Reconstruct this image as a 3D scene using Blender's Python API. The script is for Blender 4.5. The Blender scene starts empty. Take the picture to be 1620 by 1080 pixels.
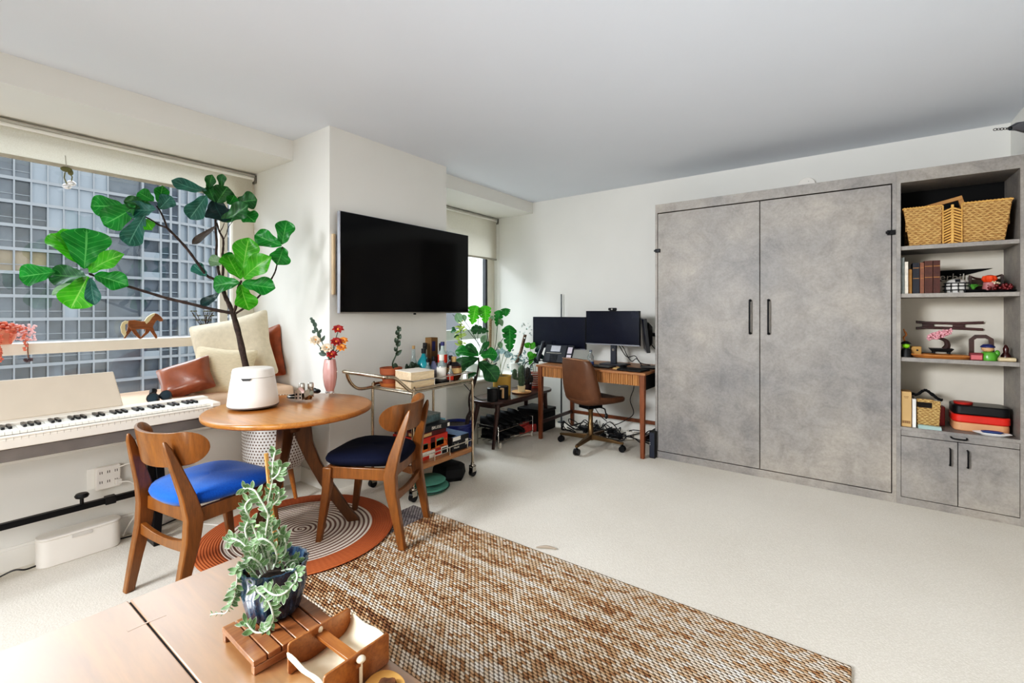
import bpy, bmesh, math, random
from mathutils import Vector as V, Matrix, noise as mnoise
random.seed(7)
R = math.radians
PI = math.pi
SC = bpy.context.scene
COL = SC.collection

# ---------- camera constants: room axes are +Y along the window wall, -X towards the windows ----------
FPX = 731.0; YAW = R(36.45); EYE = 1.3; HOR = 492.0
FW = (-math.sin(YAW), math.cos(YAW)); RT = (math.cos(YAW), math.sin(YAW))
def ray(u, v):
    a = (u - 810) / FPX
    return V((FW[0] + RT[0]*a, FW[1] + RT[1]*a, (HOR - v) / FPX))
def at(u, v, ax, val):            # photo pixel -> point on the room plane ax = val
    d = ray(u, v); i = 'xyz'.index(ax); o = V((0, 0, EYE))
    return o + d * ((val - o[i]) / d[i])
def dp(u, v, d):                  # photo pixel -> point at forward distance d
    return V((0, 0, EYE)) + ray(u, v) * d

def lin(c):
    c = c / 255.0
    return c / 12.92 if c <= 0.04045 else ((c + 0.055) / 1.055) ** 2.4
def rgb(r, g, b): return (lin(r), lin(g), lin(b), 1.0)

# ---------- materials ----------
MATS = {}
def newmat(name):
    m = bpy.data.materials.new(name); m.use_nodes = True
    nt = m.node_tree; b = nt.nodes['Principled BSDF']
    MATS[name] = m
    return m, nt, b
def nd(nt, t, **kw):
    n = nt.nodes.new(t)
    for k, v in kw.items(): setattr(n, k, v)
    return n
def ramp(nt, fac, stops, interp='LINEAR'):
    r = nd(nt, 'ShaderNodeValToRGB'); e = r.color_ramp.elements; r.color_ramp.interpolation = interp
    while len(e) < len(stops): e.new(0.5)
    for i, (p, c) in enumerate(stops): e[i].position = p; e[i].color = c
    nt.links.new(fac, r.inputs[0]); return r.outputs[0]
def math_(nt, op, a, b=None, c=None):
    n = nd(nt, 'ShaderNodeMath', operation=op)
    for i, x in enumerate((a, b, c)):
        if x is None: continue
        if isinstance(x, (int, float)): n.inputs[i].default_value = x
        else: nt.links.new(x, n.inputs[i])
    return n.outputs[0]
def objco(nt, scale=(1, 1, 1)):
    t = nd(nt, 'ShaderNodeTexCoord'); mp = nd(nt, 'ShaderNodeMapping')
    mp.inputs['Scale'].default_value = scale
    nt.links.new(t.outputs['Object'], mp.inputs[0]); return mp.outputs[0]
def noise(nt, vec, scale=5, detail=3, rough=0.5, dist=0.0):
    n = nd(nt, 'ShaderNodeTexNoise'); n.inputs['Scale'].default_value = scale
    n.inputs['Detail'].default_value = detail; n.inputs['Roughness'].default_value = rough
    n.inputs['Distortion'].default_value = dist
    nt.links.new(vec, n.inputs['Vector']); return n.outputs['Fac']
def mixc(nt, fac, a, b):
    n = nd(nt, 'ShaderNodeMix', data_type='RGBA')
    for s, x in ((0, fac), (6, a), (7, b)):
        if isinstance(x, (int, float, tuple)): n.inputs[s].default_value = x
        else: nt.links.new(x, n.inputs[s])
    return n.outputs[2]
def bump(nt, b, h, strength=0.3, dist=0.01):
    n = nd(nt, 'ShaderNodeBump'); n.inputs['Strength'].default_value = strength
    n.inputs['Distance'].default_value = dist
    nt.links.new(h, n.inputs['Height']); nt.links.new(n.outputs[0], b.inputs['Normal'])
def mat(name, c=(200, 200, 200), rough=0.5, metal=0.0, var=0.12, vscale=8, stretch=(1, 1, 1), bmp=0.0, bscale=60, coat=0.0, spec=0.5, trans=0.0, ior=1.45, emit=0.0, alpha=1.0, sheen=0.0, sss=0.0):
    if name in MATS: return MATS[name]
    m, nt, b = newmat(name)
    col = rgb(*c) if len(c) == 3 else c
    b.inputs['Roughness'].default_value = rough; b.inputs['Metallic'].default_value = metal
    b.inputs['Specular IOR Level'].default_value = spec
    b.inputs['Coat Weight'].default_value = coat; b.inputs['Coat Roughness'].default_value = 0.12
    b.inputs['Transmission Weight'].default_value = trans; b.inputs['IOR'].default_value = ior
    b.inputs['Sheen Weight'].default_value = sheen
    b.inputs['Alpha'].default_value = alpha
    co = objco(nt, stretch)
    n = noise(nt, co, vscale, 4)
    d = tuple(x * (1 - var) for x in col[:3]) + (1,); l = tuple(min(1, x * (1 + var)) for x in col[:3]) + (1,)
    cc = ramp(nt, n, [(0.3, d), (0.7, l)])
    nt.links.new(cc, b.inputs['Base Color'])
    if emit: nt.links.new(cc, b.inputs['Emission Color']); b.inputs['Emission Strength'].default_value = emit
    if bmp: bump(nt, b, noise(nt, co, bscale, 3), bmp, 0.004)
    return m
def wood(name, c1, c2, axis='y', rough=0.35, scale=14, coat=0.2, bmp=0.05):
    if name in MATS: return MATS[name]
    m, nt, b = newmat(name)
    st = {'x': (1.2, 12, 12), 'y': (12, 1.2, 12), 'z': (12, 12, 1.2)}[axis]
    co = objco(nt, st)
    n1 = noise(nt, co, scale * 0.12, 6, 0.6, 1.2); n2 = noise(nt, co, scale, 3, 0.6)
    a = ramp(nt, n1, [(0.3, rgb(*c1)), (0.7, rgb(*c2))])
    dk = ramp(nt, n2, [(0.35, (0.72, 0.72, 0.72, 1)), (0.6, (1, 1, 1, 1))])
    mm = nd(nt, 'ShaderNodeMix', data_type='RGBA', blend_type='MULTIPLY'); mm.inputs[0].default_value = 0.7
    nt.links.new(a, mm.inputs[6]); nt.links.new(dk, mm.inputs[7])
    nt.links.new(mm.outputs[2], b.inputs['Base Color'])
    b.inputs['Roughness'].default_value = rough; b.inputs['Coat Weight'].default_value = coat
    b.inputs['Coat Roughness'].default_value = 0.2
    bump(nt, b, n2, bmp, 0.003)
    return m

# ---------- mesh builder ----------
class MB:
    def __init__(s): s.v = []; s.f = []; s.uv = []
    def add(s, vs, fs, uvs=None):
        o = len(s.v); s.v += [V(p) for p in vs]
        for i, f in enumerate(fs):
            s.f.append([a + o for a in f]); s.uv.append(uvs[i] if uvs else None)
        return s
    def box(s, a, b, M=None):
        x0, y0, z0 = a; x1, y1, z1 = b
        x0, x1 = min(x0, x1), max(x0, x1); y0, y1 = min(y0, y1), max(y0, y1); z0, z1 = min(z0, z1), max(z0, z1)
        vs = [V(p) for p in ((x0,y0,z0),(x1,y0,z0),(x1,y1,z0),(x0,y1,z0),(x0,y0,z1),(x1,y0,z1),(x1,y1,z1),(x0,y1,z1))]
        if M: vs = [M @ p for p in vs]
        return s.add(vs, [(0,3,2,1),(4,5,6,7),(0,1,5,4),(1,2,6,5),(2,3,7,6),(3,0,4,7)])
    def cbox(s, c, size, M=None):
        c = V(c); h = V(size) / 2
        return s.box(c - h, c + h, M)
    def obox(s, c, size, rz=0, rx=0, ry=0):      # box centred at c, rotated
        M = Matrix.Translation(V(c)) @ Matrix.Rotation(rz, 4, 'Z') @ Matrix.Rotation(ry, 4, 'Y') @ Matrix.Rotation(rx, 4, 'X')
        h = V(size) / 2
        return s.box(-h, h, M)
    def prism(s, pts, h, M=None):                 # polygon in XY extruded from z=0 to h
        n = len(pts)
        vs = [V((p[0], p[1], 0)) for p in pts] + [V((p[0], p[1], h)) for p in pts]
        if M: vs = [M @ p for p in vs]
        fs = [tuple(range(n))[::-1], tuple(range(n, 2*n))] + [(i, (i+1) % n, n + (i+1) % n, n + i) for i in range(n)]
        return s.add(vs, fs)
    def lathe(s, prof, c=(0, 0, 0), n=24, M=None, sx=1, sy=1, wob=None):
        c = V(c); vs = []; fs = []; uvs = []
        m = len(prof)
        for j, (r, z) in enumerate(prof):
            for i in range(n):
                a = 2*PI*i/n; rr = r * (wob(a, z) if wob else 1)
                vs.append(V((rr*math.cos(a)*sx, rr*math.sin(a)*sy, z)))
        for j in range(m-1):
            for i in range(n):
                k = (i+1) % n
                fs.append((j*n+i, j*n+k, (j+1)*n+k, (j+1)*n+i))
                u0, u1 = i/n, (i+1)/n; v0, v1 = j/(m-1), (j+1)/(m-1)
                uvs.append(((u0, v0), (u1, v0), (u1, v1), (u0, v1)))
        if prof[0][0] > 1e-6: fs.append(tuple(range(n))[::-1]); uvs.append([(0, 0)]*n)
        if prof[-1][0] > 1e-6: fs.append(tuple(range((m-1)*n, m*n))); uvs.append([(0, 0)]*n)
        vs = [(M @ p if M else p) + c for p in vs]
        return s.add(vs, fs, uvs)
    def ell(s, c, r, n=16, M=None):
        k = max(6, n//2)
        prof = [(math.sin(PI*j/k) if 0 < j < k else 0.0, -math.cos(PI*j/k)) for j in range(k+1)]
        S = Matrix.Diagonal((r[0], r[1], r[2], 1)) if hasattr(r, '__len__') else Matrix.Diagonal((r, r, r, 1))
        return s.lathe(prof, c, n, (M @ S) if M else S)
    def cyl(s, p0, p1, r0, r1=None, n=16):
        r1 = r0 if r1 is None else r1
        return s.tube([p0, p1], [r0, r1], n)
    def tube(s, pts, r, n=10, closed=False, sq=None):
        pts = [V(p) for p in pts]; m = len(pts)
        if not hasattr(r, '__len__'): r = [r]*m
        T = []
        for i in range(m):
            if closed: t = pts[(i+1) % m] - pts[i-1]
            else: t = pts[min(i+1, m-1)] - pts[max(i-1, 0)]
            T.append(t.normalized() if t.length > 1e-9 else V((0, 0, 1)))
        up = V((0, 0, 1)) if abs(T[0].z) < 0.9 else V((1, 0, 0))
        x = T[0].cross(up).normalized(); vs = []; fs = []
        for i in range(m):
            x = (x - T[i] * x.dot(T[i])).normalized(); y = T[i].cross(x)
            for k in range(n):
                a = 2*PI*k/n
                if sq:                              # rectangular section sq = (half width, half thick), n = 4
                    cx, cy = [(1, 1), (-1, 1), (-1, -1), (1, -1)][k]
                    w = r[i]
                    vs.append(pts[i] + x*cx*sq[0]*w + y*cy*sq[1]*w)
                else: vs.append(pts[i] + (x*math.cos(a) + y*math.sin(a)) * r[i])
        L = m if closed else m-1
        for i in range(L):
            j = (i+1) % m
            for k in range(n):
                q = (k+1) % n
                fs.append((i*n+k, i*n+q, j*n+q, j*n+k))
        if not closed: fs += [tuple(range(n))[::-1], tuple(range((m-1)*n, m*n))]
        return s.add(vs, fs)
    def loft(s, rings, cap=True):
        n = len(rings[0]); vs = [V(p) for rg in rings for p in rg]; fs = []
        for j in range(len(rings)-1):
            for i in range(n):
                k = (i+1) % n
                fs.append((j*n+i, j*n+k, (j+1)*n+k, (j+1)*n+i))
        if cap: fs += [tuple(range(n))[::-1], tuple(range((len(rings)-1)*n, len(rings)*n))]
        return s.add(vs, fs)
    def grid(s, P, close_u=False):
        h = len(P); w = len(P[0]); vs = [V(p) for row in P for p in row]; fs = []; uvs = []
        for j in range(h-1):
            for i in range(w-1):
                fs.append((j*w+i, j*w+i+1, (j+1)*w+i+1, (j+1)*w+i))
                u0, u1, v0, v1 = i/(w-1), (i+1)/(w-1), j/(h-1), (j+1)/(h-1)
                uvs.append(((u0, v0), (u1, v0), (u1, v1), (u0, v1)))
        return s.add(vs, fs, uvs)
    def leaf(s, a, b, w, nrm=None, prof='oval', fold=0.25, curl=0.12, n=9, wave=0.0):
        a = V(a); b = V(b); d = b - a; L = d.length; d.normalize()
        nrm = V(nrm) if nrm is not None else (V((0, 0, EYE)) - a)
        nrm = (nrm - d * nrm.dot(d)).normalized(); sd = d.cross(nrm)
        P = []
        for j in range(n+1):
            t = j/n
            if prof == 'fig': wd = [0.06, .42, .56, .6, .72, .9, 1.0, .98, .72, .0]; q = t*9; k = min(8, int(q)); ww = wd[k] + (wd[k+1]-wd[k])*(q-k)
            elif prof == 'thin': ww = math.sin(PI*min(1, t*0.98+0.02))**0.7
            else: ww = math.sin(PI*(t**0.8))**0.8 if 0 < t < 1 else 0.0
            ww = max(ww, 0.03) * w / 2
            c = a + d*(L*t) + nrm*(L*curl*math.sin(PI*t)) 
            row = []
            for i in range(5):
                q = (i-2)/2
                row.append(c + sd*(ww*q) + nrm*(abs(q)*ww*fold + wave*math.sin(t*14+i*2.0)*w*0.1*abs(q)))
            P.append(row)
        return s.grid(P)

ORG = {}
def finish(o, name, m, smooth, bev, sub, thick, angle=35):
    me = o.data
    if m is not None: me.materials.append(m if not isinstance(m, str) else MATS[m])
    if smooth:
        me.shade_smooth(); me.set_sharp_from_angle(angle=R(angle))
    if thick:
        md = o.modifiers.new('t', 'SOLIDIFY'); md.thickness = thick; md.offset = 0
    if bev:
        md = o.modifiers.new('b', 'BEVEL'); md.width = bev; md.segments = 2; md.limit_method = 'ANGLE'; md.angle_limit = R(40)
        me.shade_smooth(); me.set_sharp_from_angle(angle=R(60))
    if sub:
        md = o.modifiers.new('s', 'SUBSURF'); md.levels = sub; md.render_levels = sub
def build(name, mb, m=None, parent=None, smooth=True, bev=0, sub=0, thick=0, origin=None, angle=35):
    vs = mb.v
    if parent is not None: org = ORG[parent.name]
    elif origin is not None: org = V(origin)
    else:
        xs = [p.x for p in vs]; ys = [p.y for p in vs]; zs = [p.z for p in vs]
        org = V(((min(xs)+max(xs))/2, (min(ys)+max(ys))/2, min(zs)))
    me = bpy.data.meshes.new(name)
    me.from_pydata([tuple(p - org) for p in vs], [], mb.f)
    if any(u is not None for u in mb.uv):
        ul = me.uv_layers.new(name='UVMap'); k = 0
        for f, u in zip(mb.f, mb.uv):
            for q in range(len(f)):
                ul.data[k].uv = u[q] if u else (0, 0); k += 1
    bm = bmesh.new(); bm.from_mesh(me)
    bmesh.ops.recalc_face_normals(bm, faces=bm.faces) if not any(u is not None and len(u) == 4 for u in mb.uv) else None
    bm.to_mesh(me); bm.free()
    o = bpy.data.objects.new(name, me); COL.objects.link(o)
    finish(o, name, m, smooth, bev, sub, thick, angle)
    if parent is not None: o.parent = parent
    else: o.location = org
    ORG[o.name] = org
    return o
def tag(o, label=None, cat=None, group=None, kind=None):
    if label: o['label'] = label
    if cat: o['category'] = cat
    if group: o['group'] = group
    if kind: o['kind'] = kind
    return o
def thing(name, label, cat, loc=(0, 0, 0), rotz=0.0, group=None, local=False, kind=None):
    o = bpy.data.objects.new(name, None); COL.objects.link(o)
    o.location = loc; o.rotation_euler = (0, 0, rotz); o.empty_display_size = 0.1
    ORG[o.name] = V((0, 0, 0)) if local else V(loc)
    return tag(o, label, cat, group, kind)
def solo(name, mb, m, label, cat, group=None, **kw):
    return tag(build(name, mb, m, **kw), label, cat, group)
def struct(name, mb, m, parent=None, **kw):
    kw.setdefault('smooth', False)
    o = build(name, mb, m, parent, **kw)
    if parent is None: o['kind'] = 'structure'
    return o
def kids(o): return [c for c in bpy.data.objects if c.parent == o]
def dup(o, loc, rotz=None, label=None, group=None):
    r = o.copy(); COL.objects.link(r); r.location = loc
    if rotz is not None: r.rotation_euler = (0, 0, rotz)
    if label: r['label'] = label
    if group: r['group'] = group
    for c in kids(o):
        d = c.copy(); COL.objects.link(d); d.parent = r
        for g in kids(c):
            e = g.copy(); COL.objects.link(e); e.parent = d
    return r
def text(name, s, size, loc, M3, m, parent, ext=0.0006, align='CENTER'):
    cu = bpy.data.curves.new(name, 'FONT'); cu.body = s; cu.size = size; cu.extrude = ext
    cu.align_x = align; cu.align_y = 'CENTER'
    cu.materials.append(m)
    tmp = bpy.data.objects.new('tmp_text', cu); COL.objects.link(tmp)
    dg = bpy.context.evaluated_depsgraph_get(); dg.update()
    me = bpy.data.meshes.new_from_object(tmp.evaluated_get(dg)); me.name = name
    bpy.data.objects.remove(tmp); bpy.data.curves.remove(cu)
    o = bpy.data.objects.new(name, me); COL.objects.link(o)
    if not me.materials: me.materials.append(m)
    MM = M3.to_4x4(); MM.translation = V(loc) - (ORG[parent.name] if parent else V((0, 0, 0)))
    o.matrix_local = MM
    if parent: o.parent = parent
    ORG[o.name] = V((0, 0, 0))
    return o
def facing(n, up=(0, 0, 1)):     # 3x3 matrix whose local z looks along n and local y is up
    z = V(n).normalized(); x = V(up).cross(z).normalized(); y = z.cross(x)
    return Matrix((x, y, z)).transposed()
def rrect(w, h, r, n=5):
    pts = []
    for cx, cy, a0 in ((w/2-r, h/2-r, 0), (-w/2+r, h/2-r, 90), (-w/2+r, -h/2+r, 180), (w/2-r, -h/2+r, 270)):
        for i in range(n+1):
            a = R(a0 + 90*i/n); pts.append((cx + r*math.cos(a), cy + r*math.sin(a)))
    return pts
def smoothpts(pts, k=6):
    pts = [V(p) for p in pts]; out = []
    for i in range(len(pts)-1):
        p0 = pts[max(i-1, 0)]; p1 = pts[i]; p2 = pts[i+1]; p3 = pts[min(i+2, len(pts)-1)]
        for j in range(k):
            t = j/k
            out.append(0.5*((2*p1) + (p2-p0)*t + (2*p0-5*p1+4*p2-p3)*t*t + (3*p1-p0-3*p2+p3)*t**3))
    out.append(pts[-1]); return out
def Tm(c, rz=0, rx=0, ry=0):
    return Matrix.Translation(V(c)) @ Matrix.Rotation(rz, 4, 'Z') @ Matrix.Rotation(ry, 4, 'Y') @ Matrix.Rotation(rx, 4, 'X')
# ================= materials for surfaces =================
mat('wall_paint', (226, 224, 218), 0.7, var=0.015, vscale=3, bmp=0.05, bscale=250)
mat('ceiling_paint', (222, 226, 233), 0.8, var=0.01, vscale=2)
mat('trim_paint', (236, 233, 226), 0.45, var=0.01)
mat('frame_paint', (222, 216, 204), 0.5, var=0.03)
def carpet_mat():
    m, nt, b = newmat('carpet'); co = objco(nt)
    v = nd(nt, 'ShaderNodeTexVoronoi'); v.inputs['Scale'].default_value = 150; nt.links.new(co, v.inputs['Vector'])
    n = noise(nt, co, 1.1, 3); n2 = noise(nt, co, 90, 2)
    c1 = ramp(nt, n, [(0.3, rgb(222, 215, 204)), (0.7, rgb(233, 227, 217))])
    c2 = ramp(nt, v.outputs['Distance'], [(0.0, (1, 1, 1, 1)), (0.55, (0.80, 0.785, 0.76, 1))])
    mm = nd(nt, 'ShaderNodeMix', data_type='RGBA', blend_type='MULTIPLY'); mm.inputs[0].default_value = 0.75
    nt.links.new(c1, mm.inputs[6]); nt.links.new(c2, mm.inputs[7]); nt.links.new(mm.outputs[2], b.inputs['Base Color'])
    b.inputs['Roughness'].default_value = 0.95; b.inputs['Specular IOR Level'].default_value = 0.15
    bump(nt, b, math_(nt, 'ADD', math_(nt, 'MULTIPLY', v.outputs['Distance'], -1.0), n2), 0.3, 0.003)
carpet_mat()
def concrete_mat():
    m, nt, b = newmat('concrete_laminate'); co = objco(nt)
    n1 = noise(nt, co, 1.7, 5, 0.55, 0.3); n2 = noise(nt, co, 6, 9, 0.75, 0.6); n3 = noise(nt, co, 60, 5, 0.75)
    a = ramp(nt, n1, [(0.3, rgb(128, 125, 124)), (0.5, rgb(150, 144, 138)), (0.70, rgb(170, 161, 150))])
    c = ramp(nt, n2, [(0.36, (0.66, 0.66, 0.68, 1)), (0.58, (1, 1, 1, 1)), (0.8, (1.0, 1.0, 1.0, 1))])
    d = ramp(nt, n3, [(0.35, (0.80, 0.80, 0.80, 1)), (0.6, (1, 1, 1, 1)), (0.75, (1.0, 1.0, 1.0, 1))])
    mm = nd(nt, 'ShaderNodeMix', data_type='RGBA', blend_type='MULTIPLY'); mm.inputs[0].default_value = 0.75
    nt.links.new(a, mm.inputs[6]); nt.links.new(c, mm.inputs[7])
    m2 = nd(nt, 'ShaderNodeMix', data_type='RGBA', blend_type='MULTIPLY'); m2.inputs[0].default_value = 0.8
    nt.links.new(mm.outputs[2], m2.inputs[6]); nt.links.new(d, m2.inputs[7])
    nt.links.new(m2.outputs[2], b.inputs['Base Color'])
    b.inputs['Roughness'].default_value = 0.5
    bump(nt, b, n3, 0.05, 0.002)
concrete_mat()

# ================= room =================
CE = 2.64; XL = -3.42; XW = -4.22; YB = 4.75; XR = 0.90; YF = -2.3; XC = -3.04; YC0 = 1.90; YC1 = 3.09
struct('floor', MB().box((-4.4, YF-0.1, -0.1), (1.1, YB+0.1, 0)), MATS['carpet'])
struct('ceiling', MB().box((-4.4, YF-0.1, CE), (1.1, YB+0.1, CE+0.15)), MATS['ceiling_paint'])
struct('wall_back', MB().box((-4.4, YB, 0), (1.1, YB+0.15, CE)), MATS['wall_paint'])
struct('wall_right', MB().box((XR, YF, 0), (XR+0.15, YB, CE)), MATS['wall_paint'])
struct('wall_front', MB().box((-4.4, YF-0.15, 0), (1.1, YF, CE)), MATS['wall_paint'])
SILL = 0.53
struct('wall_left', MB().box((XW-0.1, YF, 0), (XL, YC0, SILL)), MATS['wall_paint'])
struct('wall_left_far', MB().box((-4.3, YC1, 0), (-3.27, YB, SILL)), MATS['wall_paint'])
struct('wall_column', MB().box((XW-0.15, YC0, 0), (XC, YC1, CE)), MATS['wall_paint'])
struct('ceiling_soffit', MB().box((XW-0.15, YF, 2.485), (-3.545, YC0, CE)), MATS['wall_paint'])
struct('ceiling_soffit', MB().box((-4.3, YC1, 2.507), (-3.19, YB, CE)), MATS['wall_paint'])
struct('trim_1', MB().box((XW+0.03, YF, SILL), (XL+0.02, YC0-0.001, SILL+0.025)), MATS['trim_paint'], bev=0.004)
struct('trim_2', MB().box((-3.80, YC1+0.001, SILL), (-3.25, YB-0.001, SILL+0.025)), MATS['trim_paint'], bev=0.004)
struct('baseboard_left', MB().box((XL, YF, 0), (XL+0.016, YC0, 0.10)).box((XL, YF, 0.10), (XL+0.009, YC0, 0.112)), MATS['trim_paint'])
struct('baseboard_column', MB().box((XL+0.016, YC0-0.016, 0), (XC+0.016, YC0, 0.11)).box((XC, YC0, 0), (XC+0.016, YC1, 0.11)), MATS['trim_paint'])
struct('baseboard_left_far', MB().box((-3.27, YC1, 0), (-3.254, YB, 0.10)), MATS['trim_paint'])
struct('baseboard_back', MB().box((-3.254, YB-0.016, 0), (-1.45, YB, 0.10)), MATS['trim_paint'])

# window glass lets light through
def glass_mat():
    m = bpy.data.materials.new('window_glass'); m.use_nodes = True; MATS['window_glass'] = m
    nt = m.node_tree; nt.nodes.clear()
    o = nd(nt, 'ShaderNodeOutputMaterial'); t = nd(nt, 'ShaderNodeBsdfTransparent'); g = nd(nt, 'ShaderNodeBsdfGlossy')
    t.inputs[0].default_value = (0.93, 0.96, 0.97, 1); g.inputs['Roughness'].default_value = 0.02
    mx = nd(nt, 'ShaderNodeMixShader'); n = noise(nt, objco(nt), 2, 1)
    r = ramp(nt, n, [(0, (0.03, 0.03, 0.03, 1)), (1, (0.05, 0.05, 0.05, 1))])
    nt.links.new(r, mx.inputs[0]); nt.links.new(t.outputs[0], mx.inputs[1]); nt.links.new(g.outputs[0], mx.inputs[2])
    nt.links.new(mx.outputs[0], o.inputs[0])
glass_mat()
mat('dark_metal_frame', (70, 70, 72), 0.4, 0.5)
# window 1
w1 = thing('window_1', None, None, (XW, 0, SILL), kind='structure')
f = MB(); f.box((XW-0.04, YF, SILL), (XW+0.03, YC0, SILL+0.09)).box((XW-0.04, YF, 2.42), (XW+0.03, YC0, 2.485))
f.box((XW-0.04, YC0-0.17, SILL+0.09), (XW+0.03, YC0, 2.42)).box((XW-0.04, YC0-0.26, SILL+0.09), (XW, YC0-0.20, 2.42))
f.box((XW-0.04, -1.3, SILL+0.09), (XW+0.03, -1.22, 2.42))
build('window_frame', f, MATS['frame_paint'], w1, bev=0.003)
build('rail', MB().box((XW-0.03, YF, 1.03), (XW+0.10, YC0-0.12, 1.10)), MATS['frame_paint'], w1, bev=0.004)
build('pane', MB().box((XW-0.012, YF, SILL+0.09), (XW-0.006, YC0-0.17, 2.42)), MATS['window_glass'], w1, smooth=False)
# window 2
X2 = -3.83
w2 = thing('window_2', None, None, (X2, 3.9, SILL), kind='structure')
f = MB(); f.box((X2-0.04, YC1, SILL), (X2+0.03, YB, SILL+0.07)).box((X2-0.04, YC1, 2.44), (X2+0.03, YB, 2.507))
f.box((X2-0.04, 4.62, SILL+0.07), (X2+0.03, YB, 2.44))
build('window_frame', f, MATS['frame_paint'], w2, bev=0.003)
build('mullion', MB().box((X2-0.03, 4.585, SILL+0.07), (X2+0.02, 4.62, 2.44)), MATS['dark_metal_frame'], w2)
build('rail', MB().box((X2-0.03, YC1, 0.955), (X2+0.05, 4.585, 1.075)), mat('rail_grey', (205, 212, 205), 0.5), w2, bev=0.004)
build('pane', MB().box((X2-0.012, YC1, SILL+0.07), (X2-0.006, 4.59, 2.44)), MATS['window_glass'], w2, smooth=False)

# ---- roller blinds ----
def fabric_blind():
    m, nt, b = newmat('blind_fabric'); co = objco(nt)
    n = noise(nt, co, 220, 2); c = ramp(nt, n, [(0.3, rgb(226, 222, 212)), (0.7, rgb(237, 234, 226))])
    nt.links.new(c, b.inputs['Base Color']); b.inputs['Roughness'].default_value = 0.8
    b.inputs['Subsurface Weight'].default_value = 0.0
    tr = nd(nt, 'ShaderNodeBsdfTranslucent'); nt.links.new(c, tr.inputs[0])
    mx = nd(nt, 'ShaderNodeMixShader'); mx.inputs[0].default_value = 0.55
    out = [x for x in nt.nodes if x.type == 'OUTPUT_MATERIAL'][0]
    nt.links.new(b.outputs[0], mx.inputs[1]); nt.links.new(tr.outputs[0], mx.inputs[2]); nt.links.new(mx.outputs[0], out.inputs[0])
fabric_blind()
mat('blind_metal', (190, 188, 182), 0.35, 0.6)
def blind(x, y0, y1, zt, zb, label, cord=None):
    t = thing('roller_blind', label, 'blind', (x, (y0+y1)/2, zb))
    build('tube', MB().cyl((x, y0, zt), (x, y1-0.015, zt), 0.024), MATS['trim_paint'], t)
    build('top_rail', MB().box((x+0.022, y0, zt+0.012), (x+0.034, y1-0.01, zt+0.026)), MATS['blind_metal'], t)
    build('fabric', MB().box((x+0.018, y0, zb), (x+0.0205, y1-0.03, zt)), MATS['blind_fabric'], t, smooth=False)
    build('bottom_bar', MB().box((x+0.012, y0, zb-0.022), (x+0.027, y1-0.03, zb)), mat('hem_bar', (176, 170, 158), 0.5), t, bev=0.002)
    build('bracket', MB().box((x-0.03, y1-0.014, zt-0.04), (x+0.04, y1-0.002, zt+0.03)), mat('bracket_grey', (120, 118, 112), 0.4, 0.3), t, bev=0.003)
    if cord: build('pull_cord', MB().tube([(x+0.05, y1-0.02, zt-0.03), (x+0.055, y1-0.02, cord)], 0.0025, 6).tube([(x+0.03, y1-0.02, zt-0.03), (x+0.035, y1-0.02, cord), (x+0.055, y1-0.02, cord-0.02)], 0.0025, 6), MATS['trim_paint'], t)
blind(-4.18, YF+0.02, YC0, 2.44, 2.26, 'cream roller blind pulled part way down the large window behind the fig tree')
blind(-3.76, YC1+0.02, YB, 2.47, 1.98, 'cream roller blind half lowered in the narrow window beside the television', cord=0.8)
# ================= outside: glazed towers =================
FX = -86.0; FH = 3.0; ZB = 0.25
mat('facade_band', (140, 143, 147), 0.6, var=0.05, vscale=0.3)
mat('glass_dark', (58, 63, 67), 0.15, 0.0, var=0.35, vscale=0.6, spec=0.8)
mat('glass_mid', (86, 91, 97), 0.15, 0.0, var=0.25, vscale=0.5, spec=0.8)
mat('glass_pale', (134, 142, 150), 0.2, 0.0, var=0.06, vscale=0.2, spec=0.6)
mat('glass_tan', (140, 124, 100), 0.3, 0.0, var=0.2, vscale=0.4)
mat('recess_dark', (72, 80, 90), 0.7, 0.0, var=0.3, vscale=0.5)
tw = thing('glass_tower', 'tall grey glass office tower with white floor bands seen through the large window', 'building', (FX, 12, -30))
cols = [-10.3 + 1.535*i for i in range(20)]         # mullion positions along the facade
floors = list(range(-11, 11))
pts = [(FX, -14), (FX, 27.6), (FX-0.5, 30.2), (FX-2.0, 33.0), (FX-4.5, 35.6), (FX-8, 38.0), (FX-12, 40)]
body = MB()
P = [(p[0]-0.6, p[1]) for p in pts] + [(FX-20, 40), (FX-20, -14)]
body.prism(P, 66, Matrix.Translation((0, 0, -32)))
build('core_wall', body, MATS['glass_mid'], tw, smooth=False)
bands = MB()
for k in floors:
    z = ZB + FH*k
    for (a, b_) in zip(pts[:-1], pts[1:]):
        bands.loft([[(a[0]+0.12, a[1], z-0.2), (a[0]-0.7, a[1], z-0.2), (a[0]-0.7, a[1], z+0.2), (a[0]+0.12, a[1], z+0.2)],
                    [(b_[0]+0.12, b_[1], z-0.2), (b_[0]-0.7, b_[1], z-0.2), (b_[0]-0.7, b_[1], z+0.2), (b_[0]+0.12, b_[1], z+0.2)]])
for y in cols:
    bands.box((FX-0.6, y-0.08, -32), (FX+0.1, y+0.08, 33))
for y in (22.9, 25.15, 26.45, 27.6): bands.box((FX-0.6, y-0.13, -32), (FX+0.16, y+0.13, 33))
for i in range(1, len(pts)-1):
    for q in (0.0, 0.5):
        a, b_ = pts[i], pts[i+1] if i+1 < len(pts) else pts[i]
        x = a[0]+(b_[0]-a[0])*q; y = a[1]+(b_[1]-a[1])*q
        bands.box((x-0.3, y-0.08, -32), (x+0.12, y+0.08, 33))
build('floor_band', bands, MATS['facade_band'], tw, smooth=False)
tr = MB()
panes = []
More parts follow.
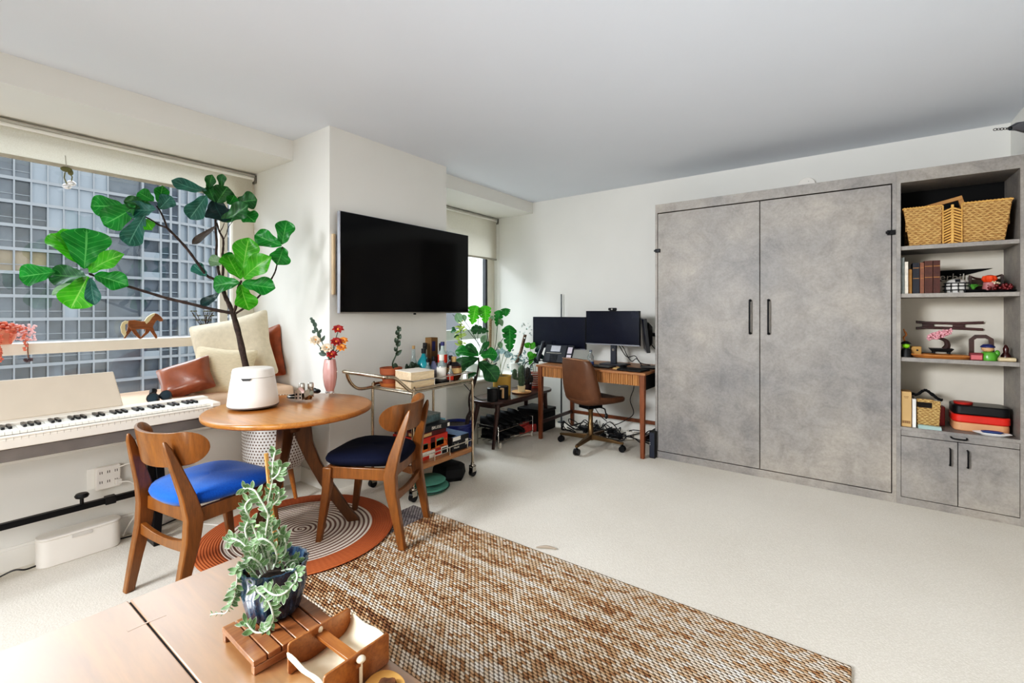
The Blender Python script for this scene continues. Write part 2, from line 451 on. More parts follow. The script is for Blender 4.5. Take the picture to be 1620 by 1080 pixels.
for k in floors[:-1]:
    for i in range(len(cols)-1):
        y0, y1 = cols[i]+0.08, cols[i+1]-0.08
        if y0 > 22.9: continue
        edge = 10.9 if k >= 5 else {4: 12.2, 3: 13.8, 2: 16.4}.get(k, 21.1)
        pale = y0 > edge
        if 14.0 < y0 < 15.2 and k == 0: pale = True
        panes.append((k, y0, y1, pale))
        if not pale: tr.box((FX-0.5, y0-0.02, ZB+FH*k+0.2+0.80), (FX-0.3, y1+0.02, ZB+FH*k+0.2+0.89))
build('transom', tr, MATS['facade_band'], tw, smooth=False)
def score(p): return abs(p[0]*FH+ZB-3.5+1.5)/16 + abs(p[1]-14)/9
panes.sort(key=score)
rest = MB()
for n_, (k, y0, y1, pale) in enumerate(panes):
    z0 = ZB+FH*k+0.2; z1 = z0+FH-0.4
    m = 'glass_pale' if pale else random.choice(['glass_dark', 'glass_dark', 'glass_mid'])
    if k == 2 and y0 < 12 : m = 'glass_tan'
    mb = MB().box((FX-0.58, y0, z0), (FX-0.42 if not pale else FX-0.2, y1, z1))
    if n_ < 96: build('window', mb, MATS[m], tw, smooth=False)
    else: rest.box((FX-0.58, y0, z0), (FX-0.42, y1, z1))
tag(build('windows', rest, MATS['glass_mid'], tw, smooth=False), kind='stuff')
bal = MB(); rail = MB()
for k in floors[:-1]:
    z0 = ZB+FH*k+0.2; z1 = z0+FH-0.4
    bal.box((FX-0.59, 23.05, z0), (FX-0.5, 25.0, z1))
    rail.box((FX+0.02, 23.05, z0), (FX+0.1, 25.0, z0+0.8))
    bal.box((FX-0.55, 25.3, z0), (FX-0.3, 26.3, z1)); bal.box((FX-0.55, 26.6, z0), (FX-0.3, 27.45, z1))
    rail.box((FX-0.3, 25.3, z0+0.75), (FX-0.1, 27.45, z0+0.87))
build('balcony', bal, MATS['recess_dark'], tw, smooth=False)
build('railing', rail, MATS['glass_pale'], tw, smooth=False)
for a, b_ in zip(pts[1:-1], pts[2:]):
    m = MB()
    for k in floors[:-1]:
        z0 = ZB+FH*k+0.2; z1 = z0+FH-0.4
        m.loft([[(a[0]-0.4, a[1], z0), (a[0]-0.6, a[1], z0), (a[0]-0.6, a[1], z1), (a[0]-0.4, a[1], z1)],
                [(b_[0]-0.4, b_[1], z0), (b_[0]-0.6, b_[1], z0), (b_[0]-0.6, b_[1], z1), (b_[0]-0.4, b_[1], z1)]])
    build('curved_glazing', m, MATS['glass_pale'], tw, smooth=False)
# dark high-rise beyond the narrow window
g = thing('high_rise', 'plain grey high-rise edge seen through the narrow window under its blind', 'building', (-30, 35.9, -20))
mat('grey_tower', (120, 120, 124), 0.6, var=0.04, vscale=0.2)
a0 = at(747, 460, 'x', -30).y; a1 = at(765, 460, 'x', -30).y
build('tower_wall', MB().box((-34, a0, -20), (-30, a1+6, 30)), MATS['grey_tower'], g, smooth=False)
build('ledge', MB().box((-34, a0-0.3, 1.9), (-29.8, a1+6, 2.3)), MATS['facade_band'], g, smooth=False)
struct('street_ground', MB().box((-160, -90, -34), (-6, 150, -33)), mat('asphalt', (120, 122, 124), 0.9))

# ================= light, world, camera =================
w = bpy.data.worlds.new('World'); SC.world = w; w.use_nodes = True
nt = w.node_tree; bg = nt.nodes['Background']
bg.inputs[0].default_value = (0.94, 0.97, 1.0, 1); bg.inputs[1].default_value = 2.4
def area(name, loc, target, sx, sy, power, color=(1, 1, 1), spread=PI):
    l = bpy.data.lights.new(name, 'AREA'); l.shape = 'RECTANGLE'; l.size = sx; l.size_y = sy; l.energy = power; l.color = color; l.spread = spread
    o = bpy.data.objects.new(name, l); COL.objects.link(o); o.location = loc
    o.rotation_euler = (V(target) - V(loc)).to_track_quat('-Z', 'Y').to_euler()
    return o
area('sky_light_large_window', (-6.4, 0.2, 4.6), (-2.2, 0.6, 0.6), 4.5, 2.2, 400, (0.90, 0.95, 1.0))
area('sky_light_narrow_window', (-5.6, 3.9, 4.1), (-2.4, 3.9, 0.8), 1.6, 2.0, 340, (0.90, 0.95, 1.0))
area('fill_behind', (-2.3, -2.0, 2.2), (0.25, 2.3, 0.0), 1.4, 1.2, 150, (0.93, 0.965, 1.0), R(105))  # added fill lamp inside the room, standing in for unseen windows behind
area('ceiling_fill', (-0.3, 0.9, 0.8), (-0.1, 2.6, 2.64), 1.6, 1.2, 9, (0.86, 0.93, 1.0), R(140))  # unseen lamp added to brighten the ceiling like bounced light
area('fill_low_left', (-0.5, -1.5, 1.5), (-3.4, 0.7, 0.45), 1.0, 1.0, 8, (1.0, 0.98, 0.96), R(80))
cam = bpy.data.cameras.new('camera'); co_ = bpy.data.objects.new('camera', cam); COL.objects.link(co_)
co_.location = (0, 0, EYE); co_.rotation_euler = (R(90), 0, YAW)
cam.sensor_width = 36; cam.lens = FPX/1620*36; cam.shift_y = -48/1620; cam.clip_start = 0.02; cam.clip_end = 400
SC.camera = co_
SC.view_settings.view_transform = 'Standard'; SC.view_settings.look = 'None'; SC.view_settings.exposure = 0.03
vs_ = SC.view_settings; vs_.use_curve_mapping = True
cm_ = vs_.curve_mapping; cv_ = cm_.curves[3]
cv_.points.new(0.03, 0.016); cv_.points.new(0.12, 0.098); cv_.points.new(0.4, 0.42); cm_.update()
SC.cycles.use_denoising = True
SC.cycles.max_bounces = 10; SC.cycles.diffuse_bounces = 6; SC.cycles.transparent_max_bounces = 12
SC.cycles.sample_clamp_indirect = 6
# ================= materials =================
wood('chair_wood', (104, 64, 28), (138, 86, 38), 'z', 0.35, 16, 0.3)
wood('table_wood', (156, 98, 44), (188, 122, 58), 'x', 0.3, 12, 0.35)
wood('dark_table_wood', (78, 48, 26), (110, 70, 36), 'z', 0.35, 14, 0.25)
mat('seat_fabric_lit', (20, 84, 172), 0.8, var=0.15, vscale=160, bmp=0.2, bscale=400, spec=0.2, sheen=0.2)  # blue seat fabric with the light put into its colour
mat('seat_fabric_shaded', (18, 22, 42), 0.85, var=0.2, vscale=160, bmp=0.2, bscale=400, spec=0.2)  # seat fabric again, darker copy with the shade put into its colour
mat('white_plastic', (236, 230, 222), 0.4, var=0.02)
mat('piano_white', (232, 224, 212), 0.35, var=0.02)
mat('black_plastic', (22, 22, 25), 0.35, var=0.15)
mat('black_metal', (20, 20, 24), 0.35, 0.4, var=0.15)
mat('chrome', (205, 200, 192), 0.15, 1.0, var=0.04)
mat('steel', (190, 184, 176), 0.28, 1.0, var=0.06)
mat('leather', (132, 72, 46), 0.35, var=0.25, vscale=9, bmp=0.25, bscale=30, coat=0.3)
mat('cream_linen', (208, 194, 170), 0.85, var=0.08, vscale=30, bmp=0.35, bscale=120)
mat('peach_cloth', (224, 190, 164), 0.85, var=0.06, vscale=10, bmp=0.2, bscale=60)
mat('terracotta', (158, 90, 60), 0.8, var=0.12)
mat('soil', (46, 36, 30), 0.95, var=0.4, vscale=60, bmp=0.6, bscale=120)
mat('bark', (62, 50, 46), 0.85, var=0.35, vscale=40, bmp=0.5, bscale=80)

# ================= dining chairs =================
def chair(label, fabric, loc, rz):
    t = thing('dining_chair', label, 'chair', loc, rz, local=True)
    W = MATS['chair_wood']
    # seat cushion: rounded trapezoid, domed
    def outline(s, z):
        out = []
        for i in range(28):
            a = 2*PI*i/28; c, sn = math.cos(a), math.sin(a)
            x = abs(c)**0.62*(1 if c > 0 else -1); y = abs(sn)**0.62*(1 if sn > 0 else -1)
            wx = 0.225 + 0.02*y; out.append((x*wx*s, y*0.225*s+0.01, z + 0.012*x*x))
        return out
    mb = MB().loft([outline(0.93, .428), outline(1.0, .445), outline(1.02, .46), outline(0.98, .478), outline(0.8, .492), outline(0.4, .498), outline(0.05, .499)])
    build('seat', mb, fabric, t, angle=80)
    for sx in (-1, 1):
        leg = MB().loft([[(sx*0.205+a*0.015, 0.235+b*0.015, 0) for a, b in ((-1,-1),(1,-1),(1,1),(-1,1))],
                         [(sx*0.195+a*0.021, 0.19+b*0.023, 0.3) for a, b in ((-1,-1),(1,-1),(1,1),(-1,1))],
                         [(sx*0.19+a*0.021, 0.185+b*0.026, 0.425) for a, b in ((-1,-1),(1,-1),(1,1),(-1,1))]])
        build('leg', leg, W, t, bev=0.006)
        path = [(-.25, 0, .017, .019), (-.222, .15, .019, .024), (-.19, .30, .021, .031), (-.18, .40, .021, .036), (-.20, .50, .019, .030), (-.235, .62, .016, .022), (-.262, .71, .012, .015), (-.272, .745, .006, .006)]
        rings = []
        for (y, z, hx, hy) in path:
            xc = sx*(0.20 - 0.05*max(0, z-0.4)/0.35)
            rings.append([(xc+a*hx, y+b*hy, z) for a, b in ((-1,-1),(1,-1),(1,1),(-1,1))])
        build('leg', MB().loft(rings), W, t, bev=0.006)
        build('side_rail', MB().box((sx*0.185-0.011, -0.17, 0.362), (sx*0.185+0.011, 0.18, 0.428)), W, t, bev=0.004)
    build('front_rail', MB().box((-0.18, 0.175, 0.365), (0.18, 0.197, 0.428)), W, t, bev=0.004)
    build('rear_rail', MB().box((-0.18, -0.185, 0.365), (0.18, -0.163, 0.428)), W, t, bev=0.004)
    st = []
    for i in range(9):
        q = -1 + i/4; zc = 0.262 + 0.018*q*q; h = 0.019 + 0.008*q*q
        st.append([(q*0.19, -0.211, zc-h), (q*0.19, -0.188, zc-h), (q*0.19, -0.188, zc+h), (q*0.19, -0.211, zc+h)])
    build('stretcher', MB().loft(st), W, t, bev=0.003)
    # curved backrest: kidney outline bent around the sitter
    rings = []
    NB = 30
    for i in range(NB+1):
        q = -math.cos(PI*i/NB)                      # more slices near the rounded ends
        x = 0.232*math.sin(q*1.2)/math.sin(1.2); yb = -0.262 + 0.125*abs(q)**2.2
        e_ = max(0.0, (abs(q)-0.66)/0.34); h = 0.076*max(0.0, 1-e_*e_)**0.5
        zc = 0.700 + 0.010*abs(q)**1.5
        zlo = zc - h*(1.10-0.22*q*q) - 0.001; zhi = zc + h*(0.92+0.06*q*q) + 0.001
        sl = 0.9*q; ln = math.hypot(1, sl); nx = 0.009*sl/ln; ny = 0.009/ln
        ln_ = lambda z: 0.17*(0.70-z)
        rings.append([(x-nx, yb-ny+ln_(zlo), zlo), (x+nx, yb+ny+ln_(zlo), zlo), (x+nx, yb+ny+ln_(zc), zc), (x+nx, yb+ny+ln_(zhi), zhi), (x-nx, yb-ny+ln_(zhi), zhi), (x-nx, yb-ny+ln_(zc), zc)])
    build('backrest', MB().loft(rings), W, t, bev=0.003)
    return t
chair('walnut dining chair with a lit blue seat in front of the keyboard piano', MATS['seat_fabric_lit'], (-2.545, 0.945, 0), R(9))
chair('walnut dining chair with a shaded blue seat between round table and bar cart', MATS['seat_fabric_shaded'], (-2.273, 1.715, 0.012), R(118))

# ================= round table =================
TC = (-2.645, 1.41)
t = thing('round_table', 'round wooden pedestal table with curved legs standing on the braided rug', 'table', (TC[0], TC[1], 0.014))
prof = [(0.0, .708), (.40, .708), (.436, .711), (.447, .716), (.45, .722), (.45, .735), (.446, .740), (.438, .742), (0, .742)]
build('table_top', MB().lathe(prof, (TC[0], TC[1], 0), 72), MATS['table_wood'], t, angle=50)
build('hub', MB().lathe([(0, .60), (.05, .60), (.06, .65), (.11, .70), (.11, .708), (0, .708)], (TC[0], TC[1], 0), 24), MATS['dark_table_wood'], t)
for a in (56, 176, 296):
    ca, sa = math.cos(R(a)), math.sin(R(a)); rings = []
    for (r, z, hw) in [(.045, .708, .075), (.05, .64, .055), (.07, .54, .045), (.115, .42, .042), (.19, .27, .042), (.28, .12, .040), (.345, .027, .036)]:
        rings.append([(TC[0]+ca*(r+i*hw)-sa*j*.022, TC[1]+sa*(r+i*hw)+ca*j*.022, z+ (0.0 if z < .05 else -i*.012)) for i, j in ((-1,-1),(1,-1),(1,1),(-1,1))])
    build('leg', MB().loft(rings), MATS['dark_table_wood'], t, bev=0.005)

# ================= rugs =================
def round_rug_mat():
    m, nt, b = newmat('braided_rug'); co = objco(nt)
    sx = nd(nt, 'ShaderNodeSeparateXYZ'); nt.links.new(co, sx.inputs[0])
    r = math_(nt, 'SQRT', math_(nt, 'ADD', math_(nt, 'MULTIPLY', sx.outputs[0], sx.outputs[0]), math_(nt, 'MULTIPLY', sx.outputs[1], sx.outputs[1])))
    an = math_(nt, 'DIVIDE', math_(nt, 'ARCTAN2', sx.outputs[1], sx.outputs[0]), 2*PI)
    s = math_(nt, 'ADD', math_(nt, 'MULTIPLY', r, 37.0), an)
    fr = math_(nt, 'FRACT', s)
    ring = ramp(nt, fr, [(0.0, rgb(126, 96, 84)), (0.36, rgb(126, 96, 84)), (0.44, rgb(228, 216, 202)), (0.92, rgb(228, 216, 202)), (1.0, rgb(126, 96, 84))])
    fr2 = math_(nt, 'FRACT', math_(nt, 'MULTIPLY', r, 74.0))
    ora = ramp(nt, fr2, [(0.0, rgb(140, 66, 26)), (0.3, rgb(172, 92, 50)), (0.8, rgb(176, 96, 54)), (1.0, rgb(140, 66, 26))])
    sel = math_(nt, 'GREATER_THAN', r, 0.40)
    c = mixc(nt, sel, ring, ora)
    nt.links.new(c, b.inputs['Base Color']); b.inputs['Roughness'].default_value = 0.9
    tw = math_(nt, 'SINE', math_(nt, 'MULTIPLY', an, 700.0))
    bump(nt, b, math_(nt, 'ADD', math_(nt, 'SINE', math_(nt, 'MULTIPLY', r, 465.0)), math_(nt, 'MULTIPLY', tw, 0.4)), 0.35, 0.004)
round_rug_mat()
def jute_mat():
    m, nt, b = newmat('jute_weave'); tc = nd(nt, 'ShaderNodeTexCoord')
    sx = nd(nt, 'ShaderNodeSeparateXYZ'); nt.links.new(tc.outputs['Object'], sx.inputs[0])
    X, Y = sx.outputs[0], sx.outputs[1]
    row = math_(nt, 'FLOOR', math_(nt, 'MULTIPLY', Y, 76.0))
    off = math_(nt, 'MULTIPLY', math_(nt, 'MODULO', row, 2.0), 0.5)
    xs = math_(nt, 'ADD', math_(nt, 'MULTIPLY', X, 44.0), off)
    fy = math_(nt, 'FRACT', math_(nt, 'MULTIPLY', Y, 76.0)); fx = math_(nt, 'FRACT', xs)
    dx = math_(nt, 'SUBTRACT', fx, 0.5); dy = math_(nt, 'SUBTRACT', fy, 0.5)
    kx = math_(nt, 'ADD', dx, math_(nt, 'MULTIPLY', dy, 0.8))
    d = math_(nt, 'SQRT', math_(nt, 'ADD', math_(nt, 'MULTIPLY', kx, kx), math_(nt, 'MULTIPLY', dy, dy)))
    cx = nd(nt, 'ShaderNodeCombineXYZ')
    nt.links.new(math_(nt, 'MULTIPLY', math_(nt, 'FLOOR', xs), 0.035), cx.inputs[0]); nt.links.new(math_(nt, 'MULTIPLY', row, 0.8), cx.inputs[1])
    n = noise(nt, cx.outputs[0], 1.0, 4, 0.65)
    cw = nd(nt, 'ShaderNodeCombineXYZ')
    nt.links.new(math_(nt, 'MULTIPLY', X, 0.6), cw.inputs[0]); nt.links.new(math_(nt, 'MULTIPLY', Y, 12.0), cw.inputs[1])
    nb = noise(nt, cw.outputs[0], 1.0, 4, 0.6)
    wn = nd(nt, 'ShaderNodeTexWhiteNoise'); cxx = nd(nt, 'ShaderNodeCombineXYZ')
    nt.links.new(math_(nt, 'FLOOR', xs), cxx.inputs[0]); nt.links.new(row, cxx.inputs[1]); nt.links.new(cxx.outputs[0], wn.inputs['Vector'])
    cl = nd(nt, 'ShaderNodeCombineXYZ')
    nt.links.new(math_(nt, 'MULTIPLY', X, 0.35), cl.inputs[0]); nt.links.new(math_(nt, 'MULTIPLY', Y, 2.2), cl.inputs[1])
    nl = noise(nt, cl.outputs[0], 1.0, 2, 0.5)
    mixn = math_(nt, 'ADD', math_(nt, 'ADD', math_(nt, 'MULTIPLY', n, 0.34), math_(nt, 'MULTIPLY', nb, 0.46)), math_(nt, 'ADD', math_(nt, 'MULTIPLY', wn.outputs['Value'], 0.16), math_(nt, 'MULTIPLY', nl, 0.12)))
    col = ramp(nt, mixn, [(0.38, rgb(122, 86, 62)), (0.45, rgb(168, 124, 88)), (0.51, rgb(200, 164, 128)), (0.57, rgb(222, 202, 178)), (0.68, rgb(238, 230, 220))])
    grey = ramp(nt, mixn, [(0.40, rgb(118, 112, 114)), (0.68, rgb(176, 168, 166))])
    isg = math_(nt, 'LESS_THAN', X, -1.03)
    c = mixc(nt, isg, col, grey)
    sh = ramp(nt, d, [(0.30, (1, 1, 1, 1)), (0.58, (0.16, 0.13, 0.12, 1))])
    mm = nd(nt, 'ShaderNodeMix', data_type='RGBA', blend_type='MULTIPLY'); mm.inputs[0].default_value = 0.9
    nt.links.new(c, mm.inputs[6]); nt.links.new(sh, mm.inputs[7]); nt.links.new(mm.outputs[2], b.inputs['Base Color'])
    b.inputs['Roughness'].default_value = 0.9; b.inputs['Specular IOR Level'].default_value = 0.2
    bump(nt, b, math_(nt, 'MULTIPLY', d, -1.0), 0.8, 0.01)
jute_mat()
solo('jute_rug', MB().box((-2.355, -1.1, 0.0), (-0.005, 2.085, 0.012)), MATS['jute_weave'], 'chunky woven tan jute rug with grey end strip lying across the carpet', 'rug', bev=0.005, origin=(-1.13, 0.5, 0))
solo('braided_rug', MB().lathe([(0, .012), (.50, .012), (.52, .016), (.525, .022), (.515, .0265), (.40, .0265), (0, .0265)], (-2.60, 1.44, 0), 96), MATS['braided_rug'], 'round braided rug with burnt orange border and white spiral centre under the table', 'rug', origin=(-2.60, 1.44, 0), angle=60)

# ================= digital piano =================
px0, px1 = -3.34, -3.075       # back, front
py0, py1 = -0.13, 1.20
t = thing('digital_piano', 'white digital piano with music rest standing in front of the large window', 'piano', (-3.2, 0.53, 0.66))
b = MB(); b.box((px0, py0, .675), (px1, py1, .722)); b.box((px0, py0, .722), (px0+0.085, py1, .765)); b.box((px0, py1-0.045, .722), (px1, py1, .752)); b.box((px0, py0, .722), (px1, py0+0.045, .752))
b.box((px1-0.022, py0, .722), (px1, py1, .734))
build('body', b, MATS['piano_white'], t, bev=0.004)
kw = (py1 - py0 - 0.09)/52; K = []
wk = build('white_key', MB().box((px0+0.085, py0+0.045, .735), (px1-0.024, py0+0.045+kw-0.0012, .750)), mat('ivory', (240, 238, 230), 0.3, var=0.01), t, bev=0.0012)
for i in range(1, 52):
    c = wk.copy(); COL.objects.link(c); c.location = (0, kw*i, 0)
bk = build('black_key', MB().box((px0+0.085, py0+0.045-0.006, .745), (px0+0.175, py0+0.045+0.006, .762)), MATS['black_plastic'], t, bev=0.0015)
first = True
for i in range(1, 52):
    if (i % 7) in (2, 5): continue       # no sharp between B-C and E-F
    if first: bk.location = (0, kw*i, 0); first = False; continue
    c = bk.copy(); COL.objects.link(c); c.location = (0, kw*i, 0)
tk = MB()
for i in range(0, 53, 1): tk.box((px1-0.001, py0+0.045+kw*i-0.0006, .712), (px1+0.0006, py0+0.045+kw*i+0.0006, .726))
build('key_marking', tk, mat('tick_grey', (150, 142, 130), 0.6), t, smooth=False)
mr = MB().loft([[(-3.345, -0.12, .765), (-3.333, -0.12, .765), (-3.333, .80, .765), (-3.345, .80, .765)], [(-3.41, -0.12, .955), (-3.398, -0.12, .955), (-3.398, .77, .955), (-3.41, .77, .955)]])
build('music_rest', mr, mat('rest_beige', (206, 192, 174), 0.5, var=0.03), t, bev=0.004)
t = thing('piano_stand', 'black metal keyboard stand with height knob beneath the white piano', 'stand', (-3.2, 0.53, 0))
build('top_rail', MB().box((px0+0.01, py0+0.01, .615), (px1-0.01, py1-0.02, .672)), mat('rail_dark', (112, 106, 102), 0.5), t, bev=0.003)
build('cross_bar', MB().box((-3.265, -0.1, .262), (-3.235, 0.95, .292)), MATS['black_metal'], t, bev=0.003)
build('sleeve', MB().box((-3.27, .70, .256), (-3.23, .745, .298)), MATS['black_plastic'], t, bev=0.003)
k = build('knob', MB().lathe([(0, .288), (.008, .288), (.008, .318), (.026, .326), (.030, .336), (.024, .346), (0, .348)], (-3.25, .608, 0), 20), MATS['black_plastic'], t)
for yy in (0.90, -0.05):
    build('leg', MB().tube([(-3.24, yy, .012), (-3.24, yy, .30), (-3.20, yy, .62)], 0.026, 4, sq=(1, 1)), MATS['black_metal'], t, bev=0.003)
    build('leg', MB().tube([(-3.16, yy-0.0, .012), (-3.19, yy+0.03, .33), (-3.26, yy+0.03, .62)], 0.02, 4, sq=(1, 1)), MATS['black_metal'], t, bev=0.003)
    build('foot', MB().box((-3.39, yy-0.025, .0), (-3.10, yy+0.03, .03)), MATS['black_plastic'], t, bev=0.004)

# ================= electrical bits =================
t = thing('cable_box', 'long white plastic cable tidy box on the floor against the baseboard', 'box', (-3.32, 0.61, 0))
pts = [(a*0.055 if False else x, y) for x, y in rrect(0.11, 0.335, 0.05, 6)]
build('body', MB().prism(pts, 0.135, Tm((-3.33, 0.615, 0))), MATS['white_plastic'], t, bev=0.004)
build('lid', MB().prism(rrect(0.114, 0.34, 0.052, 6), 0.012, Tm((-3.33, 0.615, 0.1355))), MATS['white_plastic'], t, bev=0.004)
build('latch', MB().box((-3.277, .575, .118), (-3.270, .655, .138)), mat('latch_grey', (205, 200, 194), 0.5), t, bev=0.002)
t = thing('wall_outlet', 'white wall outlet with plug-in adaptor under the piano', 'outlet', (XL, .737, .36))
build('cover_plate', MB().box((XL, .66, .305), (XL+0.006, .735, .42)), MATS['trim_paint'], t, bev=0.002)
a = build('adaptor', MB().box((XL+0.006, .69, .30), (XL+0.04, .80, .425)), MATS['white_plastic'], t, bev=0.006)
s = MB()
for yy in (.712, .745, .778):
    for zz in (.335, .388): s.box((XL+0.04, yy-0.006, zz), (XL+0.0405, yy-0.003, zz+.014)).box((XL+0.04, yy+0.003, zz), (XL+0.0405, yy+0.006, zz+.014))
build('slot', s, MATS['black_plastic'], a, smooth=False)
build('plug', MB().box((XL+0.04, .77, .315), (XL+0.07, .80, .345)), MATS['white_plastic'], t, bev=0.004)
def cord(name, pts, r, m, label, k=8):
    return solo(name, MB().tube(smoothpts(pts, k), r, 8), m, label, 'cable')
cord('power_cord', [(XL+0.07, .785, .33), (XL+0.10, .83, .325), (XL+0.10, .87, .26), (XL+0.06, .88, .15), (XL+0.05, .83, .06), (XL+0.075, .80, .02)], 0.0035, MATS['white_plastic'], 'white power cord hanging from the outlet adaptor down to the cable box')
cord('power_cord', [(XL+0.045, .79, .41), (XL+0.08, .84, .425), (XL+0.09, .90, .38), (XL+0.10, .94, .30), (XL+0.09, .99, .12), (XL+0.14, 1.10, .008), (-3.0, 1.22, .006), (-2.95, 1.02, .006), (-3.05, .97, .006)], 0.0035, MATS['white_plastic'], 'white cord looping from the outlet and curling on the floor behind the blue chair')
cord('black_cable', [(-3.36, .20, .008), (-3.33, .30, .008), (-3.31, .37, .03), (-3.30, .41, .02), (-3.33, .46, .012)], 0.004, MATS['black_plastic'], 'thin black cable entering the near end of the cable box')
cord('black_cable', [(-3.33, .78, .015), (-3.34, .85, .008), (-3.36, .98, .006), (-3.38, 1.12, .02)], 0.004, MATS['black_plastic'], 'black cable leaving the far end of the cable box beside the baseboard')

# ================= window seat =================
def cushion(name, c, size, M3, m, label, piping=None, puff=1.0):
    W_, H_, D_ = size; n = 12; P = [[], []]
    mb = MB()
    for sgn in (1, -1):
        rows = []
        for j in range(n+1):
            row = []
            for i in range(n+1):
                u = -1+2*i/n; v = -1+2*j/n
                e = max(0, (1-u**4)*(1-v**4))**0.45
                pin = 1 - 0.09*(1-abs(u))*abs(v)**2 ; pin2 = 1 - 0.09*(1-abs(v))*abs(u)**2
                wr = 0.05*math.sin(u*5+v*3)*e
                row.append(V((u*W_/2*pin2, v*H_/2*pin, sgn*D_/2*(e+wr)*puff)))
            rows.append(row if sgn > 0 else row[::-1])
        mb.grid([[M3 @ p + V(c) for p in r] for r in rows])
    return solo(name, mb, m, label, 'cushion', sub=1, angle=180)
def Rm(rz, rx, ry=0): return Matrix.Rotation(rz, 3, 'Z') @ Matrix.Rotation(rx, 3, 'X') @ Matrix.Rotation(ry, 3, 'Y')
t = solo('seat_pad', MB().box((-4.08, 0.30, SILL+0.026), (-3.44, 1.86, .735)), MATS['peach_cloth'], 'thick peach seat pad lying along the window sill behind the piano', 'cushion', bev=0.03)
cushion('throw_pillow', (-3.83, 1.585, 1.0), (.57, .54, .17), Rm(R(46), R(72), R(0)) @ Matrix.Rotation(R(15), 3, 'Z'), MATS['cream_linen'], 'large cream linen pillow leaning in the window corner behind the fig trunk')
cushion('throw_pillow', (-3.60, 1.42, .875), (.40, .34, .12), Rm(R(52), R(70), R(0)) @ Matrix.Rotation(R(-6), 3, 'Z'), mat('linen_stripe', (206, 190, 160), 0.9, var=0.12, vscale=40, stretch=(1, 1, 8), bmp=0.4, bscale=160), 'beige woven pillow propped upright in front of the cream one')
cushion('throw_pillow', (-3.62, 1.20, .845), (.32, .25, .14), Rm(R(50), R(62), R(0)) @ Matrix.Rotation(R(20), 3, 'Z'), MATS['leather'], 'glossy brown leather pillow resting nearest the piano on the window seat')
cushion('throw_pillow', (-3.86, 1.82, .95), (.40, .42, .09), Rm(R(20), R(84), 0) @ Matrix.Rotation(R(14), 3, 'Z'), mat('rust_leather', (150, 78, 44), 0.5, var=0.3, vscale=12, bmp=0.3, bscale=40), 'rust brown leather pillow squeezed against the column side')
# binocular-like black lenses
t = thing('binoculars', 'small black binoculars lying on the peach seat pad', 'binoculars', (-3.5, 1.02, .735))
for (yy, xx, zz) in ((.97, -3.46, .768), (1.04, -3.47, .773)):
    lens_dir = V((0.72, -0.45, 0.35)).normalized()
    p = V((xx, yy, zz))
    b = build('barrel', MB().cyl(p-lens_dir*0.055, p, .024, .032, 20), MATS['black_plastic'], t)
    build('lens', MB().cyl(p+lens_dir*0.0005, p+lens_dir*0.002, .025, .025, 20), mat('dark_glass', (30, 50, 60), 0.05, var=0.2), b)
build('bridge', MB().box((-3.52, .97, .757), (-3.49, 1.04, .777)), MATS['black_plastic'], t, bev=0.004)
build('eyecup', MB().cyl((-3.53, .99, .78), (-3.55, 1.0, .80), .018, .02, 16), MATS['black_plastic'], t)

# ---- toy horse on the window rail ----
t = thing('toy_horse', 'carved wooden trotting horse with pale mane on the window rail', 'figurine', (-4.15, 1.02, 1.10))
hw = wood('horse_wood', (112, 64, 30), (150, 92, 44), 'y', 0.5, 20, 0.1)
def Hp(u, v): return at(u, v, 'x', -4.15)
H0 = lambda pts, h, m, nm, xo=0: build(nm, MB().loft([[V(Hp(*p))+V((-h+xo, 0, 0)) for p in pts], [V(Hp(*p))+V((h+xo, 0, 0)) for p in pts]]), m, t, bev=0.002)
H0([(203,507),(212,506),(222,508),(229,508),(236,502),(242,497),(246,495.5),(249,496.5),(254,500.5),(257.5,505),(257,508),(253,508.5),(249,506),(246,508),(243,513),(241,518),(238,521),(230,521),(221,520),(213,521),(206,520),(202,515)], .010, hw, 'torso')
H0([(203,516),(212,519),(206,526),(199,535),(196.5,536),(198,529),(202,522)], .006, hw, 'leg', -.012)
H0([(204,517),(213,519),(216,525),(222,533),(223,535.5),(219,535.5),(211,528)], .006, hw, 'leg', .012)
H0([(231,519),(240,519),(236,526),(228,533),(225,535.5),(223.5,533),(230,526)], .006, hw, 'leg', -.012)
H0([(234,519),(241,517),(243,523),(247,530),(248,534.5),(245,535),(240,528)], .006, hw, 'leg', .012)
pm = mat('pale_mane', (206, 192, 156), 0.6)
H0([(228,508),(233,501),(240,496.5),(245,495),(244,498),(240,502),(236,508),(231,512.5)], .0115, pm, 'mane')
H0([(204,508),(198,507),(193,510),(190.5,517),(192,526),(197,533),(200,528),(198,520),(198,513),(203,511)], .005, pm, 'tail')

# ---- pink succulent pot at far left of rail ----
t = thing('trailing_plant', 'coral trailing succulent in a pink pot at the left end of the window rail', 'plant', (-4.14, .40, 1.10))
build('pot', MB().lathe([(.055, 1.10), (.075, 1.14), (.08, 1.19), (.07, 1.19), (.065, 1.15), (0, 1.15)], (-4.14, .40, 0), 24), mat('coral_pot', (214, 140, 118), 0.6, var=0.1), t)
lf = MB(); rr = random.Random(3)
for i in range(170):
    a = rr.uniform(0, 2*PI); r0 = rr.uniform(0, .115); z = 1.185 + rr.uniform(-.03, .05)*(1-r0/.14)
    p = V((-4.12+math.cos(a)*r0*0.6, .42+math.sin(a)*r0, z)); lf.ell(p, (.010, .012, .008), 6)
for k, (yy, ln) in enumerate(((.50, .11), (.44, .06), (.36, .13), (.40, .16), (.33, .1))):
    for j in range(int(ln*90)):
        lf.ell((-4.05+rr.uniform(-.006, .006), yy+rr.uniform(-.008, .008), 1.16-j*.012), (.008, .009, .007), 6)
build('foliage', lf, mat('coral_leaf', (206, 112, 92), 0.55, var=0.35, vscale=50), t)
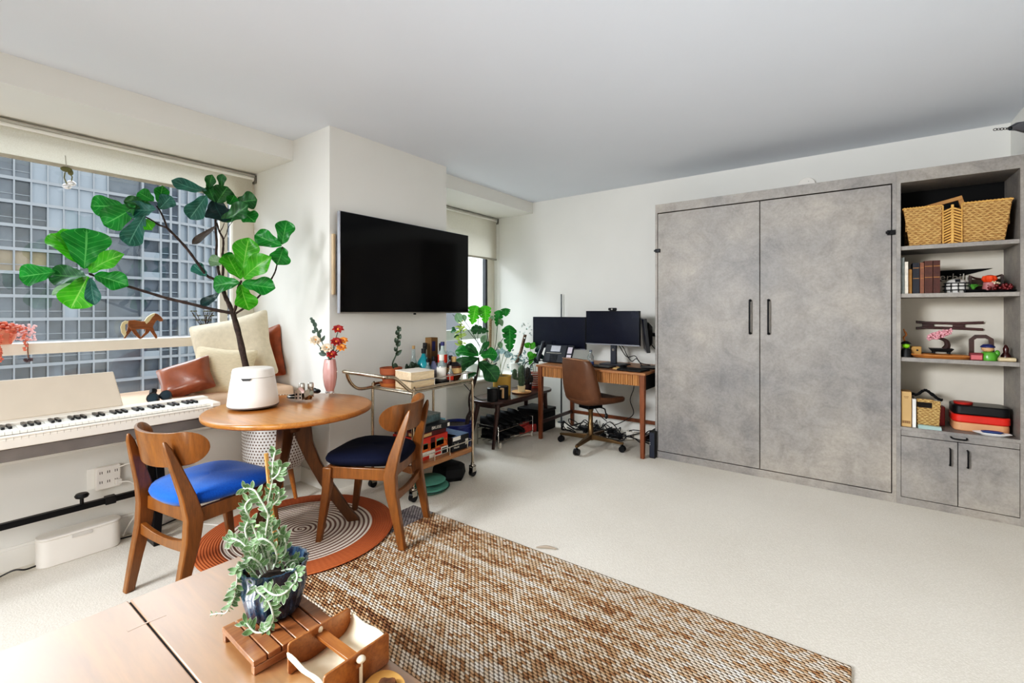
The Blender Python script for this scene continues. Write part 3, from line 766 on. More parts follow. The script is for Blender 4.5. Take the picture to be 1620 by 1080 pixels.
lf = MB()
for i in range(60):
    a = rr.uniform(-1, 1); lf.ell((-4.09+rr.uniform(-.02, .03), .50+rr.uniform(-.03, .05), 1.17+rr.uniform(-.05, .05)), (.007, .008, .006), 6)
build('pink_tip', lf, mat('pale_pink_leaf', (232, 186, 190), 0.5, var=0.2, vscale=60), t)
t = thing('bead_charm', 'small dark beaded charm hanging over the edge of the window rail', 'ornament', (-4.105, .52, 1.0))
build('chain', MB().tube([(-4.112, .517, 1.105), (-4.105, .52, 1.10), (-4.105, .519, 1.06), (-4.105, .522, 1.01)], .003, 6), mat('rust_string', (120, 78, 60), 0.6), t)
cb = MB(); [cb.ell((-4.105+rr.uniform(-.01, .01), .522+rr.uniform(-.016, .016), .998+rr.uniform(-.012, .01)), .007, 8) for _ in range(12)]
build('bead', cb, mat('dark_beads', (80, 66, 72), 0.3, var=0.5, vscale=60), t)
t = thing('hanging_ornament', 'glass drop ornament on cords hanging below the blind in the window', 'ornament', (-4.15, .62, 2.1))
p = at(105, 268, 'x', -4.15)
build('knot', MB().ell(p, (.012, .03, .018), 12).ell(p+V((0, .02, -.015)), (.01, .015, .02), 10), mat('olive_moss', (112, 110, 78), 0.8, var=0.3), t)
for u, v in ((106, 295), (113, 290)):
    q = at(u, v, 'x', -4.15)
    build('cord', MB().tube([p+V((0, (u-108)*.003, -.02)), (p+q)/2+V((0, (u-109)*.004, 0)), q+V((0, 0, .015))], .0035, 6), MATS['olive_moss'], t)
    build('glass_drop', MB().ell(q, (.012, .024, .018), 14), mat('crystal', (240, 240, 245), 0.05, metal=0.6, var=0.05), t)
build('hook', MB().tube([p+V((0, 0, .015)), p+V((0, -.005, .09))], .0025, 6), MATS['steel'], t)

# ---- budding twig plant behind pillow ----
t = thing('twig_plant', 'small twiggy plant in a yellow pot on the window rail behind the pillows', 'plant', (-4.14, 1.42, 1.10))
build('pot', MB().lathe([(.03, 1.10), (.04, 1.16), (.034, 1.16), (0, 1.15)], (-4.14, 1.50, 0), 18), mat('mustard', (160, 132, 62), 0.6), t)
tg = MB(); lf = MB()
for i in range(14):
    a = rr.uniform(0, 2*PI); q = V((-4.14, 1.50, 1.15)); pts = [q]
    for j in range(4):
        q = q + V((math.cos(a)*.012, math.sin(a)*.018+rr.uniform(-.01, .01), .035)); pts.append(q)
        lf.ell(q + V((rr.uniform(-.01, .01), rr.uniform(-.015, .015), .01)), (.005, .009, .006), 6)
    tg.tube(pts, .002, 5)
build('stem', tg, MATS['bark'], t); build('foliage', lf, mat('grey_leaf', (96, 96, 84), 0.7, var=0.4, vscale=60), t)

# ================= fiddle leaf fig =================
def leaf_mat(name, c, vein, rough=0.35, trans=0.25, nv=7):
    m, nt, b = newmat(name); uv = nd(nt, 'ShaderNodeUVMap'); sx = nd(nt, 'ShaderNodeSeparateXYZ'); nt.links.new(uv.outputs[0], sx.inputs[0])
    U, W_ = sx.outputs[0], sx.outputs[1]
    au = math_(nt, 'ABSOLUTE', math_(nt, 'SUBTRACT', U, 0.5))
    mid = math_(nt, 'LESS_THAN', au, 0.022)
    sv = math_(nt, 'FRACT', math_(nt, 'SUBTRACT', math_(nt, 'MULTIPLY', W_, float(nv)), math_(nt, 'MULTIPLY', au, 3.2)))
    sv = math_(nt, 'LESS_THAN', sv, 0.09)
    vn = math_(nt, 'MAXIMUM', mid, math_(nt, 'MULTIPLY', sv, 0.7))
    co = objco(nt); n = noise(nt, co, 14, 3)
    base = ramp(nt, n, [(0.3, tuple(x*0.72 for x in rgb(*c)[:3])+(1,)), (0.7, tuple(x*1.25 for x in rgb(*c)[:3])+(1,))])
    cc = mixc(nt, math_(nt, 'MULTIPLY', vn, 0.55), base, rgb(*vein))
    nt.links.new(cc, b.inputs['Base Color']); b.inputs['Roughness'].default_value = rough
    bump(nt, b, vn, 0.25, 0.004)
    tr = nd(nt, 'ShaderNodeBsdfTranslucent'); nt.links.new(cc, tr.inputs[0]); mx = nd(nt, 'ShaderNodeMixShader'); mx.inputs[0].default_value = trans
    out = [x for x in nt.nodes if x.type == 'OUTPUT_MATERIAL'][0]
    nt.links.new(b.outputs[0], mx.inputs[1]); nt.links.new(tr.outputs[0], mx.inputs[2]); nt.links.new(mx.outputs[0], out.inputs[0])
leaf_mat('leaf_bright', (70, 158, 34), (160, 214, 110), trans=0.45)
leaf_mat('leaf_green', (30, 122, 46), (120, 190, 110), trans=0.35)
leaf_mat('leaf_deep', (24, 84, 36), (96, 160, 90), trans=0.15)
leaf_mat('leaf_teal', (38, 96, 84), (120, 170, 150), trans=0.12)
leaf_mat('leaf_dark', (16, 46, 46), (50, 90, 84), trans=0.05)
leaf_mat('leaf_brown', (62, 54, 50), (90, 80, 70), trans=0.0)
leaf_mat('leaf_pale', (120, 150, 116), (180, 200, 170), trans=0.3)
def dots_mat():
    m, nt, b = newmat('dotted_fabric'); sz = nd(nt, 'ShaderNodeSeparateXYZ'); nt.links.new(objco(nt), sz.inputs[0]); uv = nd(nt, 'ShaderNodeUVMap'); sx = nd(nt, 'ShaderNodeSeparateXYZ'); nt.links.new(uv.outputs[0], sx.inputs[0])
    a = math_(nt, 'MULTIPLY', sx.outputs[0], 60.0); c = math_(nt, 'MULTIPLY', sz.outputs[2], 50.0)
    row = math_(nt, 'FLOOR', c); a2 = math_(nt, 'ADD', a, math_(nt, 'MULTIPLY', math_(nt, 'MODULO', row, 2.0), 0.5))
    fx = math_(nt, 'SUBTRACT', math_(nt, 'FRACT', a2), 0.5); fy = math_(nt, 'SUBTRACT', math_(nt, 'FRACT', c), 0.5)
    d = math_(nt, 'SQRT', math_(nt, 'ADD', math_(nt, 'MULTIPLY', fx, fx), math_(nt, 'MULTIPLY', fy, fy)))
    cc = ramp(nt, d, [(0.24, rgb(104, 82, 68)), (0.30, rgb(226, 222, 218))])
    nt.links.new(cc, b.inputs['Base Color']); b.inputs['Roughness'].default_value = 0.7
dots_mat()
PC = (-3.215, 1.60)
t = thing('fiddle_leaf_fig', 'tall branching fiddle leaf fig in a dotted planter on wooden legs by the window', 'plant', (PC[0], PC[1], 0))
pr = [(0, .205), (.10, .21), (.165, .235), (.195, .28), (.205, .36), (.205, .55), (.20, .68), (.19, .69), (.185, .62), (0, .62)]
build('planter', MB().lathe(pr, (PC[0], PC[1], 0), 48), MATS['dotted_fabric'], t, angle=70)
for a in (20, 140, 260):
    build('planter_leg', MB().tube([(PC[0]+.12*math.cos(R(a)), PC[1]+.12*math.sin(R(a)), .235), (PC[0]+.175*math.cos(R(a)), PC[1]+.175*math.sin(R(a)), .0)], [.018, .011], 12), MATS['table_wood'], t)
D0 = 3.05
tk = MB()
def br(pts, r0, r1, d0=D0, d1=None):
    d1 = d0 if d1 is None else d1; n = len(pts)
    P_ = [dp(u, v, d0 + (d1-d0)*i/(n-1)) for i, (u, v) in enumerate(pts)]
    P_ = smoothpts(P_, 4); m = len(P_)
    tk.tube(P_, [(r0+(r1-r0)*i/(m-1))*(1+.12*math.sin(i*2.3)) for i in range(m)], 8)
P_ = smoothpts([V((PC[0]+.02, PC[1], .60)), dp(403, 630, 3.12), dp(388, 575, D0), dp(378, 530, D0), dp(369, 497, D0)], 4)
tk.tube(P_, [.024 - .007*i/(len(P_)-1)+.0015*math.sin(i*2) for i in range(len(P_))], 10)
br([(369,497),(362,480),(355.5,466.7),(351,449)], .016, .012)
br([(351,449),(346,430),(344.4,415.6),(342,400),(343,384),(341,362),(341,335),(342,318)], .009, .006)
br([(351,449),(353,425),(352,405),(353,393),(353,378),(347,366),(343,352)], .009, .005)
br([(353,380),(358,370),(361,360),(368,350)], .003, .002); br([(347,368),(352,360),(355,352)], .003, .002)
br([(350,450),(338,441),(327,435.5),(311,414),(295.5,393),(280,376),(264,360)], .009, .007, D0, 2.95)
br([(264,360),(260,348),(253,333),(248,326)], .006, .004, 2.95); br([(264,360),(250,355),(238,347),(230,343)], .006, .004, 2.95)
br([(367,495),(340,490),(300,480),(266,472),(236,463),(207,454),(180,446),(154,437.8),(141,433)], .011, .006, D0, 2.78)
br([(369,497),(373,485),(376,470),(377,455),(382,444)], .010, .007, D0, 3.0)
br([(371,497),(385,488),(400,478),(412,466),(422,453),(430,440),(435.5,429),(438.5,417),(443,402),(447,390)], .007, .004, D0, 3.12)
build('trunk', tk, MATS['bark'], t, angle=80)
build('soil', MB().lathe([(0, .63), (.184, .63), (.184, .622)], (PC[0], PC[1], 0), 24), MATS['soil'], t)
L = [ # base, tip, width px, colour, depth
 (139,425,80,370,34,'bright',2.80),(133,425,137,362,54,'green',2.76),(141,430,197,402,26,'bright',2.78),(88,430,31,438,32,'green',2.74),(136,436,78,434,32,'deep',2.72),(138,438,82,466,15,'pale',2.71),(139,437,112,488,40,'bright',2.74),(143,440,150,483,18,'teal',2.73),(150,435,204,452,28,'green',2.79),(132,424,100,362,28,'bright',2.82),
 (196,326,144,326,30,'green',2.98),(215,325,164,355,36,'green',2.93),(247,331,200,331,26,'teal',2.90),(244,318,219,304,20,'green',2.97),(251,320,257,293,18,'green',2.97),(252,330,271,310,22,'teal',2.95),(229,340,203,388,28,'teal',2.9),(230,347,241,364,16,'bright',2.94),(240,325,196,318,20,'deep',2.96),
 (327,302,272,285,20,'teal',3.02),(327,309,300,346,26,'teal',3.0),(330,300,336,276,14,'deep',3.06),(350,296,352,275,12,'deep',3.05),(340,320,330,296,20,'deep',3.02),(343,320,360,295,28,'deep',3.0),(338,318,356,352,40,'dark',3.03),(350,350,393,324,26,'deep',2.99),(374,320,407,316,26,'deep',3.04),(381,334,404,352,24,'green',3.06),(362,323,371,308,16,'green',3.05),(343,357,304,386,10,'brown',3.0),(327,437,306,419,18,'teal',3.0),(347,464,317,482,14,'dark',3.0),
 (356,415,330,411,18,'pale',3.04),(381,442,359,403,32,'bright',2.97),(384,430,394,376,34,'bright',3.02),(386,440,430,406,30,'bright',2.98),(380,447,338,452,26,'green',3.0),(383,448,436,456,28,'green',2.97),(381,450,394,491,30,'bright',3.0),(376,420,352,403,20,'green',3.05),
 (446,389,404,371,26,'green',3.1),(446,387,454,349,26,'green',3.12),(448,391,438,419,28,'green',3.13)]
for i, (bu, bv, tu, tv, w_, c, d) in enumerate(L):
    a = dp(bu, bv, d); b_ = dp(tu, tv, d + 0.05*math.sin(i*1.7))
    nr = (V((0, 0, EYE)) - a).normalized() + V((0.3*math.sin(i*2.1), 0.3*math.cos(i*1.3), 0.25))
    mb = MB().leaf(a, b_, 1.14*w_*d/FPX, nr, 'fig', fold=0.30, curl=0.10*math.sin(i*0.9+0.5), n=12, wave=0.8)
    nm = build('leaf', mb, MATS['leaf_'+c], t, angle=180, sub=1)
    

# ================= things on the round table =================
Z = .757
t = thing('countertop_bin', 'white oval countertop compost bin with a lid on the round table', 'bin', (-2.83, 1.235, Z))
bc = V((-2.80, 1.265, 0))
build('body', MB().lathe([(0, Z), (.128, Z), (.134, Z+.008), (.128, Z+.06), (.118, Z+.13), (.112, Z+.165), (0, Z+.165)], bc, 48), MATS['white_plastic'], t, angle=50)
build('lid', MB().lathe([(0, Z+.167), (.1125, Z+.167), (.107, Z+.205), (.103, Z+.212), (.095, Z+.215), (0, Z+.216)], bc, 48), MATS['white_plastic'], t, angle=50)
fr = (V((0, 0, 0)) - bc).normalized(); sd = V((-fr.y, fr.x, 0))
fr = (fr*0.95 + sd*-0.30).normalized(); sd = V((-fr.y, fr.x, 0))
q = bc + fr*.1105 + V((0, 0, Z+.158))
build('finger_slot', MB().loft([[q+sd*-.027+V((0,0,.008)), q+sd*.027+V((0,0,.008)), q+sd*.018+V((0,0,-.004)), q+sd*-.018+V((0,0,-.004))], [q+fr*.004+sd*-.027+V((0,0,.008)), q+fr*.004+sd*.027+V((0,0,.008)), q+fr*.006+sd*.018+V((0,0,-.004)), q+fr*.006+sd*-.018+V((0,0,-.004))]]), MATS['black_plastic'], t, smooth=False)
build('base_ring', MB().lathe([(.122, Z-.003), (.130, Z-.003), (.1345, Z+.004), (.128, Z+.006)], bc, 48), mat('grey_rubber', (120, 112, 108), 0.6), t)
def ontop(u, v, z=Z): return at(u, v, 'z', z)
c = ontop(470, 628)
t = thing('trivet', 'flat round black trivet on the round table behind the metal houses', 'trivet', c)
build('disc', MB().lathe([(0, Z), (.055, Z), (.06, Z+.006), (.055, Z+.012), (.04, Z+.010), (0, Z+.010)], c*1.0-V((0,0,Z)), 32), MATS['black_plastic'], t)
build('ring', MB().lathe([(.048, Z+.0125), (.05, Z+.0155), (.056, Z+.0155), (.058, Z+.0125)], c-V((0,0,Z)), 32), MATS['steel'], t)
for i, u in enumerate((477.5, 491.5)):
    c = ontop(u, 627 - i)
    t = thing('salt_shaker' if i == 0 else 'pepper_shaker', ['brushed steel shaker with domed cap nearer the white bin', 'brushed steel shaker with domed cap nearer the pink vase'][i], 'shaker', c)
    cc = c - V((0, 0, Z))
    build('body', MB().lathe([(0, Z), (.0185, Z), (.0185, Z+.055), (0, Z+.055)], cc, 24), MATS['steel'], t, angle=50)
    build('cap', MB().lathe([(0, Z+.056), (.0185, Z+.056), (.0185, Z+.078), (.015, Z+.086), (0, Z+.088)], cc, 24), MATS['chrome'], t, angle=60)
c = ontop(500, 622)
t = thing('gadget_case', 'black rounded gadget lying on the round table beside the vase', 'gadget', c)
build('shell', MB().ell(c+V((0, 0, .016)), (.045, .022, .016), 20), MATS['black_plastic'], t)
build('strap', MB().tube([c+V((-.03, .0, .024)), c+V((0, -.01, .036)), c+V((.03, .0, .024))], .003, 6), MATS['black_plastic'], t)
def house(u, v, rz, s, label, rx=0):
    c = ontop(u, v); t = thing('metal_house', label, 'ornament', c)
    w_, d_, h_ = .034*s, .03*s, .038*s
    M = Tm(c+V((0, 0, (0.012 if rx else 0))), rz, rx)
    mb = MB(); k = .004
    prof = [(-w_/2, 0), (w_/2, 0), (w_/2, h_), (0, h_+.02*s), (-w_/2, h_)]
    vs = [M @ V((p[0], -d_/2, p[1])) for p in prof] + [M @ V((p[0], d_/2, p[1])) for p in prof]
    mb.add(vs, [(0,1,2,3,4), (9,8,7,6,5), (0,5,6,1), (1,6,7,2), (4,9,5,0)])
    build('house_wall', mb, MATS['steel'], t, smooth=False)
    mb = MB()
    for sg in (-1, 1): mb.add([M @ V(p) for p in ((sg*w_*.62, -d_*.6, h_*.88), (0, -d_*.6, h_+.021*s), (0, d_*.6, h_+.021*s), (sg*w_*.62, d_*.6, h_*.88))], [(0,1,2,3)])
    build('house_roof', mb, MATS['chrome'], t, smooth=False, thick=.0015)
    mb = MB()
    for (a, b_) in ((-.009*s, .007*s), (.009*s, .007*s), (-.009*s, .024*s), (.009*s, .024*s)): mb.box((a-.004*s, -d_/2-.0008, b_), (a+.004*s, -d_/2-.0002, b_+.009*s), M)
    build('house_window', mb, MATS['black_plastic'], t, smooth=False)
house(474, 632, R(38), 1.25, 'small pierced steel house standing upright on the round table')
house(487, 631, R(70), 1.2, 'small steel house tipped on its side on the round table', R(55))
# vase with wooden flowers
c = ontop(522, 621); cc = c - V((0, 0, Z))
t = thing('flower_vase', 'blush pink ribbed glass vase on the far side of the round table', 'vase', c)
wob = lambda a, z: 1 + .02*math.cos(a*12)
mat('pink_glass', (226, 172, 166), 0.12, var=0.08, vscale=6, trans=0.25, coat=0.6)
build('vase_body', MB().lathe([(0, Z+.012), (.024, Z+.012), (.036, Z+.05), (.043, Z+.10), (.044, Z+.15), (.038, Z+.20), (.034, Z+.222), (.031, Z+.222), (.034, Z+.20), (.038, Z+.15), (.02, Z+.04), (0, Z+.03)], cc, 48, wob=wob), MATS['pink_glass'], t)
build('vase_foot', MB().lathe([(0, Z), (.027, Z), (.030, Z+.006), (.024, Z+.013), (0, Z+.013)], cc, 36, wob=wob), mat('clear_glass', (238, 236, 236), 0.05, trans=0.85, var=0.02), t)
top = c + V((0, 0, .21)); dv = dp(522, 560, 1).normalized()
dd = (V((c.x, c.y, 0)).length)
def fl(u, v, off=0.0):
    dpt = FW[0]*c.x + FW[1]*c.y
    return dp(u, v, dpt + off)
cream = mat('cream_petal', (226, 206, 178), 0.7, var=0.08, vscale=40); red = mat('red_petal', (150, 40, 38), 0.6, var=0.25, vscale=40)
orange = mat('orange_petal', (214, 130, 58), 0.6, var=0.2, vscale=40); stemm = mat('stem_green', (60, 78, 62), 0.6, var=0.2)
def bloom(u, v, r, m, n, name, off=0.0, tilt=(0, 0, 0), layers=2):
    t2 = thing(name[0], name[1], 'flower', top)
    C = fl(u, v, off); nrm = ((V((0, 0, EYE)) - C).normalized()*0.8 + V((0, 0, .8)) + V(tilt)).normalized()
    x = nrm.orthogonal().normalized(); y = nrm.cross(x); mb = MB()
    for k in range(layers):
        for i in range(n):
            a = 2*PI*(i+.5*k)/n; dr = x*math.cos(a)+y*math.sin(a); rr_ = r*(1-.28*k)
            mb.leaf(C, C+dr*rr_+nrm*rr_*(.25+.5*k), rr_*.85, nrm, 'oval', .3, .2, n=6)
    build('petal', mb, m, t2, angle=180)
    build('flower_centre', MB().ell(C+nrm*r*.25, r*.22, 10), orange if m is not orange else red, t2)
    q = top + V((0, 0, .0))
    build('stem', MB().tube(smoothpts([c+V((0, 0, .05)), q, C-nrm*r*.1], 4), .003, 6), stemm, t2)
bloom(499.5, 540, .045, cream, 9, ('protea_flower', 'cream pointed flower leaning left in the pink vase'), .02, layers=3)
bloom(517, 552, .042, cream, 8, ('rose_flower', 'round cream flower low in the middle of the bouquet'), -.03, layers=3)
bloom(535, 522, .040, red, 7, ('star_flower', 'red star shaped flower topmost in the bouquet'), .0, layers=1)
bloom(532, 542, .040, red, 8, ('red_flower', 'deep red ruffled flower just above the orange ones'), -.03, layers=2)
bloom(543, 540, .034, orange, 7, ('orange_flower', 'orange flower at the right of the bouquet under the red star'), .0)
bloom(540, 551, .036, orange, 8, ('orange_flower', 'amber flower lowest on the right side of the bouquet'), -.04)
bloom(525, 562, .038, red, 8, ('red_flower', 'crimson flower lowest, sitting on the rim of the pink vase'), -.04)
t = thing('greenery_sprig', 'grey green leafy sprig rising on the left of the bouquet', 'sprig', top)
pts = [top+V((0, 0, -.1)), top, fl(511, 545), fl(504, 528), fl(499, 515), fl(494, 506)]
build('stem', MB().tube(smoothpts(pts, 4), .003, 6), stemm, t)
lf = MB()
for (u, v, a, b_, w_) in ((494,506,491,502,5),(497,512,493,504,7),(500,518,496,508,7),(503,526,497,516,6),(504,528,509,520,5),(507,535,502,524,6),(509,540,514,530,5),(499,527,494,522,6),(516,562,504,558,7),(514,560,506,549,6)):
    lf.leaf(fl(u, v, .0), fl(a, b_, .01), w_*2.9/FPX, None, 'oval', .2, .1, n=6)
build('foliage', lf, mat('sprig_leaf', (66, 82, 72), 0.6, var=0.25, vscale=40), t)
# ================= television =================
t = thing('television', 'large flat black television mounted on the column wall above the bar cart', 'television', (-2.98, 2.61, 1.28))
TY0, TY1, TZ0, TZ1 = 1.925, 3.297, 1.283, 2.02
build('cabinet', MB().box((-2.985, TY0, TZ0), (-2.952, TY1, TZ1)), mat('tv_edge', (150, 150, 156), 0.35, 0.6), t, bev=0.003)
build('screen', MB().box((-2.9525, TY0+0.006, TZ0+0.010), (-2.9495, TY1-0.006, TZ1-0.004)), mat('tv_screen', (3, 3, 5), 0.12, var=0.1, spec=0.45), t, bev=0.001)
build('bezel', MB().box((-2.953, TY0+0.003, TZ0+0.002), (-2.949, TY1-0.003, TZ0+0.010)), MATS['steel'], t)
build('sensor', MB().box((-2.96, 2.62, TZ0-0.012), (-2.95, 2.64, TZ0)), MATS['black_plastic'], t)
build('wall_mount', MB().box((-3.04, 2.35, 1.45), (-2.985, 2.85, 1.85)), MATS['black_metal'], t, bev=0.004)
solo('wall_strip', MB().box((-3.04, 1.915, 1.42), (-3.018, 1.935, 1.86)), mat('pale_wood_strip', (206, 182, 150), 0.5), 'narrow pale wooden strip fixed to the wall at the left edge of the television', 'wall strip', bev=0.002)

# ================= bar cart =================
cx0, cx1, cy0, cy1 = -2.85, -2.41, 2.13, 2.74
t = thing('bar_cart', 'chrome bar cart with wooden shelves and curved handle against the column wall', 'bar cart', (-2.63, 2.43, 0))
CH = mat('cart_metal', (196, 182, 162), 0.2, 1.0, var=0.05)
fr = MB()
for x in (cx0, cx1):
    pts = smoothpts([(x, cy0, .10), (x, cy0, .72), (x, cy0+.02, .755), (x, cy0+.06, .765), (x, cy1-.06, .765), (x, cy1-.02, .755), (x, cy1, .72), (x, cy1, .10)], 4)
    fr.tube(pts, .0105, 10)
for y in (cy0, cy1): fr.tube([(cx0, y, .735), (cx1, y, .735)], .008, 8); fr.tube([(cx0, y, .20), (cx1, y, .20)], .007, 8)
build('frame', fr, CH, t, angle=80)
wood('cart_shelf', (150, 100, 60), (186, 134, 88), 'y', 0.35, 12, 0.3)
build('upper_shelf', MB().box((cx0, cy0, .738), (cx1, cy1, .752)), mat('mirror_shelf', (178, 172, 160), 0.12, 0.8), t, bev=0.003)
build('lower_shelf', MB().box((cx0, cy0-.02, .195), (cx1, cy1, .235)), MATS['cart_shelf'], t, bev=0.004)
for z, nm in ((.82, 'upper_rail'), (.29, 'lower_rail')):
    rl = MB().tube([(cx0, cy0, z), (cx1, cy0, z), (cx1, cy1, z), (cx0, cy1, z)], .0045, 8, closed=True)
    for (x, y) in ((cx1, cy1-.06), (cx1, cy0+.2), (cx1, (cy0+cy1)/2+.05), (cx0, cy1-.06)): rl.cyl((x, y, z-.06), (x, y, z), .004, n=8)
    build(nm, rl, MATS['chrome'], t, angle=80)
hd = MB()
hpts = smoothpts([(cx1, cy0+.02, .752), (cx1, cy0-.03, .765), (cx1, cy0-.10, .82), (cx1, cy0-.16, .865), (cx1, cy0-.22, .875), (cx1-.03, cy0-.245, .878), (cx0+.03, cy0-.245, .878), (cx0, cy0-.22, .872), (cx0, cy0-.19, .80), (cx0, cy0-.12, .745), (cx0, cy0, .742)], 5)
hd.tube(hpts, .0115, 10); build('handle', hd, CH, t, angle=80)
for x in (cx0, cx1):
    for y in (cy0, cy1):
        c = build('caster', MB().cyl((x-.014, y, .034), (x+.014, y, .034), .03, n=20), MATS['black_plastic'], t)
        build('fork', MB().box((x-.019, y-.02, .04), (x-.015, y+.02, .085)).box((x+.015, y-.02, .04), (x+.019, y+.02, .085)).box((x-.019, y-.02, .08), (x+.019, y+.02, .09)).cyl((x, y, .085), (x, y, .11), .014), MATS['chrome'], c)
ZT = .7525
def pot(name, label, c, r0, r1, h, m, lip=0, soil=True, cat='pot'):
    pass
# terracotta pot with rattling upright cutting
t = thing('potted_succulent', 'terracotta pot with one tall bare leafy stem at the handle end of the cart', 'plant', (-2.74, 2.22, ZT))
c = V((-2.76, 2.225, 0))
build('pot', MB().lathe([(.0, ZT), (.055, ZT), (.07, ZT+.08), (.078, ZT+.085), (.082, ZT+.13), (.074, ZT+.13), (.068, ZT+.11), (0, ZT+.11)], c, 28), MATS['terracotta'], t)
build('saucer', MB().lathe([(.0, ZT+.0005), (.075, ZT), (.085, ZT+.022), (.079, ZT+.022), (.05, ZT+.008)], c, 28), mat('saucer_clay', (176, 108, 62), 0.7), t)
build('soil', MB().lathe([(0, ZT+.112), (.068, ZT+.112), (.068, ZT+.108)], c, 20), MATS['soil'], t)
def cp(u, v, off=0): return dp(u, v, FW[0]*c.x+FW[1]*c.y+off)
sp = smoothpts([c+V((0, .03, ZT+.11)), cp(621, 575), cp(627, 560), cp(629, 545), cp(630, 530), cp(630, 520)], 4)
build('stem', MB().tube(sp, [.006-.003*i/len(sp) for i in range(len(sp))], 8), stemm, t)
lf = MB()
for (u, v, a, b_, w_) in ((626,562,636,553,7),(628,556,624,549,6),(628,548,633,538,8),(629,543,625,534,7),(630,536,634,528,8),(630,530,627,522,7),(630,524,634,517,7),(631,521,629,515,5),(622,576,630,580,7)):
    lf.leaf(cp(u, v), cp(a, b_), w_*3.4/FPX, None, 'oval', .4, .2, n=6)
build('foliage', lf, mat('sprig_dark', (48, 62, 46), 0.5, var=0.3, vscale=40), t)
# small cactus in mustard pot
c2 = V((-2.74, 2.42, 0))
t = thing('potted_cactus', 'small jade plant in a mustard pot between terracotta pot and bottles', 'plant', (c2.x, c2.y, ZT))
build('pot', MB().lathe([(0, ZT), (.04, ZT), (.045, ZT+.09), (.040, ZT+.09), (.036, ZT+.08), (0, ZT+.08)], c2, 24), mat('mustard_pot', (196, 158, 96), 0.6), t)
lf = MB()
for i in range(26):
    a = rr.uniform(0, 2*PI); q = rr.uniform(0, .035)
    lf.ell(c2+V((q*math.cos(a), q*math.sin(a)*1.3, ZT+.09+rr.uniform(0, .07)*(1-q*15))), (.013, .015, .018), 8)
lf.ell(c2+V((-.02, -.045, ZT+.10)), (.012, .016, .045), 10)
build('foliage', lf, MATS['sprig_dark'], t)
# cream keepsake boxes
for i, (z, m, lab) in enumerate(((ZT, 'box_a', 'lower of two pale wooden boxes stacked on the bar cart'), (ZT+.062, 'box_b', 'upper of two pale wooden boxes stacked on the bar cart'))):
    t = thing('keepsake_box', lab, 'box', (-2.56, 2.29, z))
    m = wood('pale_box', (214, 184, 146), (230, 206, 172), 'y', 0.6, 10, 0.0)
    h = .058
    build('body', MB().obox((-2.55, 2.27, z+h/2), (.20, .20, h), R(-8)), m, t, bev=0.003)
    build('lid_line', MB().obox((-2.55, 2.27, z+h+.001), (.202, .202, .004), R(-8)), mat('box_white', (232, 222, 208), 0.6), t, bev=0.001)
# bottles
def bottle(name, label, x, y, prof, m, capm=None, cap=None, lab=None, labm=None, liquid=None, caprz=None, scale=1.0, band=None):
    t = thing(name, label, 'bottle', (x, y, ZT))
    P_ = [(r*scale, ZT+z*scale) for r, z in prof]
    b = build('glass_body', MB().lathe(P_, (x, y, 0), 24), m, t, angle=50)
    if cap: build('cap', MB().lathe([(0, ZT+cap[1]), (cap[0], ZT+cap[1]), (cap[0], ZT+cap[2]), (0, ZT+cap[2])], (x, y, 0), 20), capm, t, angle=50)
    if lab:
        build('paper_label', MB().lathe([(lab[0], ZT+lab[1]), (lab[0]+.0006, ZT+lab[1]), (lab[0]+.0006, ZT+lab[2]), (lab[0], ZT+lab[2])], (x, y, 0), 24), labm, t, angle=50)
    return t
clearb = mat('bottle_glass', (205, 216, 216), 0.06, var=0.04, trans=0.75, ior=1.3)
greenb = mat('bottle_green', (84, 104, 96), 0.08, var=0.1, trans=0.35)
tealb = mat('bottle_teal', (36, 150, 160), 0.15, var=0.15, vscale=20, trans=0.2)
darkb = mat('bottle_dark', (30, 24, 26), 0.1, var=0.1)
whitep = mat('label_white', (226, 220, 210), 0.6); redp = mat('label_red', (206, 62, 40), 0.5); tanp = mat('label_tan', (190, 160, 112), 0.6); navyp = mat('label_navy', (52, 52, 96), 0.6)
straight = [(0, 0), (.036, 0), (.038, .005), (.038, .15), (.03, .18), (.013, .205), (.013, .26), (0, .26)]
squat = [(0, 0), (.045, 0), (.05, .03), (.046, .09), (.02, .125), (.014, .15), (0, .15)]
bottle('spirit_bottle', 'clear pear shaped bottle with cork at the left of the bottle group', -2.79, 2.47, [(0, 0), (.03, 0), (.04, .05), (.036, .12), (.015, .18), (.013, .25), (0, .25)], clearb, wood('cork', (150, 120, 84), (176, 144, 100), 'z', 0.8), (.012, .25, .275))
bottle('spirit_bottle', 'round turquoise bottle with dark stopper behind the clear tumblers', -2.73, 2.52, [(0, 0), (.038, 0), (.05, .05), (.05, .11), (.045, .15), (.02, .19), (.012, .215), (0, .215)], tealb, MATS['black_plastic'], (.018, .215, .252))
bottle('spirit_bottle', 'slim clear bottle with tall black cap and white neck band', -2.80, 2.60, [(0, 0), (.032, 0), (.034, .14), (.016, .19), (.014, .24), (0, .24)], clearb, MATS['black_plastic'], (.017, .24, .29), (.0155, .19, .238), whitep)
bottle('spirit_bottle', 'short bottle with black pointed stopper and lilac label', -2.70, 2.60, squat, mat('bottle_lilac', (150, 154, 190), 0.1, trans=0.3), MATS['black_plastic'], (.016, .15, .185))
bottle('spirit_bottle', 'tall frosted bottle with red label in front of the gift carton', -2.66, 2.66, [(0, 0), (.036, 0), (.038, .16), (.036, .21), (.016, .235), (.014, .27), (0, .27)], mat('bottle_frost', (180, 196, 190), 0.3, trans=0.3), navyp, (.016, .27, .30), (.0385, .135, .20), redp)
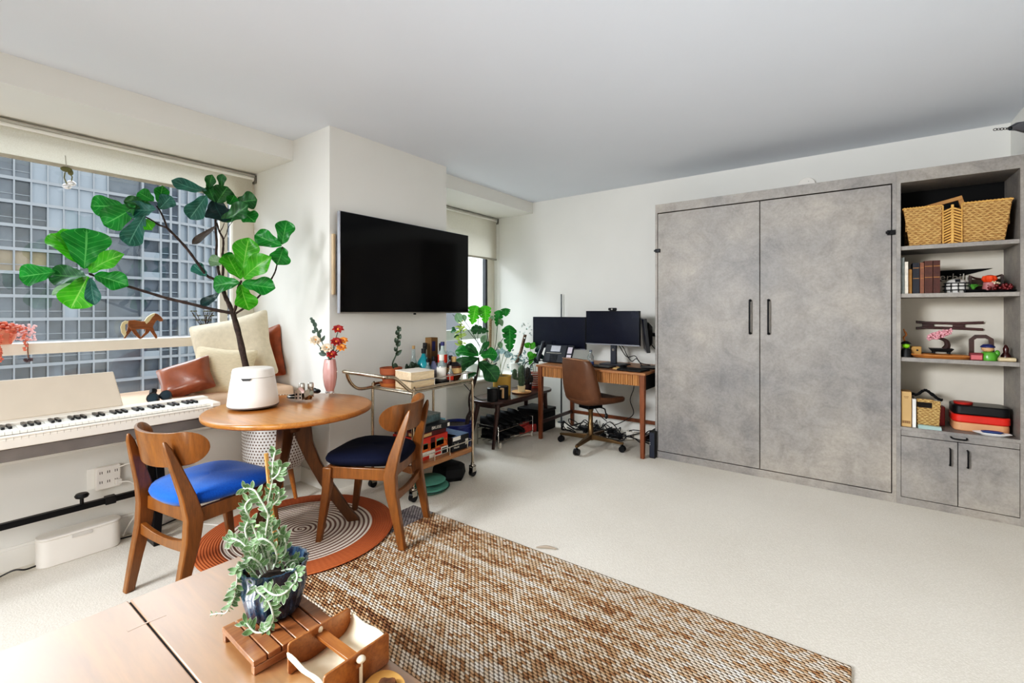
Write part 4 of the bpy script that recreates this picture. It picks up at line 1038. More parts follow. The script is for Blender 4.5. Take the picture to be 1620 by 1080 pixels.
bottle('spirit_bottle', 'clear bottle with white cap and red neck label at the front', -2.54, 2.53, [(0, 0), (.034, 0), (.036, .10), (.03, .14), (.016, .165), (.014, .19), (0, .19)], clearb, whitep, (.02, .17, .215), (.0365, .03, .12), whitep)
bottle('spirit_bottle', 'brown bottle with black screw cap beside the gift carton', -2.72, 2.70, straight, darkb, MATS['black_plastic'], (.015, .26, .285), (.0385, .05, .13), whitep)
bottle('spirit_bottle', 'short liqueur bottle with black cap and tan label near the window edge', -2.62, 2.71, [(0, 0), (.03, 0), (.032, .11), (.014, .14), (.013, .165), (0, .165)], darkb, MATS['black_plastic'], (.016, .165, .19), (.0325, .05, .11), tanp)
bottle('spirit_bottle', 'small round clear bottle with arched white print before the turquoise one', -2.68, 2.52, [(0, 0), (.034, 0), (.038, .06), (.03, .10), (.012, .125), (.012, .15), (0, .15)], clearb, MATS['black_plastic'], (.014, .15, .17), (.0385, .02, .07), gy if False else whitep)
bottle('spirit_bottle', 'slender clear bottle with black cap standing rearmost near the fig leaves', -2.76, 2.56, [(0, 0), (.026, 0), (.028, .17), (.012, .21), (.012, .24), (0, .24)], mat('bottle_smoke', (150, 160, 158), .1, trans=.4), MATS['black_plastic'], (.015, .24, .275), (.0285, .05, .13), tanp)
bottle('spirit_bottle', 'small clear bottle with silver cap touching the whiskey bottle', -2.49, 2.575, [(0, 0), (.022, 0), (.024, .07), (.010, .095), (.010, .11), (0, .11)], clearb, MATS['steel'], (.012, .11, .13), (.0245, .02, .06), redp)
t = thing('whiskey_decanter', 'squat bottle of brown liquor with dark collar at the far end of the cart', 'bottle', (-2.53, 2.66, ZT))
q = V((-2.53, 2.655, 0))
build('glass_body', MB().lathe([(0, ZT), (.035, ZT), (.062, ZT+.05), (.06, ZT+.09), (.056, ZT+.12), (0, ZT+.12)], q, 28), mat('amber_glass', (110, 58, 26), 0.06, var=0.2, trans=0.3), t, angle=60)
build('paper_label', MB().lathe([(.0615, ZT+.065), (.0625, ZT+.065), (.0605, ZT+.105), (.0595, ZT+.105)], q, 28), tanp, t)
build('collar', MB().lathe([(0, ZT+.12), (.058, ZT+.12), (.05, ZT+.135), (.03, ZT+.15), (0, ZT+.15)], q, 24), darkb, t)
build('stopper', MB().lathe([(0, ZT+.15), (.018, ZT+.15), (.02, ZT+.19), (0, ZT+.19)], q, 16), tanp, t)
t = thing('gift_carton', 'tall brown bottle carton standing behind the bottles against the wall', 'carton', (-2.81, 2.68, ZT))
build('carton_body', MB().box((-2.845, 2.645, ZT), (-2.775, 2.72, ZT+.33)), mat('kraft_brown', (120, 92, 58), 0.7), t, bev=0.002)
build('carton_label', MB().box((-2.775, 2.655, ZT+.22), (-2.774, 2.69, ZT+.30)), navyp, t)
for i, (x, y) in enumerate(((-2.62, 2.475), (-2.60, 2.56))):
    t = thing('tumbler', ['clear glass tumbler in front of the turquoise bottle', 'clear glass tumbler in front of the lilac bottle'][i], 'glass', (x, y, ZT))
    build('glass_wall', MB().lathe([(0, ZT), (.030, ZT), (.034, ZT+.10), (.031, ZT+.10), (.028, ZT+.012), (0, ZT+.012)], (x, y, 0), 24), MATS['clear_glass'], t, angle=50)
solo('coaster_set', MB().obox((-2.50, 2.50, ZT+.012), (.07, .10, .024), R(5)), MATS['black_plastic'], 'small dark tray of bar tools on the front edge of the cart', 'tray', bev=0.003)

# board games on the lower shelf
def lettering_box(name, label, cpos, size, rz, base, panels, txt=None):
    t = thing(name, label, 'game box', (cpos[0], cpos[1], cpos[2]-size[2]/2), rz, local=True)
    o = V((0, 0, size[2]/2)); h = V(size)/2
    build('box_lid', MB().cbox(o, size), base, t, bev=0.002)
    for k, (face, a, b_, m) in enumerate(panels):
        mb = MB(); e = .0006
        if face == '+x': mb.box((h.x, -h.y+a[0]*size[1], a[1]*size[2]), (h.x+e, -h.y+b_[0]*size[1], b_[1]*size[2]))
        if face == '-y': mb.box((-h.x+a[0]*size[0], -h.y-e, a[1]*size[2]), (-h.x+b_[0]*size[0], -h.y, b_[1]*size[2]))
        if face == '+z': mb.box((-h.x+a[0]*size[0], -h.y+a[1]*size[1], size[2]), (-h.x+b_[0]*size[0], -h.y+b_[1]*size[1], size[2]+e))
        build('printed_panel', mb, m, t, smooth=False)
    if txt:
        for (s_, face, pos, sz) in txt:
            if face == '+x': text('lettering', s_, sz, (h.x+.0012, -h.y+pos[0]*size[1], pos[1]*size[2]), facing((1, 0, 0)), whitep, t)
            else: text('lettering', s_, sz, (-h.x+pos[0]*size[0], -h.y-.0012, pos[1]*size[2]), facing((0, -1, 0)), whitep, t)
    return t
gr = mat('game_red', (190, 56, 40), 0.5); gk = mat('game_black', (34, 34, 38), 0.45); gb = mat('game_blue', (96, 124, 168), 0.5); gm = mat('game_maroon', (92, 30, 30), 0.5)
go = mat('game_art', (200, 110, 50), 0.5, var=0.6, vscale=40); gg = mat('game_green', (96, 140, 110), 0.5, var=0.5, vscale=50); gt = mat('game_teal', (120, 176, 196), 0.5); gw = whitep; gy = mat('game_grey', (110, 112, 108), 0.5, var=0.4, vscale=40)
SZ = .2355
lettering_box('game_box', 'white and red striped game box at the bottom of the cart pile', (-2.60, 2.37, SZ+.028), (.28, .30, .056), 0, gw, [('+x', (.0, .0), (.35, .45), gr), ('+x', (.55, .2), (.75, 1), gr), ('+x', (.78, .1), (.95, .8), gk), ('-y', (.1, .2), (.4, .8), navyp), ('-y', (.5, .1), (.95, .9), gy)], [('GAME', '+x', (.18, .7), .022), ('ZONE', '-y', (.25, .5), .03)])
lettering_box('game_box', 'thick red illustrated game box in the middle of the cart pile', (-2.60, 2.37, SZ+.0565+.05), (.28, .29, .10), 0, gr, [('+x', (.02, .05), (.98, .55), go), ('+x', (.15, .2), (.3, .6), gg), ('+x', (.6, .2), (.85, .7), gg), ('+x', (.4, .1), (.55, .9), gm), ('-y', (.35, .55), (.9, .9), gw), ('-y', (.3, .1), (.8, .5), go)], [('CATAN', '-y', (.62, .72), .035)])
lettering_box('game_box', 'maroon game box with white lettering lying above the red one', (-2.60, 2.37, SZ+.157+.018), (.27, .27, .035), R(4), gm, [('-y', (.1, .1), (.5, .9), gy), ('-y', (.55, .2), (.9, .8), tanp), ('+x', (.05, .2), (.4, .8), tanp)])
lettering_box('game_box', 'flat black game box with pale lettering near the top of the pile', (-2.58, 2.40, SZ+.1925+.022), (.25, .27, .043), R(-3), gk, [('+x', (.9, .2), (.98, .8), gw), ('-y', (.1, .3), (.5, .8), tanp)], [('BRUISE', '+x', (.5, .5), .03)])
lettering_box('game_box', 'small grey tinted game box on top of the pile', (-2.62, 2.39, SZ+.236+.03), (.20, .22, .06), R(3), gy, [('+x', (.05, .1), (.95, .9), mat('game_slate', (92, 110, 112), 0.3, var=0.4, vscale=30)), ('-y', (.1, .1), (.9, .9), go)])
lettering_box('game_box', 'black game box with blue lid standing at the far end of the shelf', (-2.55, 2.625, SZ+.055), (.24, .19, .11), 0, gk, [('+z', (.0, .0), (1, 1), gb), ('+z', (.4, .0), (.95, .35), gr), ('+x', (.05, .72), (.5, .98), gw), ('+x', (.78, .25), (.95, .65), gw), ('-y', (.1, .3), (.8, .5), gw)], [('Small', '+x', (.25, .48), .022), ('World', '+x', (.25, .25), .022)])
solo('card_box', MB().obox((-2.72, 2.66, SZ+.115+.04), (.09, .10, .07), R(10)), gt, 'small pale blue card box perched behind the black and blue game box', 'box', bev=0.003)
lettering_box('game_box', 'thin magazine style game box at the near end of the lower shelf', (-2.55, 2.17, SZ+.012), (.20, .07, .022), R(-4), gm, [('+z', (.1, .1), (.9, .9), gw), ('+x', (.1, .1), (.9, .9), gw)])
# under the cart
tb = mat('teal_cloth', (96, 150, 134), 0.8, var=0.12, bmp=0.3)
t = thing('folded_tote', 'folded mint green fabric bag lying on the carpet under the bar cart', 'bag', (-2.50, 2.33, 0))
mb = MB(); mb.lathe([(0, 0), (.12, .004), (.135, .02), (.125, .034), (0, .046)], (-2.49, 2.36, 0), 28, sy=1.1); build('lower_fold', mb, tb, t)
mb = MB(); mb.lathe([(0, .046), (.10, .05), (.118, .06), (.10, .075), (0, .085)], (-2.51, 2.37, 0), 28, sy=1.1); build('upper_fold', mb, tb, t)
build('trim_cord', MB().tube([(-2.49+.137*math.cos(2*PI*i/30), 2.36+.150*math.sin(2*PI*i/30), .022) for i in range(30)], .003, 6, closed=True), MATS['black_plastic'], t)
solo('storage_case', MB().lathe([(0, .0), (.13, .0), (.15, .03), (.14, .09), (.11, .11), (0, .11)], (-2.55, 2.62, 0), 6, sy=.85), mat('black_nylon', (16, 16, 18), 0.7), 'black hexagonal fabric case on the carpet under the far end of the cart', 'case', angle=30)

# ================= bench =================
wood('walnut_dark', (52, 30, 26), (76, 44, 36), 'y', 0.3, 14, 0.4)
bx0, bx1, by0, by1 = -3.05, -2.64, 3.32, 4.42
t = thing('bench', 'long dark walnut bench with rounded ends below the narrow window', 'bench', (-2.84, 3.87, 0))
pts = [(y, x) for x, y in []]
out = rrect(bx1-bx0, by1-by0, .17, 8)
build('bench_top', MB().prism(out, .026, Tm(((bx0+bx1)/2, (by0+by1)/2, .425))), MATS['walnut_dark'], t, bev=0.006)
build('apron', MB().prism(rrect(.26, by1-by0-.18, .08, 4), .05, Tm(((bx0+bx1)/2, (by0+by1)/2, .375))), MATS['walnut_dark'], t, bev=0.004)
for x, y, fx, fy in ((bx1-.08, by0+.13, bx1-.085, by0+.07), (bx0+.08, by0+.13, bx0+.03, by0+.07), (bx1-.08, by1-.13, bx1-.085, by1-.07), (bx0+.08, by1-.13, bx0+.03, by1-.07)):
    build('leg', MB().tube([(x, y, .425), (x, y, .36), (fx, fy, 0)], [.026, .024, .014], 12), MATS['walnut_dark'], t)
ZN = .4515
# black canisters (speakers) on bench
for i, (x, y) in enumerate(((-2.74, 3.40), (-2.73, 3.55))):
    t = thing('coffee_canister', ['black cylindrical canister at the near end of the bench', 'black canister with wooden handle beside the ochre pot on the bench'][i], 'canister', (x, y, ZN))
    build('body', MB().lathe([(0, ZN), (.050, ZN), (.052, ZN+.004), (.052, ZN+.105), (0, ZN+.105)], (x, y, 0), 32), mat('matt_black', (24, 24, 26), 0.5), t, angle=50)
    build('lid', MB().lathe([(0, ZN+.107), (.053, ZN+.107), (.053, ZN+.122), (.048, ZN+.126), (0, ZN+.126)], (x, y, 0), 32), MATS['black_plastic'], t, angle=50)
    if i: build('handle', MB().box((x+.040, y-.075, ZN+.02), (x+.058, y-.058, ZN+.115)).box((x+.02, y-.075, ZN+.10), (x+.05, y-.05, ZN+.115)), mat('pale_handle', (206, 170, 130), 0.5), t, bev=0.003)
    else:
        build('power_lead', MB().tube(smoothpts([(-2.79, 3.40, ZN+.01), (-2.90, 3.36, ZN+.012), (-3.02, 3.36, ZN+.10), (-3.10, 3.32, ZN+.18), (-3.18, 3.30, ZN+.17)], 8), .004, 8), MATS['black_plastic'], t)
        build('spout', MB().cyl((x-.03, y+.03, ZN+.10), (x-.045, y+.045, ZN+.12), .010, .006, 10), MATS['black_plastic'], t)
# ochre pot with anthurium silver leaves
pc = V((-2.86, 3.70, 0))
t = thing('potted_plant', 'ochre ribbed cylinder pot with thin stemmed silvery plant on the bench', 'plant', (pc.x, pc.y, ZN))
build('pot', MB().lathe([(0, ZN), (.085, ZN), (.088, ZN+.01), (.092, ZN+.20), (.086, ZN+.20), (.083, ZN+.18), (0, ZN+.18)], pc, 48, wob=lambda a, z: 1+.012*math.cos(a*24)), mat('ochre_pot', (196, 160, 84), 0.6, var=0.08), t)
build('soil', MB().lathe([(0, ZN+.185), (.083, ZN+.185), (.083, ZN+.18)], pc, 20), MATS['soil'], t)
def plane_at(c, u, v, off=0.0): return dp(u, v, FW[0]*c.x+FW[1]*c.y+off)
def foliage(parent, c, specs, m, name='foliage', prof='oval', px=None, off=0.0, fold=.25, curl=.12, wave=0):
    mb = MB(); d = FW[0]*c.x+FW[1]*c.y
    for i, s in enumerate(specs):
        u, v, a, b_, w_ = s[:5]; o = off + (s[5] if len(s) > 5 else 0.03*math.sin(i*1.9))
        A = plane_at(c, u, v, o); B = plane_at(c, a, b_, o + .03*math.cos(i*1.3))
        nr = (V((0, 0, EYE))-A).normalized() + V((.3*math.sin(i*2.1), .3*math.cos(i*1.1), .4))
        mb.leaf(A, B, w_*d/FPX, nr, prof, fold, curl*math.sin(i+1), n=8, wave=wave)
    return build(name, mb, m, parent, angle=180)
def stems(parent, c, lst, r, m, name='stem', off=0.0, base=None):
    mb = MB()
    for i, pts in enumerate(lst):
        P_ = [plane_at(c, u, v, off+.02*math.sin(i*2.0)) for u, v in pts]
        if base is not None: P_ = [V(base)] + P_
        mb.tube(smoothpts(P_, 4), r, 6)
    return build(name, mb, m, parent, angle=80)
silver = mat('silver_leaf', (150, 176, 176), 0.5, var=0.4, vscale=60)
gstem = mat('pale_stem', (150, 160, 130), 0.6, var=0.2)
base = pc+V((0, 0, ZN+.18))
stems(t, pc, [[(792,590),(791,570),(790,560)], [(794,590),(798,575),(803,562)], [(793,590),(792,580),(797,560)]], .003, gstem, base=base)
foliage(t, pc, [(790,560,781,566,8),(790,560,786,552,8),(791,558,800,554,8),(792,560,795,549,7),(790,562,780,574,8),(797,560,806,556,8),(798,561,807,565,8),(790,559,783,556,7),(803,562,812,560,7)], silver)
# cactus on saucer
cc = V((-2.78, 3.93, 0))
t = thing('potted_cactus', 'ribbed green cactus in a small cream pot on a wooden saucer on the bench', 'plant', (cc.x, cc.y, ZN))
build('saucer', MB().lathe([(0, ZN), (.09, ZN), (.105, ZN+.012), (.10, ZN+.016), (.08, ZN+.01), (0, ZN+.01)], cc, 32), mat('saucer_wood', (206, 160, 112), 0.5), t)
build('pot', MB().lathe([(0, ZN+.01), (.035, ZN+.01), (.042, ZN+.075), (.037, ZN+.075), (.034, ZN+.06), (0, ZN+.06)], cc, 24), mat('cream_pot', (226, 214, 180), 0.5), t)
rib = lambda a, z: 1+.12*math.cos(a*8)
mb = MB().lathe([(.02, ZN+.06), (.03, ZN+.10), (.034, ZN+.20), (.03, ZN+.26), (.015, ZN+.285), (0, ZN+.29)], cc, 48, wob=rib)
mb.lathe([(.01, ZN+.14), (.02, ZN+.16), (.024, ZN+.20), (.02, ZN+.235), (0, ZN+.25)], cc+V((-.06, -.04, 0)), 32, wob=rib); mb.tube([cc+V((-.02, -.01, ZN+.14)), cc+V((-.06, -.04, ZN+.15)), cc+V((-.06, -.04, ZN+.17))], .014, 8)
build('cactus_body', mb, mat('cactus_green', (86, 106, 84), 0.6, var=0.35, vscale=60, bmp=0.3), t, angle=80)
# second cactus dark
c3 = V((-2.82, 4.10, 0))
t = thing('potted_cactus', 'dark knobbly cactus beside the cream potted one on the bench', 'plant', (c3.x, c3.y, ZN))
build('pot', MB().lathe([(0, ZN), (.04, ZN), (.052, ZN+.07), (.046, ZN+.07), (.04, ZN+.06), (0, ZN+.055)], c3, 24), mat('plum_pot', (62, 44, 58), 0.3, coat=0.6), t)
mb = MB().lathe([(.02, ZN+.055), (.03, ZN+.10), (.033, ZN+.18), (.026, ZN+.23), (0, ZN+.25)], c3, 48, wob=rib)
mb.ell(c3+V((.035, .02, ZN+.12)), (.02, .022, .045), 12).ell(c3+V((-.03, .02, ZN+.15)), (.018, .02, .04), 12)
build('cactus_body', mb, mat('cactus_dark', (70, 66, 62), 0.6, var=0.35, vscale=60), t, angle=80)
# red and white pot with pothos
c4 = V((-2.84, 4.27, 0))
t = thing('potted_plant', 'red and white banded pot with upright leafy stem at the far end of the bench', 'plant', (c4.x, c4.y, ZN))
build('pot', MB().lathe([(0, ZN), (.05, ZN), (.065, ZN+.17), (.059, ZN+.17), (.055, ZN+.15), (0, ZN+.15)], c4, 28), mat('brick_red_pot', (176, 84, 66), 0.5), t)
bd = MB()
for k in range(6): z = ZN+.03+k*.024; r = .0505+.015*(z-ZN)/.17+.0012; bd.lathe([(r, z), (r+.001, z), (r+.002, z+.010), (r+.001, z+.010)], c4, 28)
build('pot_band', bd, whitep, t)
build('soil', MB().lathe([(0, ZN+.152), (.055, ZN+.152), (.055, ZN+.145)], c4, 20), MATS['soil'], t)
stems(t, c4, [[(846,592),(843,580),(840,560),(838,545)], [(848,592),(846,575),(845,562)]], .0035, gstem, base=c4+V((0, 0, ZN+.15)))
foliage(t, c4, [(838,550,830,543,12),(839,552,846,541,10),(843,562,838,577,9),(841,556,836,566,10),(842,560,850,566,8)], MATS['leaf_bright'])
foliage(t, c4, [(846,556,855,553,9),(848,560,857,562,9),(846,566,855,571,9),(848,552,860,548,9),(852,560,862,568,8),(844,566,852,575,8)], MATS['leaf_dark'])
# ================= plants on the far sill =================
ZS = .556
mp = V((-3.52, 4.02, 0))
t = thing('monstera', 'split leaf monstera on a moss pole with bright leaves in the narrow window', 'plant', (mp.x, mp.y, ZS))
build('pot', MB().lathe([(0, ZS), (.07, ZS), (.09, ZS+.13), (.083, ZS+.13), (.08, ZS+.11), (0, ZS+.11)], mp, 28), mat('grey_pot', (196, 204, 196), 0.5), t)
pb = plane_at(mp, 775, 600); 
build('moss_pole', MB().tube([mp+V((0, 0, ZS+.05)), plane_at(mp, 775, 560), plane_at(mp, 776, 504)], .017, 12), mat('coir', (168, 146, 118), 0.9, var=0.4, vscale=70, bmp=0.8, bscale=90), t)
stems(t, mp, [[(776,580),(765,555),(758,545),(740,522),(716,497)], [(776,585),(757,545),(745,522),(733,505)], [(776,575),(757,545),(757,520),(756,500)], [(777,570),(784,545),(787,515),(790,500)], [(777,575),(785,552),(800,530),(806,524)], [(776,560),(772,535),(768,512)], [(777,575),(784,556),(790,548)]], .0035, MATS['sprig_dark'])
def monst(specs, m, split=5):
    d = FW[0]*mp.x+FW[1]*mp.y
    for i, (u, v, a, b_, w_) in enumerate(specs):
        mb = MB()
        A = plane_at(mp, u, v, .02*math.sin(i)); B = plane_at(mp, a, b_, .05*math.sin(i*2)); W_ = w_*d/FPX
        ax = (B-A); L_ = ax.length; ax.normalize(); nr = ((V((0, 0, EYE))-A).normalized()+V((.2*math.sin(i), .2, .2))).normalized(); nr = (nr-ax*nr.dot(ax)).normalized(); sd = ax.cross(nr)
        rows = []; N = 48
        for j in range(N+1):
            q = j/N; base_w = (min(1, q/.18)**.6) * (1-q**2.2)**.75
            notch = max(0.0, math.cos((q-.5/split)*2*PI*split*1.0))**5 if .12 < q < .9 else 0
            row = []
            for s_i in (-1, -.62, -.3, 0, .3, .62, 1):
                cut = 1 - .5*notch*(abs(s_i) > .5)
                wv = W_*.52*base_w*s_i*cut + (0.0)
                row.append(A + ax*(L_*(q - .22*(1-q)*abs(s_i)**1.5 + .05*abs(s_i))) + sd*wv + nr*(-.28*abs(wv) + .10*L_*math.sin(PI*q)))
            rows.append(row)
        mb.grid(rows)
        build('leaf', mb, m, t, angle=180)
monst([(752,487,747,512,24),(767,487,768,510,22)], MATS['leaf_bright'])
monst([(800,489,800,500,16),(790,494,786,515,16),(806,520,806,556,24)], MATS['leaf_green'])
monst([(749,520,772,524,16)], MATS['leaf_deep'], 4)
foliage(t, mp, [(722,495,728,512,16),(733,497,736,508,8),(764,540,770,530,12),(766,532,762,543,10),(790,540,793,552,9),(781,500,774,508,8),(789,504,795,516,9)], MATS['leaf_pale'], 'foliage')
# feathery plant
fp = V((-3.48, 3.72, 0))
t = thing('bottlebrush_plant', 'feathery lime green plant in a white pot at the near end of the far sill', 'plant', (fp.x, fp.y, ZS))
build('pot', MB().lathe([(0, ZS), (.05, ZS), (.062, ZS+.10), (.056, ZS+.10), (0, ZS+.09)], fp, 24), MATS['white_plastic'], t)
stems(t, fp, [[(731,585),(731,560),(730,540),(728,512)]], .004, MATS['sprig_dark'], base=fp+V((0, 0, ZS+.09)))
sp = []
for i in range(60):
    v = rr.uniform(508, 552); u = 729+rr.uniform(-4, 4); sp.append((u, v, u+rr.uniform(-10, 10)*(1-abs(v-530)/60), v+rr.uniform(-6, 5), 2.6))
foliage(t, fp, sp, mat('lime_leaf', (178, 200, 96), 0.5, var=0.3, vscale=50), prof='thin')
foliage(t, fp, [(722,522,713,526,7),(720,520,714,519,5),(726,530,718,534,5)], MATS['leaf_deep'], 'side_foliage')
# silvery grass tuft behind cart
gp = V((-3.40, 3.38, 0))
t = thing('spider_plant', 'silvery arching spider plant on the far sill just behind the column', 'plant', (gp.x, gp.y, ZS))
build('pot', MB().lathe([(0, ZS), (.05, ZS), (.065, ZS+.09), (.059, ZS+.09), (0, ZS+.08)], gp, 24), MATS['grey_pot'], t)
sp = []
mb = MB(); b0 = gp+V((0, 0, ZS+.08))
for i in range(46):
    a = rr.uniform(0, 2*PI); ln = rr.uniform(.08, .2); hgt = rr.uniform(.08, .26)
    mid = b0+V((math.cos(a)*ln*.5, math.sin(a)*ln*.5, hgt)); tip = b0+V((math.cos(a)*ln, math.sin(a)*ln*.9, hgt-.05))
    P_ = smoothpts([b0, mid, tip], 5); mb.tube(P_, [.004*(1-j/len(P_))+.001 for j in range(len(P_))], 4)
build('foliage', mb, silver, t, angle=80)
# speckled silver bush with stake
s5 = V((-3.345, 4.60, 0))
t = thing('polka_dot_plant', 'white speckled bushy plant leaning on a bark totem at the far sill corner', 'plant', (s5.x, s5.y, ZS))
build('pot', MB().lathe([(0, ZS), (.06, ZS), (.075, ZS+.11), (.069, ZS+.11), (0, ZS+.10)], s5, 24), mat('white_pot', (222, 220, 214), 0.4), t)
build('totem', MB().tube([s5+V((0, 0, ZS+.08)), plane_at(s5, 824, 556), plane_at(s5, 831, 529)], .02, 12), mat('bark_totem', (118, 96, 82), 0.9, var=0.5, vscale=60, bmp=0.8), t)
lf = MB(); d5 = FW[0]*s5.x+FW[1]*s5.y
for i in range(110):
    u = 822+rr.gauss(0, 9); v = 572+rr.gauss(0, 10); a = rr.uniform(0, 2*PI); A = dp(u, v, d5+rr.uniform(-.08, .08))
    lf.leaf(A, A+V((math.cos(a)*.03, math.sin(a)*.03, rr.uniform(-.02, .03))), .02, None, 'oval', .2, .1, n=4)
build('foliage', lf, mat('speckle_leaf', (140, 160, 158), 0.5, var=0.9, vscale=160), t, angle=180)
lf = MB()
for i in range(16):
    u = 833+rr.gauss(0, 5); v = 517+rr.gauss(0, 8); a = rr.uniform(0, 2*PI); A = dp(u, v, d5+rr.uniform(-.05, .05))
    lf.leaf(A, A+V((math.cos(a)*.035, math.sin(a)*.03, rr.uniform(-.03, .04))), .016, None, 'oval', .2, .1, n=4)
build('tip_foliage', lf, mat('white_leaf', (206, 214, 210), 0.5, var=0.3, vscale=90), t, angle=180)
# dark potted on sill
c6 = V((-3.34, 4.12, 0))
t = thing('serpentine_ornament', 'dark glazed serpentine ornament on a cream box on the far sill', 'ornament', (c6.x, c6.y, ZS))
build('cream_base', MB().obox(c6+V((0, 0, ZS+.04)), (.07, .14, .08), 0), mat('cream_box', (226, 216, 190), 0.6), t, bev=0.003)
mb = MB().tube(smoothpts([c6+V((0, -.08, ZS+.17)), c6+V((0, -.05, ZS+.13)), c6+V((0, 0, ZS+.10)), c6+V((0, .05, ZS+.115)), c6+V((0, .10, ZS+.14))], 5), [.012, .014, .018, .02, .024, .028, .03, .03, .03, .03, .03, .028, .026, .022, .02, .018, .014, .012, .010, .008, .006], 10)
build('dark_body', mb, mat('ink_glaze', (40, 44, 56), 0.25, coat=0.5), t, angle=80)
# ================= big fig in blue pot =================
bp = V((-2.96, 3.14, 0))
t = thing('fiddle_leaf_fig', 'young fig with large dark leaves in a cobalt blue pot behind the cart', 'plant', (bp.x, bp.y, 0))
build('pot', MB().lathe([(0, 0), (.125, 0), (.135, .01), (.142, .24), (.147, .245), (.147, .27), (.138, .27), (.134, .24), (0, .235)], bp, 40), mat('cobalt_pot', (34, 44, 110), 0.3, var=0.3, vscale=6, coat=0.4), t)
build('soil', MB().lathe([(0, .245), (.134, .245), (.134, .238)], bp, 24), MATS['soil'], t)
tk = MB()
for pts, off in (([(738,688),(741,665),(748,645),(747,620),(753,600),(757,580),(757,565)], 0), ([(734,688),(739,660),(743,650),(742,630),(747,612),(752,595)], .03)):
    P_ = smoothpts([plane_at(bp, u, v, off) for u, v in pts], 4); tk.tube(P_, [.012-.005*i/len(P_)+.001*math.sin(i*2) for i in range(len(P_))], 8)
build('trunk', tk, MATS['bark'], t, angle=80)
dB = FW[0]*bp.x+FW[1]*bp.y
for i, (u, v, a, b_, w_, cn) in enumerate([(757,563,720,556,22,'green'),(755,560,737,545,14,'deep'),(760,563,787,562,24,'green'),(757,567,718,586,26,'deep'),(758,572,786,604,30,'deep'),(758,562,774,540,10,'deep'),(755,590,738,598,12,'deep'),(757,562,742,550,14,'green')]):
    A = plane_at(bp, u, v); B = plane_at(bp, a, b_, -.06 if i in (3, 4) else .03)
    build('leaf', MB().leaf(A, B, w_*dB/FPX, (V((0, 0, EYE))-A).normalized()+V((.1, -.1, .7)), 'fig', .25, .14, n=12, wave=.8), MATS['leaf_'+cn], t, angle=180, sub=1)
# ================= shoe rack under bench =================
t = thing('shoe_rack', 'low two tier chrome wire shoe rack under the bench', 'rack', (-2.83, 3.75, 0))
fr = MB()
for z in (.05, .16):
    for x in (-2.96, -2.70): fr.tube([(x, 3.44, z), (x, 4.02, z)], .005, 6)
    for k in range(5): fr.tube([(-2.96+k*.065, 3.44, z), (-2.96+k*.065, 4.02, z)], .003, 6)
for y in (3.44, 4.02):
    fr.tube([(-2.96, y, 0.0), (-2.96, y, .2), (-2.70, y, .2), (-2.70, y, 0.0)], .006, 8)
build('wire_frame', fr, MATS['chrome'], t, angle=80)
build('rack_foot', MB().box((-2.712, 3.46, 0), (-2.692, 3.475, .05)).box((-2.712, 4.0, 0), (-2.692, 4.015, .05)), whitep, t)
def shoe(label, x, y, z, rz, up, sole, group=None, s=1.0, name='shoe'):
    t = thing(name, label, 'shoe', (x, y, z), rz, group, local=True)
    n = 11; rings = []
    for i in range(n):
        q = i/(n-1); yy = (-.13+.26*q)*s; w_ = (.030+.012*math.sin(PI*min(1, q*1.15)))*s*(1 if q < .92 else .6) ; h = (.085 if q < .35 else .085-.055*((q-.35)/.65)**.8)*s
        if i == 0: w_ *= .55
        rings.append([(w_*math.cos(2*PI*k/12), yy, .015*s+max(0, h/2+h/2*math.sin(2*PI*k/12))) for k in range(12)])
    build('upper', MB().loft(rings), up, t, angle=80)
    build('sole', MB().loft([[(w*s*sg, y_*s, zz*s) for (w, y_) in ((.024, -.135), (.036, -.09), (.030, 0), (.043, .07), (.03, .13), (0, .145)) for sg in (1,)] + [(-w*s, y_*s, zz*s) for (w, y_) in ((.03, .13), (.043, .07), (.030, 0), (.036, -.09), (.024, -.135))] for zz in (0, .018)]), sole, t)
    build('laces', MB().tube([(-.012*s, .03*s, .075*s), (.012*s, .04*s, .07*s), (-.012*s, .05*s, .065*s), (.012*s, .06*s, .06*s)], .003*s, 5), sole, t)
    return t
bs = MATS['black_nylon']
for i, y in enumerate((3.50, 3.60, 3.72, 3.82, 3.94)):
    s0 = shoe('black shoe in the row on the upper tier of the shoe rack', -2.84, y, .166, R(-90+8*math.sin(i*3)), bs, MATS['matt_black'], 'black shoes on the rack')
for i, y in enumerate((3.52, 3.64, 3.78, 3.90)):
    s0 = shoe('black shoe in the row on the lower tier of the shoe rack', -2.84, y, .056, R(-90+6*math.cos(i*3)), bs, MATS['matt_black'], 'black shoes on the lower tier', s=.9)
rs = mat('coral_knit', (206, 84, 74), 0.7, var=0.2, vscale=60)
s_ = at(826, 690, 'z', 0)
shoe('coral sneaker with white sole standing on the carpet before the bench', s_.x-.02, s_.y+.08, 0, R(150), rs, whitep, None, 1.0, 'sneaker')
shoe('coral sneaker tilted behind its mate beside the shoe rack', s_.x-.12, s_.y+.12, 0, R(165), rs, whitep, None, 1.0, 'sneaker')
t = thing('storage_bin', 'black fabric storage box under the far end of the bench', 'box', (-2.82, 4.30, 0))
build('body', MB().box((-3.0, 4.17, 0), (-2.68, 4.45, .20)), bs, t, bev=0.01)
build('lid', MB().box((-3.005, 4.165, .201), (-2.675, 4.455, .235)), MATS['matt_black'], t, bev=0.006)
